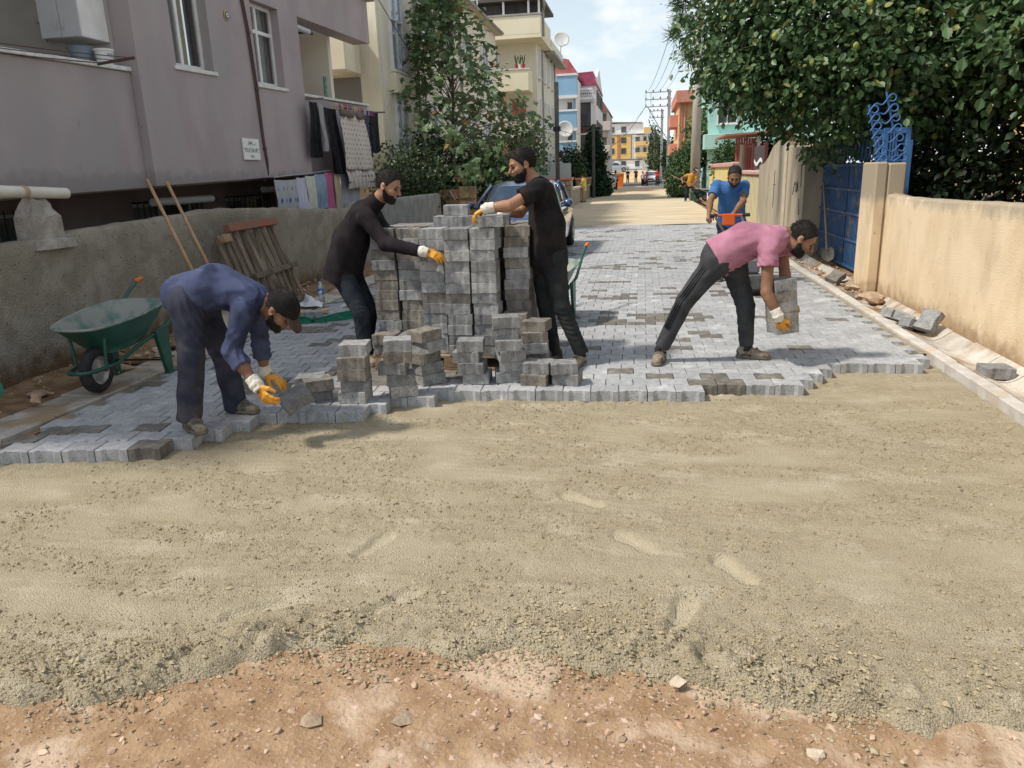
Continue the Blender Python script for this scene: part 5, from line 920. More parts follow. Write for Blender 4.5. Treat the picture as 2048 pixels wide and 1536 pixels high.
# ================================================================== WHEELBARROWS
m_wbg = PM('green_barrow_paint', (.012, .075, .052), (.02, .095, .066), 4, .35, .1, 40, c3=(.13, .17, .13), s3=8, r3=(.64, .8), spec=.5); m_wbi = PM('barrow_inside', (.10, .19, .16), (.29, .30, .265), 6, .8, .5, 60, ramp=(.36, .56)); m_rub = PM('rubber', (.022, .022, .023), (.05, .048, .045), 12, .75, .3, 60); m_rim = PM('rim_steel', (.45, .45, .44), (.55, .55, .54), 8, .35, 0, metal=.7); m_orng = PM('orange_grip', (.60, .16, .03), None, rough=.5)
def barrow(lbl, loc, rz):
    t = thing('wheelbarrow', lbl, 'wheelbarrow', loc, rz, 'green wheelbarrows'); b = lambda m, n, mt, p=t, **k: m.build(n, mt, p, local=True, **k)
    Rx = Matrix.Rotation(rad(90), 3, 'X'); r = .185
    ty = b(M().lathe([(r * .62, -.04), (r * .86, -.045), (r * .97, -.03), (r, -.012), (r, .012), (r * .97, .03), (r * .86, .045), (r * .62, .04)], 32, (0, 0, r), Rx, cap=False), 'tyre', m_rub, smooth=True)
    b(M().lathe([(.02, -.03), (.05, -.02), (r * .5, -.012), (r * .60, -.036), (r * .63, -.036), (r * .63, .036), (r * .60, .036), (r * .5, .012), (.05, .02), (.02, .03)], 28, (0, 0, r), Rx), 'rim', m_rim, auto=40)
    b(M().tube([(0, -.10, r), (0, .10, r)], .012, 8), 'axle', PM('axle_red', (.3, .05, .03), None))
    fr = [(1.28, .30, .76), (1.20, .295, .745), (1.02, .285, .66), (.70, .26, .43), (.30, .19, .31), (.06, .14, .22), (-.16, .11, .215), (-.235, .06, .215)]
    b(M().tube(fr + [(x, -y, z) for x, y, z in fr[::-1]], .017, 10), 'frame', m_wbg, smooth=True)
    for s in (-1, 1):
        b(M().tube([(1.19, s * .295, .745), (1.31, s * .302, .765)], .023, 10), 'grip', m_orng, smooth=True)
        b(M().tube([(-.05, s * .125, .215), (-.045, s * .15, .47)], .013, 8), 'front_strut', m_wbg); q = M()
        q.prism([(.50, .40), (.70, .46), (.685, .012), (.60, .0)], s * .25, s * .254, lambda u, v, h: (u, h, v)); q.prism([(.50, .40), (.60, .0), (.61, .0), (.53, .4)], s * .22, s * .252, lambda u, v, h: (u, h, v)); q.bx(.58, .70, s * .25 - .03, s * .25 + .03, 0, .012); b(q, 'leg', m_wbg, recalc=True)
    b(M().tube([(.62, -.25, .12), (.62, .25, .12)], .009, 6), 'brace', m_blk)
    def ring(z, x0, x1, hw, p):
        out = []
        for k in range(36):
            a = 2 * math.pi * k / 36; c, s = math.cos(a), math.sin(a); e = lambda v: math.copysign(abs(v) ** .55, v); xx = (x0 + x1) / 2 + e(c) * (x1 - x0) / 2; ww = hw * (1 - .22 * max(0, -e(c))); out.append((xx, e(s) * ww, z + (xx - .3) * p))
        return out
    R_ = [ring(.325, .10, .52, .16, .1), ring(.40, .02, .62, .22, .1), ring(.56, -.17, .74, .30, .09), ring(.60, -.22, .77, .318, .09)]
    def tray(rs, flip=False):
        m = M(); m.add([p for r_ in rs for p in r_], [(i * 36 + k, i * 36 + (k + 1) % 36, (i + 1) * 36 + (k + 1) % 36, (i + 1) * 36 + k) for i in range(3) for k in range(36)] + [tuple(range(36))]); return m
    tr = b(tray(R_), 'tray', m_wbg, smooth=True); b(M().tube(R_[3], .011, 6, closed=True), 'rim_bead', m_wbi, tr, smooth=True)
    b(tray([[(x + (.32 - x) * .03, y * .97, z + .006) for x, y, z in r_] for r_ in R_]), 'lining', m_wbi, tr, smooth=True); return t
barrow('green wheelbarrow with dusty tray standing by the left garden wall', (-4.37, 5.26, .0), rad(94)); barrow('green wheelbarrow standing behind the man in the black t-shirt', (-1.07, 7.99, 0), rad(85)); barrow('small looking dark wheelbarrow far off beside the shovelling worker', (3.1, 40.2, .0), rad(150))

# ================================================================== LITTLE THINGS ON THE LEFT
t = thing('water_bottle', 'clear plastic water bottle with a blue label by the left gutter', 'bottle', (-4.32, 9.62, 0)); m_pet = PM('clear_plastic', (.80, .86, .90), None, rough=.08, trans=.75, spec=.5)
M().lathe([(.036, 0), (.043, .008), (.043, .10), (.040, .11), (.043, .12), (.043, .20), (.036, .245), (.016, .285), (.015, .31)], 20, (-4.32, 9.62, 0)).build('body', m_pet, t, auto=50); M().lathe([(.0445, .125), (.0445, .195)], 20, (-4.32, 9.62, 0), cap=False).build('label', PM('bottle_label', (.03, .16, .42), (.62, .70, .78), 16, .4, ramp=(.5, .55)), t); M().lathe([(.017, .305), (.017, .33)], 14, (-4.32, 9.62, 0)).build('cap', PM('cap_blue', (.02, .08, .35), None, rough=.4), t)
m = M(); rg = np.random.default_rng(3); m.grid(14, 10, lambda u, v: (-4.55 + .34 * u + .03 * math.sin(v * 7), 9.25 + .22 * v + .03 * math.sin(u * 9), .015 + .10 * math.sin(u * math.pi) * math.sin(v * math.pi) * (1 + .5 * math.sin(u * 11 + v * 5)) + .02 * math.sin(u * 17) * math.sin(v * 13))); tag(m.build('plastic_bag', PM('white_plastic', (.72, .74, .77), None, rough=.35), None, True), 'crumpled white plastic bag on the left edge of the paving', 'bag')
m_str = PM('green_strap', (.015, .19, .11), (.025, .24, .15), 9, .45); st = thing('strap_coil', 'tied coil of green plastic strapping lying on the pavers', 'strap', (-3.75, 8.25, 0)); rg = np.random.default_rng(6)
for k in range(12):
    s = 1 if k % 2 else -1; c = Vector((-3.83, 8.22, .02)); L_ = rg.uniform(.42, .62); w_ = rg.uniform(.06, .16); h_ = rg.uniform(.01, .10); a0 = rg.normal() * .16 + .28; P_ = []
    for q in np.linspace(0, 2 * math.pi, 26): x = s * L_ * (1 - math.cos(q)) / 2 * 1.0; y_ = w_ * math.sin(q); P_.append(c + Vector((x * math.cos(a0) - y_ * math.sin(a0), x * math.sin(a0) + y_ * math.cos(a0), h_ * math.sin(q / 2) ** 2)))
    m = M(); V = []; [V.extend([p + Vector((0, 0, .009)), p - Vector((0, 0, .009))]) for p in P_]; m.add(V, [(2 * i, 2 * i + 2, 2 * i + 3, 2 * i + 1) for i in range(25)]); m.build('loop', m_str, st)
M().tube([(-3.83 + .02 * math.cos(a), 8.22 + .05 * math.sin(a), .035 + .035 * math.cos(a)) for a in np.linspace(0, 6.28, 12)], .008, 5).build('tie', m_str, st)
M().tube([(-4.2, 9.5, .01), (-3.9, 9.75, .02), (-3.55, 9.85, .012), (-3.2, 9.8, .01)], .007, 5).build('loose_end', m_str, st)
o = M().cb((-4.02, 8.75, .03), (.30, .12, .03), Matrix.Rotation(.5, 3, 'Z') @ Matrix.Rotation(-.12, 3, 'Y'), .003).build('board', PM('fresh_wood', (.55, .36, .16), (.6, .42, .22), 8, .7)); tag(o, 'short piece of fresh yellow wood on the pavers behind the cap', 'board')
paver(-3.95, 8.52, .085, .5, 'single grey paver lying beside the coil of green strapping')
m_tile = PM('broken_tile', (.36, .25, .17), (.47, .37, .28), 8, .85, .5, 60)
for k, (x, y, s, lb) in enumerate(((-4.78, 5.95, .14, 'broken flat tile under the green wheelbarrow'), (-4.85, 6.35, .11, 'brown chunk of rubble behind the wheelbarrow leg'), (-4.70, 6.62, .13, 'flat pale rubble slab between the wheelbarrow and the bent man in blue'), (-4.86, 7.0, .12, 'flat slab of rubble at the foot of the shovels'), (-4.9, 5.2, .08, 'rubble lump left of the wheelbarrow wheel'), (2.72, 9.4, .12, 'tan rubble lump on the broken stretch of the right gutter'), (2.78, 9.85, .15, 'flat broken concrete flake by the gate post'), (2.70, 10.35, .1, 'earth clod on the gutter before the gate'), (2.66, 8.95, .07, 'yellowish stone lying in the right gutter'))):
    rock(lb, x, y, .0 if x < 0 else .015, s, m_tile if k % 2 == 0 else m_soil, 'rubble', .35, 30 + k, 'rubble', 'rubble along the gutters')
rg = np.random.default_rng(14); n = 900; side = rg.random(n) < .5; X = np.where(side, rg.uniform(-5.2, -4.6, n), rg.uniform(2.62, 3.1, n)); Y = np.where(side, rg.uniform(3.5, 12, n), rg.uniform(7.8, 15, n)); scatter('verge_rubble', np.stack([X, Y, np.where(side, .02 + .08 * ((-4.6 - X) / .65).clip(0, 1), -.01)], -1), rg.gamma(2, .007, n).clip(.004, .05), m_peb, .6, 15)
t = thing('cardboard_box', 'flattened brown cardboard cartons standing behind the end of the grey wall', 'cardboard', (-5.0, 20.6, 0)); m_card = PM('cardboard', (.33, .20, .12), (.38, .245, .15), 4, .85)
for a, b, z in ((-5.5, -4.98, 1.27), (-4.97, -4.5, 1.34)): M().bx(a, b, 20.6, 20.75, 0, z, ch=.01).build('panel', m_card, t)
M().bx(-5.5, -4.5, 20.585, 20.598, 1.02, 1.04).build('fold', PM('card_dark', (.22, .13, .08), None), t); M().tube([(-5.2, 20.55, 1.25), (-5.12, 20.5, 1.1), (-5.16, 20.45, 1.22), (-5.05, 20.5, 1.0)], .012, 5).build('string', m_white, t)

# ================================================================== CARS, BINS, FAR FURNITURE
def car(lbl, loc, rz, paint, detail=True, group=None):
    t = thing('parked_car', lbl, 'car', loc, rz, group); b = lambda m, n, mt, p=t, **k: m.build(n, mt, p, local=True, **k)
    st_ = [(-2.18, .60, .60, .42), (-2.10, .76, .72, .30), (-1.85, .85, .83, .22), (-1.4, .89, .92, .2), (-.95, .90, .98, .2), (0, .91, 1.0, .2), (1.1, .91, 1.02, .2), (1.8, .88, 1.02, .24), (2.1, .80, .94, .32), (2.18, .66, .74, .42)]
    def rg_(y, hw, zt, zb): h = [(.0, zt + .015), (hw * .55, zt + .005), (hw * .86, zt - .03), (hw * .965, zt - .11), (hw, zt - .25), (hw, (zt + zb) / 2 - .05), (hw * .97, zb + .08), (hw * .8, zb)]; return [(x, y, z) for x, z in h] + [(-x, y, z) for x, z in h[:0:-1]]
    V = [p for s in st_ for p in rg_(*s)]; n = 15
    body = b(M().add(V, [(i * n + k, i * n + (k + 1) % n, (i + 1) * n + (k + 1) % n, (i + 1) * n + k) for i in range(len(st_) - 1) for k in range(n)] + [tuple(range(n))[::-1], tuple((len(st_) - 1) * n + k for k in range(n))]), 'body', paint, recalc=True, auto=35)
    L = [(.965, -1.02, 1.92, .80), (1.18, -.66, 1.66, .745), (1.38, -.30, 1.36, .665), (1.455, -.02, 1.05, .56), (1.48, .3, .75, .35)]
    def r2(z, y0, y1, hw):
        e = lambda v: math.copysign(abs(v) ** .35, v); return [(e(math.cos(a)) * hw, (y0 + y1) / 2 + e(math.sin(a)) * (y1 - y0) / 2, z) for a in np.linspace(0, 2 * math.pi, 32, endpoint=False)]
    V = [p for l in L for p in r2(*l)]; q = M().add(V[:96], [(i * 32 + k, i * 32 + (k + 1) % 32, (i + 1) * 32 + (k + 1) % 32, (i + 1) * 32 + k) for i in range(2) for k in range(32)]); b(q, 'window', PM('car_glass', (.02, .035, .06), None, rough=.03, spec=1), smooth=True)
    q = M().add([(x * 1.004, y, z + .002) for x, y, z in V[64:]], [(i * 32 + k, i * 32 + (k + 1) % 32, (i + 1) * 32 + (k + 1) % 32, (i + 1) * 32 + k) for i in range(2) for k in range(32)] + [tuple(64 + k for k in range(32))]); b(q, 'roof', paint, smooth=True)
    for s in (-1, 1):
        for pl in (([(s * .82, -1.0, .97), (s * .745, -.64, 1.19), (s * .655, -.25, 1.40)], .033), ([(s * .80, 1.75, .99), (s * .70, 1.45, 1.3), (s * .62, 1.15, 1.42)], .05), ([(s * .79, .35, .98), (s * .69, .35, 1.37)], .03)): b(M().tube(pl[0], pl[1], 6), 'pillar', paint, smooth=True)
        b(M().tube([(s * .82, -.95, .99), (s * .80, .35, 1.02), (s * .80, 1.6, 1.02)], .012, 5), 'chrome_trim', m_rim)
        mir = M(); mir.lathe([(.02, -.1), (.07, -.08), (.085, 0), (.075, .06), (.03, .09)], 12, (s * 1.02, -.70, 1.02), Matrix.Rotation(rad(90), 3, 'Y')); mir.tube([(s * .85, -.72, .96), (s * .98, -.70, .99)], .03, 6); b(mir, 'mirror', paint, smooth=True)
        for y in (-1.33, 1.33):
            Ry = Matrix.Rotation(rad(90), 3, 'Y'); b(M().lathe([(.36, -.05), (.36, .052)], 28, (s * .86, y, .33), Ry), 'wheel_arch', m_blk); b(M().lathe([(.2, -.1), (.30, -.1), (.325, -.07), (.325, .07), (.30, .1), (.2, .1)], 28, (s * .83, y, .325), Ry, cap=False), 'tyre', m_rub, smooth=True); b(M().lathe([(.03, .09 * s), (.1, .06 * s), (.19, .075 * s), (.215, .095 * s), (.215, .06 * s)], 20, (s * .84, y, .325), Ry), 'rim', m_rim)
        b(M().grid(8, 4, lambda u, v: (s * (.50 + .34 * u), -2.135 + .27 * u + .03 * v, .64 + .11 * v + .04 * u)), 'headlight', PM('lamp_glass', (.6, .63, .66), None, rough=.1, spec=.8), smooth=True)
        b(M().bx(s * .915 - .01, s * .915 + .012, .05, .17, .80, .825), 'door_handle', m_rim)
    b(M().grid(10, 4, lambda u, v: (-.44 + .88 * u, -2.17 - .03 * math.sin(u * math.pi), .50 + .15 * v)), 'grille', m_blk); b(M().lathe([(.05, -.008), (.05, .008)], 16, (0, -2.205, .64), Matrix.Rotation(rad(90), 3, 'X')), 'badge', m_rim); b(M().bx(-.26, .26, -2.235, -2.22, .38, .49), 'number_plate', m_white); b(M().grid(12, 3, lambda u, v: (-.75 + 1.5 * u, -2.18 + .12 * abs(u - .5) * 2, .24 + .1 * v)), 'lower_intake', m_blk); return t
m_cblue = PM('dark_blue_paint', (.035, .06, .15), None, rough=.25, spec=.6, coat=1, metal=.3); m_cwhite = PM('white_car_paint', (.70, .71, .72), None, rough=.3, coat=.6)
car('dark blue car parked on the left behind the paver stack', (-2.5, 16.2, 0), 0, m_cblue); car('white car facing the camera at the far end of the street', (.95, 94, .01), rad(-4), m_cwhite)
car('dark parked car across the junction behind the far bystanders', (-4.9, 107, .012), rad(70), PM('grey_car_paint', (.10, .13, .14), None, rough=.3, coat=.6)); car('pale blue parked car on the far bank right of the dark one', (-4.4, 125, 1.5), rad(90), PM('pale_car_paint', (.34, .40, .46), None, rough=.3, coat=.6))
def bin_(x, y, w_):
    t = thing('wheeled_bin', w_ + ' grey ribbed metal rubbish container on the left of the far street', 'rubbish bin', (x, y, 0), group='grey rubbish containers'); m = M().prism([(-.55, .2), (.55, .2), (.68, 1.05), (-.68, 1.05)], -.38, .38, lambda u, v, h: (x + u, y + h, v)); m.build('tub', m_steel, t)
    for k in range(6): M().bx(x - .5 + k * .19, x - .42 + k * .19, y - .42, y - .381, .25, 1.0).build('rib', m_steel, t)
    M().prism([(-.7, 1.05), (.7, 1.05), (.45, 1.25), (-.45, 1.25)], -.42, .42, lambda u, v, h: (x + u, y + h, v)).build('lid', m_steel, t)
    for s in (-.45, .45): M().lathe([(.1, -.03), (.1, .03)], 12, (x + s, y - .36, .1), Matrix.Rotation(rad(90), 3, 'X')).build('wheel', m_rub, t)
bin_(-3.1, 58.0, 'nearer'); bin_(-2.75, 60.2, 'farther')
tag(M().prism([(-.4, .0), (.4, .0), (.48, 1.25), (-.48, 1.25)], 0, .8, lambda u, v, h: (-2.45 + u, 80 + h, v)).bx(-2.95, -1.95, 79.95, 80.85, 1.255, 1.4).build('rubbish_bin', m_orng), 'orange rubbish container beyond the person in the blue and white top', 'rubbish bin')
sp_ = thing('stone_pillar', 'rough stone gate pillar with a red cap by the square left pole', 'pillar', (-3.6, 36.5, 0)); rg = np.random.default_rng(9); m_stn = PM('rubble_stone', (.26, .17, .12), (.42, .31, .23), 3, .9, .6, 30, rnd=.25)
M().bx(-4.6, -3.32, 36.2, 37.0, -.2, 1.28).build('core', PM('mortar', (.33, .29, .25), None), sp_)
for r in range(6):
    for k in range(5): M().bx(-4.6 + k * .26 + rg.uniform(0, .04), -4.37 + k * .26 - rg.uniform(0, .02), 36.13, 36.199, -.1 + r * .23, .10 + r * .23, ch=.02).build('stone', m_stn, sp_)
M().bx(-4.65, -3.27, 36.1, 37.1, 1.282, 1.40, ch=.02).build('cap', m_cor, sp_); M().bx(-5.9, -3.35, 36.5, 36.56, 1.402, 2.05).build('glass_panel', PM('frosted_panel', (.38, .45, .46), None, rough=.2), sp_)
lw = thing('garden_wall', 'low stone wall with a pale coping beside the boy in yellow', 'wall', (-3.6, 45, 0)); M().bx(-3.62, -3.42, 37.2, 52, -.2, .78).build('wall', PM('low_wall_stone', (.27, .22, .17), (.36, .30, .24), 2, .9, .5, 25), lw); M().bx(-3.68, -3.36, 37.2, 52, .782, .88).build('coping', PM('coping_pale', (.5, .44, .36), None), lw)
for y in (45.5, 49.5): M().bx(-3.9, -3.3, y, y + .8, .882, 1.2).build('pier', m_stn, lw); M().bx(-3.95, -3.25, y - .05, y + .85, 1.202, 1.3).build('pier_cap', m_cor, lw)

# ================================================================== PLATE COMPACTOR
pc = thing('plate_compactor', 'orange handled plate compactor pushed by the man in the blue polo shirt', 'compactor', (1.12, 10.1, 0)); m_or2 = PM('orange_paint', (.62, .10, .02), None, rough=.4)
m_grm = PM('machine_grey', (.07, .07, .072), (.12, .115, .11), 8, .55)
M().prism([(-.26, .08), (-.20, .01), (.20, .01), (.26, .09), (.26, .11), (.2, .035), (-.2, .035), (-.26, .10)], -.15, .15, lambda u, v, h: (1.40 + h, 10.15 + u, v)).build('plate', m_blk, pc, recalc=True); M().bx(1.29, 1.51, 10.04, 10.28, .04, .26, ch=.02).build('base_frame', m_grm, pc); M().bx(1.31, 1.49, 10.06, 10.24, .262, .46, ch=.03).build('engine', PM('engine_grey', (.12, .12, .13), None, rough=.4), pc); M().lathe([(.05, 0), (.06, .05), (.04, .1)], 14, (1.40, 10.15, .462)).build('air_filter', m_blk, pc)
for s in (-.17, .17): M().tube([(1.40 + s * .5, 10.22, .2), (1.27 + s * .8, 10.40, .66), (1.12 + s, 10.55, .97)], .017, 8).build('handle_tube', m_grm, pc)
M().tube([(.88, 10.56, .985), (1.36, 10.56, .985)], .017, 8).build('handle_bar', m_or2, pc)
for x in (.88, 1.30): M().tube([(x, 10.56, .985), (x + .10, 10.56, .985)], .023, 8).build('grip', m_blk, pc)
M().bx(1.04, 1.20, 10.47, 10.50, .86, 1.01, ch=.01).build('guard', m_or2, pc)
# ================================================================== PEOPLE
def nv(v): v = np.asarray(v, float); return v / (np.linalg.norm(v) + 1e-12)
class Sdf:
    def __init__(s, h): s.h = h; s.p = []; s.cuts = []; s.nz = None
    def _a(s, lo, hi, k, fn, op): s.p.append((np.asarray(lo), np.asarray(hi), k, fn, op)); return s
    def cap(s, a, b, ra, rb=None, k=.02, op='u', flat=0):
        a = np.asarray(a, float); b = np.asarray(b, float); rb = ra if rb is None else rb; ba = b - a; L2 = ba @ ba + 1e-12; R = max(ra, rb); u = ba / math.sqrt(L2)
        def fn(X, Y, Z):
            px, py, pz = X - a[0], Y - a[1], Z - a[2]; t0 = (px * ba[0] + py * ba[1] + pz * ba[2]) / L2; t = np.clip(t0, 0, 1)
            if flat:
                rx, ry, rz = px - t0 * ba[0], py - t0 * ba[1], pz - t0 * ba[2]; d = np.sqrt(rx * rx + ry * ry + rz * rz) - (ra + (rb - ra) * t)
                e = (t0 - 1) * math.sqrt(L2); d1 = np.maximum(d, e)
                if flat == 2: return np.maximum(d1, -t0 * math.sqrt(L2))
                rx, ry, rz = px - t * ba[0], py - t * ba[1], pz - t * ba[2]; return np.where(t0 < 0, np.sqrt(rx * rx + ry * ry + rz * rz) - ra, d1)
            rx, ry, rz = px - t * ba[0], py - t * ba[1], pz - t * ba[2]; return np.sqrt(rx * rx + ry * ry + rz * rz) - (ra + (rb - ra) * t)
        return s._a(np.minimum(a, b) - R, np.maximum(a, b) + R, k, fn, op)
    def ell(s, c, r, ax=None, k=.02, op='u'):
        c = np.asarray(c, float); r = np.asarray(r, float); ax = np.eye(3) if ax is None else np.asarray(ax); R = r.max()
        def fn(X, Y, Z):
            q = [((X - c[0]) * e[0] + (Y - c[1]) * e[1] + (Z - c[2]) * e[2]) for e in ax]
            k0 = np.sqrt(sum((v / w) ** 2 for v, w in zip(q, r))); k1 = np.sqrt(sum((v / w ** 2) ** 2 for v, w in zip(q, r))) + 1e-9; return k0 * (k0 - 1) / k1
        return s._a(c - R, c + R, k, fn, op)
    def ecap(s, a, b, A, B, side, k=.03, flat=0):
        """capsule with elliptical section: A=(half width along side, half depth) at a, B at b"""
        a = np.asarray(a, float); b = np.asarray(b, float); ba = b - a; L = np.linalg.norm(ba); u = ba / L; sd = nv(np.asarray(side) - u * (u @ np.asarray(side))); fr = np.cross(sd, u); R = max(*A, *B)
        def fn(X, Y, Z):
            px, py, pz = X - a[0], Y - a[1], Z - a[2]; al = px * u[0] + py * u[1] + pz * u[2]; t = np.clip(al / L, 0, 1); ex = al - t * L
            w = A[0] + (B[0] - A[0]) * t; d = A[1] + (B[1] - A[1]) * t; rs = px * sd[0] + py * sd[1] + pz * sd[2]; rf = px * fr[0] + py * fr[1] + pz * fr[2]
            if flat: q = np.sqrt((rs / w) ** 2 + (rf / d) ** 2 + np.where(ex < 0, ex / d, 0) ** 2); return np.maximum((q - 1) * np.minimum(w, d), al - L)
            q = np.sqrt((rs / w) ** 2 + (rf / d) ** 2 + (ex / np.minimum(w, d)) ** 2); return (q - 1) * np.minimum(w, d)
        return s._a(np.minimum(a, b) - R, np.maximum(a, b) + R, k, fn, 'u')
    def cut(s, pt, n): s.cuts.append((np.asarray(pt, float), nv(n))); return s
    def mesh(s, fold=0, freq=26, seed=0):
        h = s.h; ps = [p for p in s.p if p[4] == 'u']; lo = np.min([p[0] for p in ps], 0) - 4 * h - .02; hi = np.max([p[1] for p in ps], 0) + 4 * h + .02
        n = np.ceil((hi - lo) / h).astype(int) + 1; ax = [lo[i] + h * np.arange(n[i]) for i in range(3)]; D = np.full(n, .2, np.float32)
        for l, u, k, fn, op in s.p:
            m = k + 2.5 * h; i0 = np.clip(np.floor((l - m - lo) / h).astype(int), 0, n); i1 = np.clip(np.ceil((u + m - lo) / h).astype(int) + 1, 0, n)
            if (i1 <= i0).any(): continue
            sl = tuple(slice(a, b) for a, b in zip(i0, i1)); d = fn(ax[0][sl[0]][:, None, None], ax[1][sl[1]][None, :, None], ax[2][sl[2]][None, None, :]).astype(np.float32); g = D[sl]
            if op == 'u': D[sl] = np.minimum(g, d) - np.maximum(k - np.abs(g - d), 0) ** 2 / (4 * k)
            else: d = -d; D[sl] = np.maximum(g, d) + np.maximum(k - np.abs(g - d), 0) ** 2 / (4 * k)
        if fold:
            I = np.argwhere(np.abs(D) < fold * 2 + 2 * h); P = lo + I * h; rg = np.random.default_rng(seed); a1, a2, a3 = [nv(rg.normal(size=3)) for _ in range(3)]
            w = np.sin(P @ a1 * freq + 4.2 * np.sin(P @ a2 * freq * .17 + 1) + 2.6 * np.sin(P @ a3 * freq * .26 + seed) + seed) ; w2 = np.sin(P @ a3 * freq * .8 + 2.0 * np.sin(P @ a1 * freq * .5) + 2 * seed); mod = np.clip(.45 + .8 * np.sin(P @ a2 * 9 + 2 * np.sin(P @ a3 * 6) + seed), 0, 1)
            D[tuple(I.T)] += (fold * (np.abs(w) * 1.2 - .6) * mod + fold * .6 * w2 * (1 - mod)).astype(np.float32)
        for pt, nn in s.cuts:
            D = np.maximum(D, ((ax[0] - pt[0]) * nn[0])[:, None, None] + ((ax[1] - pt[1]) * nn[1])[None, :, None] + ((ax[2] - pt[2]) * nn[2])[None, None, :])
        return surfnet(D, lo, h)
def surfnet(D, lo, h):
    S = D < 0; n = np.array(D.shape); cn = n - 1; anyi = np.zeros(cn, bool); alli = np.ones(cn, bool); sl = lambda o: tuple(slice(a, a + c) for a, c in zip(o, cn))
    for o in np.ndindex(2, 2, 2): q = S[sl(o)]; anyi |= q; alli &= q
    I = np.argwhere(anyi & ~alli)
    if not len(I): return np.zeros((0, 3)), np.zeros((0, 4), int)
    idx = np.full(cn, -1, np.int32); idx[tuple(I.T)] = np.arange(len(I)); acc = np.zeros((len(I), 3)); cnt = np.zeros(len(I)); val = {o: D[tuple((I + o).T)].astype(float) for o in np.ndindex(2, 2, 2)}
    for o in np.ndindex(2, 2, 2):
        for a in range(3):
            if o[a]: continue
            o2 = list(o); o2[a] = 1; v0, v1 = val[o], val[tuple(o2)]; m = (v0 < 0) != (v1 < 0); t = np.where(m, v0 / np.where(m, v0 - v1, 1), 0); p = np.tile(np.array(o, float), (len(I), 1)); p[:, a] = t; acc[m] += p[m]; cnt[m] += 1
    V = lo + (I + acc / cnt[:, None]) * h; F = []
    for a in range(3):
        b, c = (a + 1) % 3, (a + 2) % 3; s0 = [slice(None)] * 3; s1 = [slice(None)] * 3; s0[a] = slice(0, -1); s1[a] = slice(1, None); A, B = S[tuple(s0)], S[tuple(s1)]
        for flip, E in ((0, A & ~B), (1, ~A & B)):
            e = np.argwhere(E); e = e[(e[:, b] > 0) & (e[:, c] > 0) & (e[:, b] < n[b] - 1) & (e[:, c] < n[c] - 1)]
            def g(db, dc): q = e.copy(); q[:, b] -= db; q[:, c] -= dc; return idx[tuple(q.T)]
            q = np.stack([g(1, 1), g(0, 1), g(0, 0), g(1, 0)], 1); F.append(q[:, ::-1] if flip else q)
    return V, np.concatenate(F)
def sdfobj(s, name, mat, parent, **k):
    V, F = s.mesh(**k)
    return link(name, npmesh(name, V, F, mat, True), parent) if len(V) else None

def hand(s, wr, d, pn, k=1.0, off=0.0, curl=.5, thumb=1, spread=.10, tc=.5):
    """palm and five fingers from wrist wr along d, palm facing pn"""
    wr = np.asarray(wr, float); d = nv(d); pn = np.asarray(pn, float); pn = nv(pn - d * (pn @ d)); ac = np.cross(d, pn) * thumb
    kn = wr + d * .088 * k; s.ecap(wr + d * .005, kn - d * .01, (.026 * k + off, .019 * k + off), (.038 * k + off, .014 * k + off), ac, k=.012)
    for i, (o, L, r) in enumerate(((.030, .072, .0098), (.010, .082, .0102), (-.010, .076, .0098), (-.029, .058, .0086))):
        p = kn + ac * o * k - d * .006 * abs(i - 1) * k; a = 0.12; dd = nv(d + ac * spread * (1.5 - i) * .8)
        for j, f in enumerate((.45, .31, .24)):
            a += curl * (.75 + .25 * j) * (1 + .08 * i); q = p + (dd * math.cos(a) + pn * math.sin(a)) * L * f * k; s.cap(p, q, r * k * (1 - .07 * j) + off, r * k * (.93 - .07 * j) + off, k=.005); p = q
    p = wr + d * .024 * k + ac * .026 * k; q = p + nv(d * .75 + ac * .62 + pn * .32) * .045 * k; s.cap(p, q, .0135 * k + off, .0115 * k + off, k=.012); q2 = q + nv(d * .9 + ac * (.25 - .3 * tc) + pn * (.25 + .7 * tc)) * .036 * k; s.cap(q, q2, .0112 * k + off, .0092 * k + off, k=.005)
m_skin = PM('skin', (.30, .155, .095), (.36, .195, .125), 14, .55, .15, 160, spec=.35, bdist=.002); m_skind = PM('tanned_skin', (.20, .10, .062), (.25, .13, .082), 14, .55, .15, 160, spec=.35, bdist=.002)
m_hair = PM('dark_hair', (.010, .008, .007), (.022, .018, .015), 60, .7, 1.0, 210, spec=.3, bdist=.006); m_hairg = PM('greying_hair', (.016, .014, .013), (.05, .045, .042), 50, .7, 1.0, 210, spec=.3, bdist=.006)
m_glove = PM('orange_glove', (.62, .26, .025), (.70, .33, .05), 14, .5, .3, 90, c3=(.5, .24, .06), s3=18, r3=(.5, .7)); m_cuff = PM('white_knit_cuff', (.60, .57, .49), (.66, .63, .56), 18, .95, .9, 120, stretch=(1, 1, 5), bdist=.004)
m_eye = PM('eye_dark', (.012, .008, .007), None, rough=.2, spec=.6); m_lip = PM('lip', (.22, .09, .07), None, rough=.5)
def fabric(name, c1, c2, c3=None, s3=4, r3=(.5, .65), sc=10): return PM(name, c1, c2, sc, .92, .35, 220, c3=c3, s3=s3, r3=r3, spec=.12, bdist=.002)
m_shoe = PM('dusty_work_shoe', (.20, .165, .125), (.31, .265, .20), 18, .85, .5, 90, c3=(.09, .08, .07), s3=11, r3=(.52, .62)); m_sole = PM('shoe_sole', (.12, .10, .08), (.2, .17, .135), 14, .85, .3, 60); m_sock = PM('dark_sock', (.02, .02, .022), None)

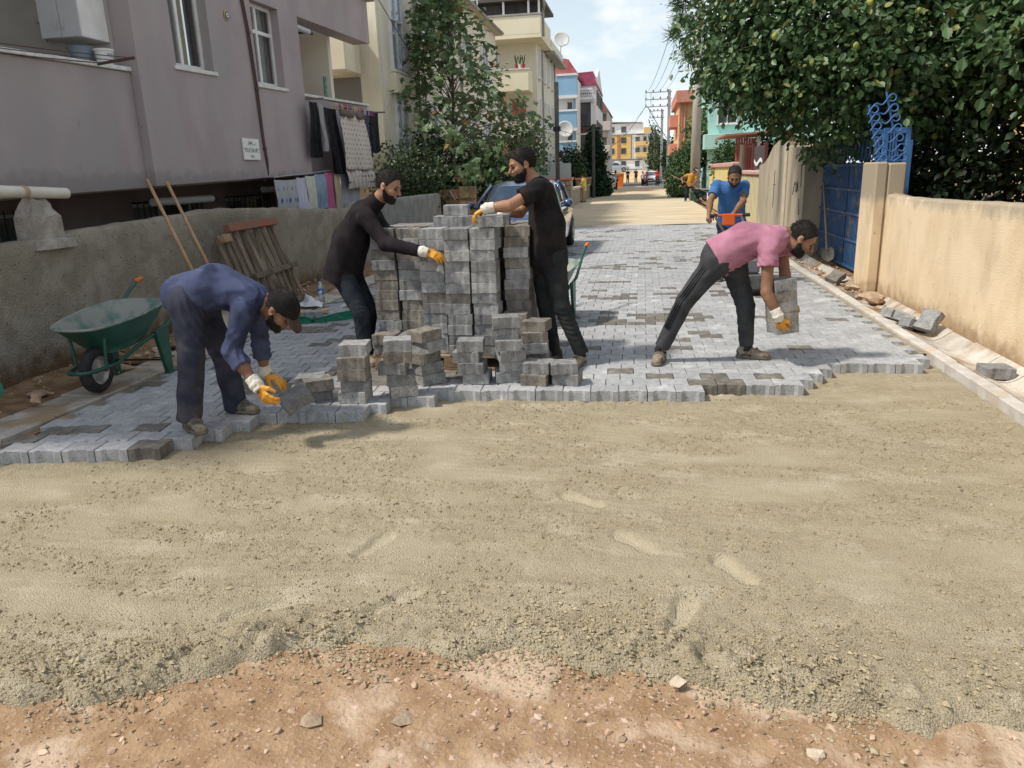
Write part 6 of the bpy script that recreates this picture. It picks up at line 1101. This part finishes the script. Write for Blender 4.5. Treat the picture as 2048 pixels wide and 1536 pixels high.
def strands(o, c, flow, L, n, big):
    if o is None or big: return o
    me = o.data; k = len(me.vertices); V = np.empty(k * 3, np.float32); me.vertices.foreach_get('co', V); V = V.reshape(-1, 3); rg = np.random.default_rng(k); I = rg.integers(0, k, n); P = V[I]; N = P - c; N /= np.linalg.norm(N, axis=1, keepdims=True)
    T = nv(flow)[None] * .8 + N * .55 + rg.normal(size=P.shape) * .35; S = L * rg.uniform(.6, 1.3, n); X, T, Z = orient(T, rg.normal(size=P.shape)); b, F = NEEDLE; b = b * np.array([2.2, 1, 1]); Q = (P - N * .002)[:, None] + S[:, None, None] * (b[None, :, 0:1] * X[:, None] + b[None, :, 1:2] * T[:, None])
    fl = np.empty(len(me.polygons) * 4, np.int32); me.loops.foreach_get('vertex_index', fl); o.data = npmesh(me.name, np.concatenate([V, Q.reshape(-1, 3)]), np.concatenate([fl.reshape(-1, 4), F + (np.arange(n) * 4)[:, None, None].reshape(-1, 1) + k]), me.materials[0], True); return o
def human(lbl, j, f, u, skin, shirt, trous, shoe=m_shoe, toeR=(0, -1, 0), toeL=(0, -1, 0), hR=None, hL=None, h=.0068, sleeve=.5, sleeve_r=.070, gloves=True, hair=m_hair, hairline=.052, beard=1, cap=None, fat=1.0, collar=0, hem=.10, fold=.004, leg_r=(.098, .072, .066), ground=0.0, cuffed=False, grp=None, tuck=0):
    J = {k: np.asarray(v, float) for k, v in j.items()}; f = nv(f); u = np.asarray(u, float); u = nv(u - f * (u @ f)); s_ = np.cross(u, f)
    sv = nv(J['shL'] - J['shR']); root = thing('person', lbl, 'person', (float((J['anR'][0] + J['anL'][0]) / 2), float((J['anR'][1] + J['anL'][1]) / 2), ground), group=grp)
    pel, mid, chest, neck, head = [J[k] for k in ('pel', 'mid', 'chest', 'neck', 'head')]; hs = nv(J['hipL'] - J['hipR'])
    big = h > .012
    hd = lambda a, b, c: head + f * a + s_ * b + u * c; ax = (f, s_, u)
    # ---------- body: one continuous surface
    B = Sdf(h * 1.15); B.ecap(pel, mid, (.150 * fat, .108 * fat), (.142 * fat, .104 * fat), sv, .03); B.ecap(mid, chest, (.142 * fat, .104 * fat), (.150, .105), sv, .03)
    for S in 'RL':
        sh, el, wr, hp, kn, an = [J[a + S] for a in ('sh', 'el', 'wr', 'hip', 'kn', 'an')]
        B.cap(chest * .8 + neck * .2, sh, .062, .058, .05); B.cap(sh, el, .053, .043, .03); B.cap(el, wr, .045, .029, .02); B.cap(el * .75 + wr * .25, el * .5 + wr * .5, .046, .038, .02)
        B.cap(pel * .5 + hp * .5, hp, .10 * fat, .092, .04); B.cap(hp, kn, .086, .058, .04); B.cap(kn, an, .056, .040, .02)
        toe = np.asarray(toeR if S == 'R' else toeL, float); toe[2] = 0; toe = nv(toe); ft = np.array([an[0], an[1], ground + .045]); B.cap(an, ft - toe * .02, .042, .038, .03); B.ecap(ft - toe * .03, ft + toe * .12, (.030, .028), (.032, .020), np.cross(toe, (0, 0, 1)), .02)
        hh = hR if S == 'R' else hL; dflt = nv(wr - el); hd_, pn_ = (hh[0], hh[1]) if hh else (dflt, np.cross(dflt, sv) + sv * (.5 if S == 'R' else -.5)); cu = hh[2] if hh and len(hh) > 2 else .45
        J['hd' + S] = (hd_, pn_, cu)
        if big: B.cap(wr, wr + nv(hd_) * .12, .042, .03, .02)
        elif not gloves: hand(B, wr, hd_, pn_, 1.0, 0, cu, 1 if S == 'R' else -1)
        else: B.cap(wr, wr + nv(hd_) * .05, .028, .024, .02)
    B.cap(chest * .25 + neck * .75, neck, .070, .060, .05); B.cap(neck, hd(-.022, 0, -.055), .058, .056, .03)
    B.ell(hd(-.012, 0, .032), (.103, .081, .097), ax, .02); B.ell(hd(.022, 0, -.045), (.071, .061, .071), ax, .035)
    if not big:
        B.cap(hd(.045, 0, -.088), hd(.072, 0, -.092), .030, .020, .02); B.cap(hd(.086, -.034, .030), hd(.086, .034, .030), .013, k=.018)
        for q in (-1, 1): B.ell(hd(.098, q * .031, .010), (.014, .017, .010), ax, .012, 's'); B.ell(hd(.060, q * .042, -.020), (.032, .024, .024), ax, .02); B.ell(hd(-.008, q * .083, -.004), (.026, .010, .036), (nv(f + s_ * q * .0 + u * .15), nv(s_ * q - f * .35), u), .006); B.ell(hd(.002, q * .092, -.002), (.010, .007, .016), ax, .004, 's')
        B.cap(hd(.094, 0, .018), hd(.123, 0, -.022), .009, .0135, .012); B.cap(hd(.098, -.014, -.028), hd(.098, .014, -.028), .010, k=.008); B.cap(hd(.088, -.018, -.055), hd(.088, .018, -.055), .009, k=.006); B.cap(hd(.086, -.015, -.066), hd(.086, .015, -.066), .009, k=.006)
    sdfobj(B, 'body', skin, root)
    if not big:
        e = M()
        for q in (-1, 1):
            c = hd(.0885, q * .031, .010); o = M().add([tuple(c + np.array(v) * .0125) for v in ICO_V], [tuple(t) for t in ICO_F]); o.build('eye', m_eye, root, True)
            eb = Sdf(.0035); eb.cap(hd(.099, q * .016, .034), hd(.090, q * .047, .034), .0055, .0045, .004); sdfobj(eb, 'eyebrow', hair, root)
    # ---------- hair, beard, cap
    H = Sdf(h * .75); g = .009 if not big else .02
    H.ell(hd(-.016, 0, .041), (.103 + g, .081 + g * .9, .097 + g), ax, .01)
    for q in (-1, 1): H.cap(hd(.012, q * .074, .03), hd(.014, q * .070, -.03), .013, .010, .012)
    n1 = nv(f * .85 - u * .52); H.cut(hd(hairline, 0, .060), n1); H.cut(hd(-.09, 0, -.060), nv(-u * .9 - f * .3))
    if not big:
        for q in (-1, 1): H.ell(hd(-.008, q * .086, -.004), (.026, .022, .036), ax, .006, 's')
    strands(sdfobj(H, 'hair', hair, root, fold=.004 if not big else 0, freq=95, seed=3), head, -f * .8 + u * .25, .020, 2600 if cap is None else 700, big)
    if beard and not big:
        E = Sdf(h * .75); E.ell(hd(.022, 0, -.049), (.077, .0665, .073), ax, .02); E.cap(hd(.045, 0, -.096), hd(.074, 0, -.098), .032 * beard, .026 * beard, .02); E.cap(hd(.092, -.024, -.046), hd(.097, 0, -.041), .0085, k=.006); E.cap(hd(.097, 0, -.041), hd(.092, .024, -.046), .0085, k=.006)
        for q in (-1, 1): E.cap(hd(.008, q * .070, -.005), hd(.02, q * .064, -.05), .012, .016, .012)
        E.cap(hd(.103, -.014, -.061), hd(.103, .014, -.061), .010, k=.004, op='s'); E.cut(hd(.03, 0, -.030), nv(u * .86 + f * .30)) ; E.cut(hd(-.020, 0, -.03), nv(-f))
        for q in (-1, 1): E.ell(hd(.078, q * .050, -.018), (.05, .034, .030), ax, .01, 's')
        strands(sdfobj(E, 'beard', hair, root, fold=.002, freq=170, seed=5), head, -u * .8 + f * .35, .013, 1500, big)
    if cap is not None:
        K = Sdf(h); K.ell(hd(-.010, 0, .040), (.122, .100, .105), ax, .01); K.cut(hd(0, 0, .022), nv(-u * 1 + f * .12)); sdfobj(K, 'cap', cap[0], root); V = Sdf(h * .8); V.ell(hd(.125, 0, .030), (.075, .075, .009), (nv(f - u * .30), s_, nv(u + f * .30)), .01); V.cut(hd(.06, 0, 0), -f); sdfobj(V, 'cap_brim', cap[1], root)
    # ---------- shirt
    o = .014; T = Sdf(h * 1.05); sp = nv(pel - mid); low = pel + sp * hem
    T.ecap(mid, low, (.142 * fat + o + .006, .104 * fat + o + .006), (.160 * fat + o, .122 * fat + o), sv, .03, flat=1); T.ecap(mid, chest, (.142 * fat + o + .006, .104 * fat + o + .006), (.150 + o, .105 + o), sv, .03)
    for S in 'RL':
        sh, el, wr = J['sh' + S], J['el' + S], J['wr' + S]; T.cap(chest * .8 + neck * .2, sh, .062 + o, .060 + o, .05)
        if sleeve <= 1: T.cap(sh, sh + (el - sh) * sleeve, .060 + o, sleeve_r, .03, flat=1)
        else:
            T.cap(sh, el, .058 + o, .046 + o, .03); T.cap(el, el + (wr - el) * (sleeve - 1), .048 + o, .036 + o if sleeve > 1.6 else .046 + o, .02, flat=1)
            if cuffed: a_ = el + (wr - el) * (sleeve - 1); T.cap(a_ - (wr - el) * .10, a_, .050 + o, .050 + o, .004, flat=2)
    T.cap(chest * .35 + neck * .65, neck + nv(neck - chest) * .008, .080, .068, .04, flat=1)
    if collar: T.cap(neck - nv(neck - chest) * .03, neck + nv(head - neck) * collar, .077, .072, .012, flat=1)
    sdfobj(T, 'shirt' if sleeve <= 1 or not collar else 'jacket', shirt, root, fold=fold * 1.25, freq=58, seed=int(abs(pel[0]) * 100) % 7)
    # ---------- trousers
    R = Sdf(h * 1.05); up = -sp; R.ecap(pel + up * .0 - sp * .0, pel + up * .10, (.155 * fat, .112 * fat), (.150 * fat, .110 * fat), sv, .03, flat=1)
    for S in 'RL':
        hp, kn, an = J['hip' + S], J['kn' + S], J['an' + S]; R.cap(pel * .5 + hp * .5, hp, .108 * fat, leg_r[0] + .008, .05); R.cap(hp, kn, leg_r[0] + .006, leg_r[1], .04); e_ = an + nv(an - kn) * (.035 if not cuffed or leg_r[2] > .07 else -.03); R.cap(kn, e_, leg_r[1] + .001, leg_r[2], .02, flat=1)
    sdfobj(R, 'trousers', trous, root, fold=fold * 1.1, freq=50, seed=int(abs(pel[1]) * 100) % 5 + 2)
    # ---------- shoes
    for S, toe in (('R', toeR), ('L', toeL)):
        an = J['an' + S]; toe = np.asarray(toe, float); toe[2] = 0; toe = nv(toe); sd = np.cross(toe, (0, 0, 1)); g0 = ground; c = np.array([an[0], an[1], g0]); Z = np.array([0, 0, 1.0])
        Q = Sdf(h * .8); Q.ecap(c - toe * .045 + Z * .05, c + toe * .07 + Z * .052, (.040, .042), (.046, .040), sd, .02); Q.ecap(c + toe * .07 + Z * .045, c + toe * .165 + Z * .036, (.047, .036), (.042, .030), sd, .02); Q.cap(c - toe * .03 + Z * .06, an * np.array([1, 1, 0]) + Z * (g0 + .105), .044, .050, .02, flat=1); Q.cut(c + Z * .012, -Z)
        so = sdfobj(Q, 'shoe', shoe, root)
        if not big and so is not None:
            W = Sdf(h * .8); W.ecap(c - toe * .05 + Z * .018, c + toe * .06 + Z * .018, (.044, .040), (.050, .030), sd, .02); W.ecap(c + toe * .06 + Z * .018, c + toe * .172 + Z * .018, (.050, .03), (.046, .03), sd, .02); W.cut(c + Z * .002, -Z); W.cut(c + Z * .026, Z); sdfobj(W, 'sole', m_sole, so)
            for q in (.045, .085): M().tube([c + toe * q + sd * .049 * math.cos(a) + Z * (.048 + .048 * math.sin(a)) for a in np.linspace(.15, 2.99, 9)], .006, 5).build('strap', m_sole, so)
            an_ = c + Z * .16; M().tube([c + Z * .07, c + Z * .11, an + nv(J['kn' + S] - an) * .03, an + nv(J['kn' + S] - an) * .10], [.052, .050, .047, .050], 12).build('sock', m_sock, root, True)
    # ---------- gloves
    if gloves and not big:
        for S in 'RL':
            el, wr = J['el' + S], J['wr' + S]; hd_, pn_, cu = J['hd' + S]; G = Sdf(.0042); hand(G, wr + nv(hd_) * .012, hd_, pn_, 1.10, .0012, cu, 1 if S == 'R' else -1); gl_ = sdfobj(G, 'glove', m_glove, root)
            C = Sdf(.005); ad = nv(wr - el); C.cap(wr - ad * .06, wr + ad * .004, .044, .042, .02, flat=2); C.cap(wr - nv(hd_) * .004, wr + nv(hd_) * .042, .042, .040, .02, flat=2); sdfobj(C, 'cuff', m_cuff, gl_, fold=.002, freq=260, seed=1)
    return root, J
J = {
  'pink': dict(pel=(0.637, 6.500, 0.891), mid=(0.832, 6.500, 1.006), chest=(1.045, 6.480, 1.016), neck=(1.148, 6.480, 1.054), head=(1.263, 6.440, 1.015), shR=(0.994, 6.330, 0.963), elR=(0.987, 6.260, 0.620), wrR=(1.080, 6.220, 0.436), shL=(1.145, 6.660, 0.957), elL=(1.178, 6.580, 0.716), wrL=(1.201, 6.460, 0.525), hipR=(0.598, 6.410, 0.848), knR=(0.356, 6.380, 0.535), anR=(0.164, 6.440, 0.100), hipL=(0.756, 6.600, 0.811), knL=(0.868, 6.550, 0.461), anL=(0.898, 6.580, 0.084)),
  'blue': dict(pel=(-3.001, 4.580, 0.891), mid=(-2.787, 4.570, 0.958), chest=(-2.550, 4.560, 0.871), neck=(-2.447, 4.560, 0.847), head=(-2.332, 4.530, 0.795), shR=(-2.504, 4.380, 0.829), elR=(-2.593, 4.330, 0.569), wrR=(-2.425, 4.280, 0.361), shL=(-2.605, 4.740, 0.793), elL=(-2.649, 4.800, 0.505), wrL=(-2.664, 4.840, 0.294), hipR=(-2.949, 4.460, 0.857), knR=(-2.930, 4.400, 0.520), anR=(-3.024, 4.420, 0.109), hipL=(-3.000, 4.700, 0.802), knL=(-2.911, 4.760, 0.422), anL=(-2.915, 4.820, 0.066)),
  'fleece': dict(pel=(-2.620, 6.400, 0.876), mid=(-2.538, 6.400, 1.095), chest=(-2.399, 6.380, 1.317), neck=(-2.269, 6.360, 1.416), head=(-2.136, 6.330, 1.537), shR=(-2.308, 6.200, 1.287), elR=(-2.125, 6.120, 1.078), wrR=(-1.772, 6.000, 1.021), shL=(-2.370, 6.560, 1.289), elL=(-2.174, 6.500, 1.035), wrL=(-2.020, 6.360, 0.972), hipR=(-2.619, 6.310, 0.816), knR=(-2.441, 6.220, 0.465), anR=(-2.447, 6.280, 0.069), hipL=(-2.613, 6.480, 0.794), knL=(-2.441, 6.460, 0.448), anL=(-2.550, 6.500, 0.049)),
  'tee': dict(pel=(-0.790, 6.420, 0.940), mid=(-0.798, 6.420, 1.183), chest=(-0.838, 6.420, 1.442), neck=(-0.899, 6.420, 1.545), head=(-0.992, 6.390, 1.673), shL=(-0.832, 6.220, 1.487), elL=(-1.062, 6.100, 1.361), wrL=(-1.239, 6.080, 1.351), shR=(-0.884, 6.610, 1.459), elR=(-1.057, 6.620, 1.282), wrR=(-1.182, 6.480, 1.293), hipL=(-0.735, 6.340, 0.898), knL=(-0.668, 6.290, 0.501), anL=(-0.520, 6.300, 0.129), hipR=(-0.862, 6.500, 0.881), knR=(-0.829, 6.480, 0.482), anR=(-0.773, 6.500, 0.081)),
  'polo': dict(pel=(1.275, 11.550, 0.823), mid=(1.248, 11.400, 1.065), chest=(1.204, 11.200, 1.293), neck=(1.216, 11.100, 1.382), head=(1.228, 11.000, 1.469), shR=(1.018, 11.200, 1.360), elR=(0.912, 10.980, 1.146), wrR=(0.875, 10.620, 1.004), shL=(1.384, 11.200, 1.341), elL=(1.349, 10.950, 1.142), wrL=(1.187, 10.620, 0.990), hipR=(1.177, 11.550, 0.804), knR=(1.151, 11.420, 0.419), anR=(1.128, 11.400, 0.065), hipL=(1.375, 11.550, 0.799), knL=(1.388, 11.450, 0.412), anL=(1.424, 11.500, 0.048)),
  'amber': dict(pel=(2.292, 40.000, 0.784), mid=(2.310, 40.000, 1.002), chest=(2.377, 40.000, 1.243), neck=(2.446, 40.000, 1.361), head=(2.561, 39.950, 1.502), shL=(2.156, 40.000, 1.274), elL=(1.879, 39.800, 1.164), wrL=(1.919, 39.500, 0.974), shR=(2.579, 40.100, 1.235), elR=(2.616, 39.800, 0.995), wrR=(2.425, 39.400, 0.839), hipL=(2.194, 40.000, 0.763), knL=(2.179, 40.000, 0.421), anL=(2.119, 40.100, 0.100), hipR=(2.391, 40.000, 0.757), knR=(2.559, 39.800, 0.440), anR=(2.753, 40.000, 0.159)),
}
m_tblue = fabric('faded_blue_shirt', (.045, .055, .108), (.066, .080, .145), (.026, .032, .066), 2.6, (.52, .6)); m_jeans = fabric('indigo_trousers', (.032, .036, .056), (.054, .056, .080), (.10, .095, .10), 3.2, (.55, .75)); m_fleece = fabric('black_fleece', (.014, .011, .013), (.024, .019, .021)); m_dkj = fabric('dark_jeans', (.018, .022, .030), (.032, .037, .046), (.05, .055, .06), 3.5, (.56, .76)); m_dkj2 = fabric('worn_black_jeans', (.022, .024, .026), (.036, .037, .036), (.09, .085, .055), 3.0, (.57, .78)); m_tee = fabric('black_tshirt', (.012, .011, .012), (.02, .018, .018), (.028, .022, .02), 4); m_pink = fabric('pink_tshirt', (.37, .165, .23), (.43, .20, .27), (.30, .125, .18), 3.5, (.54, .66)); m_jog = fabric('charcoal_joggers', (.040, .042, .046), (.058, .060, .064)); m_polo = fabric('blue_polo', (.045, .13, .31), (.065, .165, .37)); m_navyt = fabric('navy_trousers', (.015, .018, .03), (.025, .028, .04)); m_amb = fabric('amber_shirt', (.50, .23, .035), (.56, .28, .06)); m_capk = fabric('cap_black', (.012, .011, .011), (.02, .018, .017)); m_capb = fabric('cap_brim_brown', (.055, .035, .030), (.08, .055, .048)); m_yell = fabric('yellow_shirt', (.62, .48, .05), (.68, .55, .1))
# man in blue, bending to set a paver
r1, _ = human('bent bearded man in a faded blue top and dark cap setting down a paver', J['blue'], (.62, -.16, -.77), (.78, .02, .62), m_skind, m_tblue, m_jeans, toeR=(.80, -.60, 0), toeL=(.97, -.22, 0), hR=((.62, -.25, -.74), (.35, .6, -.1), .42), hL=((.86, -.10, -.42), (0, .1, -1), .12), sleeve=1.45, cuffed=True, cap=(m_capk, m_capb), hem=.06, fold=.0055, fat=1.18, leg_r=(.104, .084, .082))
M().tube([Vector(J['blue']['pel']) + Vector((-.14, -.02, .02)) + Vector((.0, 0, 0)), Vector(J['blue']['pel']) + Vector((-.15, -.06, -.0))], .02, 8).build('glove_in_pocket', m_glove, r1)
# man in black fleece reaching to the stack
human('man in a black fleece jacket reaching with orange gloves towards the tall stack', J['fleece'], (.90, -.22, -.38), (.38, .0, .92), m_skin, m_fleece, m_dkj, toeR=(.72, -.69, 0), toeL=(.9, -.3, 0), hR=((.93, .05, -.30), (.15, .55, -.8), .28), hL=((.45, .1, -.88), (.75, .2, .5), .22), sleeve=1.92, collar=.055, hem=.14, fold=.003, fat=1.32, leg_r=(.098, .070, .066))
# man in black t-shirt
r3, J3 = human('bearded man in a black t-shirt gripping a paver on top of the tall stack', J['tee'], (-.84, -.46, -.30), (-.28, -.10, .95), m_skin, m_tee, m_dkj2, toeR=(-.85, -.5, 0), toeL=(-.25, -.97, 0), hL=((-.88, .05, -.42), (.35, .1, -.9), .55), hR=((-.45, -.35, -.80), (-.5, .2, .3), .45), sleeve=.58, sleeve_r=.080, beard=1.15, hem=.09, fat=1.26, hairline=.06, fold=.0035, leg_r=(.100, .070, .062))
for a in range(3):
    p = Vector(J['tee']['chest']) + Vector((.165 - .01 * a, -.03, .02 - .10 * a)); M().beam(p, p + Vector((.012, .02, -.07)), .012, .004).build('chest_print', m_white, r3)
# man in pink carrying five pavers
r4, J4 = human('bearded man in a pink t-shirt and charcoal striped joggers bending with five pavers', J['pink'], (.74, -.20, -.64), (.64, -.02, .77), m_skind, m_pink, m_jog, toeR=(-.22, -.97, 0), toeL=(.94, -.34, 0), hR=((.30, .22, -.92), (.45, .85, .1), .50), hL=((.20, -.20, -.95), (-.3, -.9, .1), .5), sleeve=.42, sleeve_r=.084, hem=.04, fold=.0045, fat=1.30, leg_r=(.106, .076, .062), cuffed=True)
hp, kn, an = [Vector(J['pink'][k]) for k in ('hipR', 'knR', 'anR')]
for o in (-.020, 0, .020):
    P_ = []; sd = Vector((-.72, -.55, -.35)).normalized()
    for t in np.linspace(-.05, 1.55, 18):
        c = hp.lerp(kn, t) if t <= 1 else kn.lerp(an, t - 1); ax_ = ((kn - hp) if t <= 1 else (an - kn)).normalized(); s2 = (sd - ax_ * sd.dot(ax_)).normalized(); w = ax_.cross(s2).normalized(); r = (.104 + (.076 - .104) * min(max(t, 0), 1)) + .004 if t <= 1 else .078 - .006 * (t - 1); P_.append(c + s2 * math.sqrt(max(r * r - o * o, 1e-6)) + w * o)
    M().tube(P_, .0055, 6).build('leg_stripe', m_blackc, r4, True)
# man in polo
r5, _ = human('older man in a blue polo shirt leaning on the orange plate compactor handle', J['polo'], (-.10, -.86, -.50), (-.02, -.5, .86), m_skind, m_polo, m_navyt, toeR=(-.25, -1, 0), toeL=(.2, -1, 0), hR=((-.05, -.70, -.7), (.1, .6, -.75), .75), hL=((-.1, -.70, -.7), (-.1, .6, -.75), .75), gloves=False, hair=m_hairg, hairline=.035, beard=.9, sleeve=.62, sleeve_r=.074, collar=.02, hem=.07, fat=1.16, h=.0085, fold=.004)
# shovelling worker far off
r6, _ = human('worker in an amber shirt and white cap shovelling by the concrete pole', J['amber'], (.75, -.2, -.6), (.55, 0, .83), m_skind, m_amb, m_dkj, toeR=(.9, -.3, 0), toeL=(-.2, -1, 0), gloves=False, sleeve=.5, cap=(m_white, m_white), h=.016, fold=0, hem=.05)
t = thing('shovel', 'long handled shovel held by the amber shirted worker', 'shovel', (1.8, 39.6, .8)); M().tube([(1.35, 39.5, 1.33), (2.9, 39.7, .55)], .02, 6).build('handle', m_hand, t); M().cb((3.02, 39.7, .50), (.3, .24, .02), Matrix.Rotation(.45, 3, 'Y'), .005).build('blade', m_spade, t)
# distant people
def stander(lbl, x, y, H, rz, shirt, trous, arms=0, fat=1.0, ground=0.0, sleeve=.5, skin=m_skin, legs=.09, hem=.08):
    c, s = math.cos(rz), math.sin(rz); k = H / 1.75
    def P(a, b, z): return (x + (a * c - b * s) * k, y + (a * s + b * c) * k, ground + z * k)
    j = dict(pel=P(0, 0, .95), mid=P(0, 0, 1.15), chest=P(0, .01, 1.38), neck=P(0, 0, 1.49), head=P(0, -.03, 1.64), shR=P(-.18, 0, 1.42), shL=P(.18, 0, 1.42), hipR=P(-.09, 0, .90), hipL=P(.09, 0, .90), knR=P(-.10, -.03, .49), knL=P(.11, .0, .49), anR=P(-.11, .03, .08), anL=P(.12, -.02, .08))
    if arms == 0: j.update(elR=P(-.25, .02, 1.15), wrR=P(-.24, -.06, .92), elL=P(.25, .02, 1.15), wrL=P(.24, -.06, .92))
    elif arms == 1: j.update(elR=P(-.30, -.05, 1.18), wrR=P(-.10, -.22, 1.12), elL=P(.30, -.05, 1.18), wrL=P(.08, -.22, 1.14))
    else: j.update(elR=P(-.28, -.05, 1.2), wrR=P(-.22, -.12, 1.52), elL=P(.25, .02, 1.15), wrL=P(.24, -.06, .92))
    f = (s, -c, -.1); return human(lbl, j, f, (0, 0, 1), skin, shirt, trous, toeR=(s, -c, 0), toeL=(s, -c, 0), gloves=False, beard=0, h=.022, fold=0, sleeve=sleeve, hem=hem, ground=ground, fat=fat, shoe=m_blk)
stander('boy in a yellow shirt standing by the low stone wall', -3.25, 43, 1.50, rad(-100), m_yell, fabric('tan_shorts', (.32, .23, .15), (.36, .27, .18)), 1, hem=.2)
stander('woman in a blue and white top walking on the left of the sandy street', -2.43, 69.4, 1.62, rad(175), fabric('blue_white_top', (.06, .12, .42), (.5, .52, .6), sc=14), m_blackc, 0, hem=.25)
stander('distant man in black, left of the pair at the junction', -2.05, 104, 1.78, rad(20), m_blackc, m_navyt, 1); stander('distant man in black, right of the pair at the junction', -1.02, 108, 1.80, rad(-10), m_blackc, m_blackc, 2)
stander('distant woman in a white top and dark skirt', -.08, 83.4, 1.45, rad(30), m_white, m_blackc, 0); stander('distant child in dark red beside the woman in white', .36, 82.8, 1.38, rad(-60), fabric('dark_red', (.12, .03, .04), (.16, .05, .05)), m_navyt, 0)
stander('distant person in a bright red top in front of the white car', 1.39, 81, 1.68, rad(5), fabric('red_top', (.50, .03, .035), (.55, .06, .05)), m_dkj, 1, hem=.2)
x, y = -3.0, 55.5
js = dict(pel=(x, y, .22), mid=(x - .02, y - .05, .40), chest=(x - .02, y - .12, .60), neck=(x, y - .16, .70), head=(x, y - .20, .82), shR=(x - .16, y - .12, .62), shL=(x + .16, y - .12, .62), elR=(x - .2, y - .3, .42), wrR=(x - .05, y - .45, .35), elL=(x + .2, y - .3, .42), wrL=(x + .1, y - .45, .35), hipR=(x - .09, y - .02, .18), hipL=(x + .09, y - .02, .18), knR=(x - .12, y - .38, .40), knL=(x + .25, y - .35, .30), anR=(x - .1, y - .45, .08), anL=(x + .55, y - .45, .08))
human('child sitting on the ground in dark clothes below the slim dark pole', js, (0, -1, -.2), (0, 0, 1), m_skind, fabric('olive_dark', (.05, .045, .02), (.3, .2, .03), sc=6), m_blackc, toeR=(0, -1, 0), toeL=(.6, -1, 0), gloves=False, beard=0, h=.022, fold=0, hem=.02, shoe=m_blk)
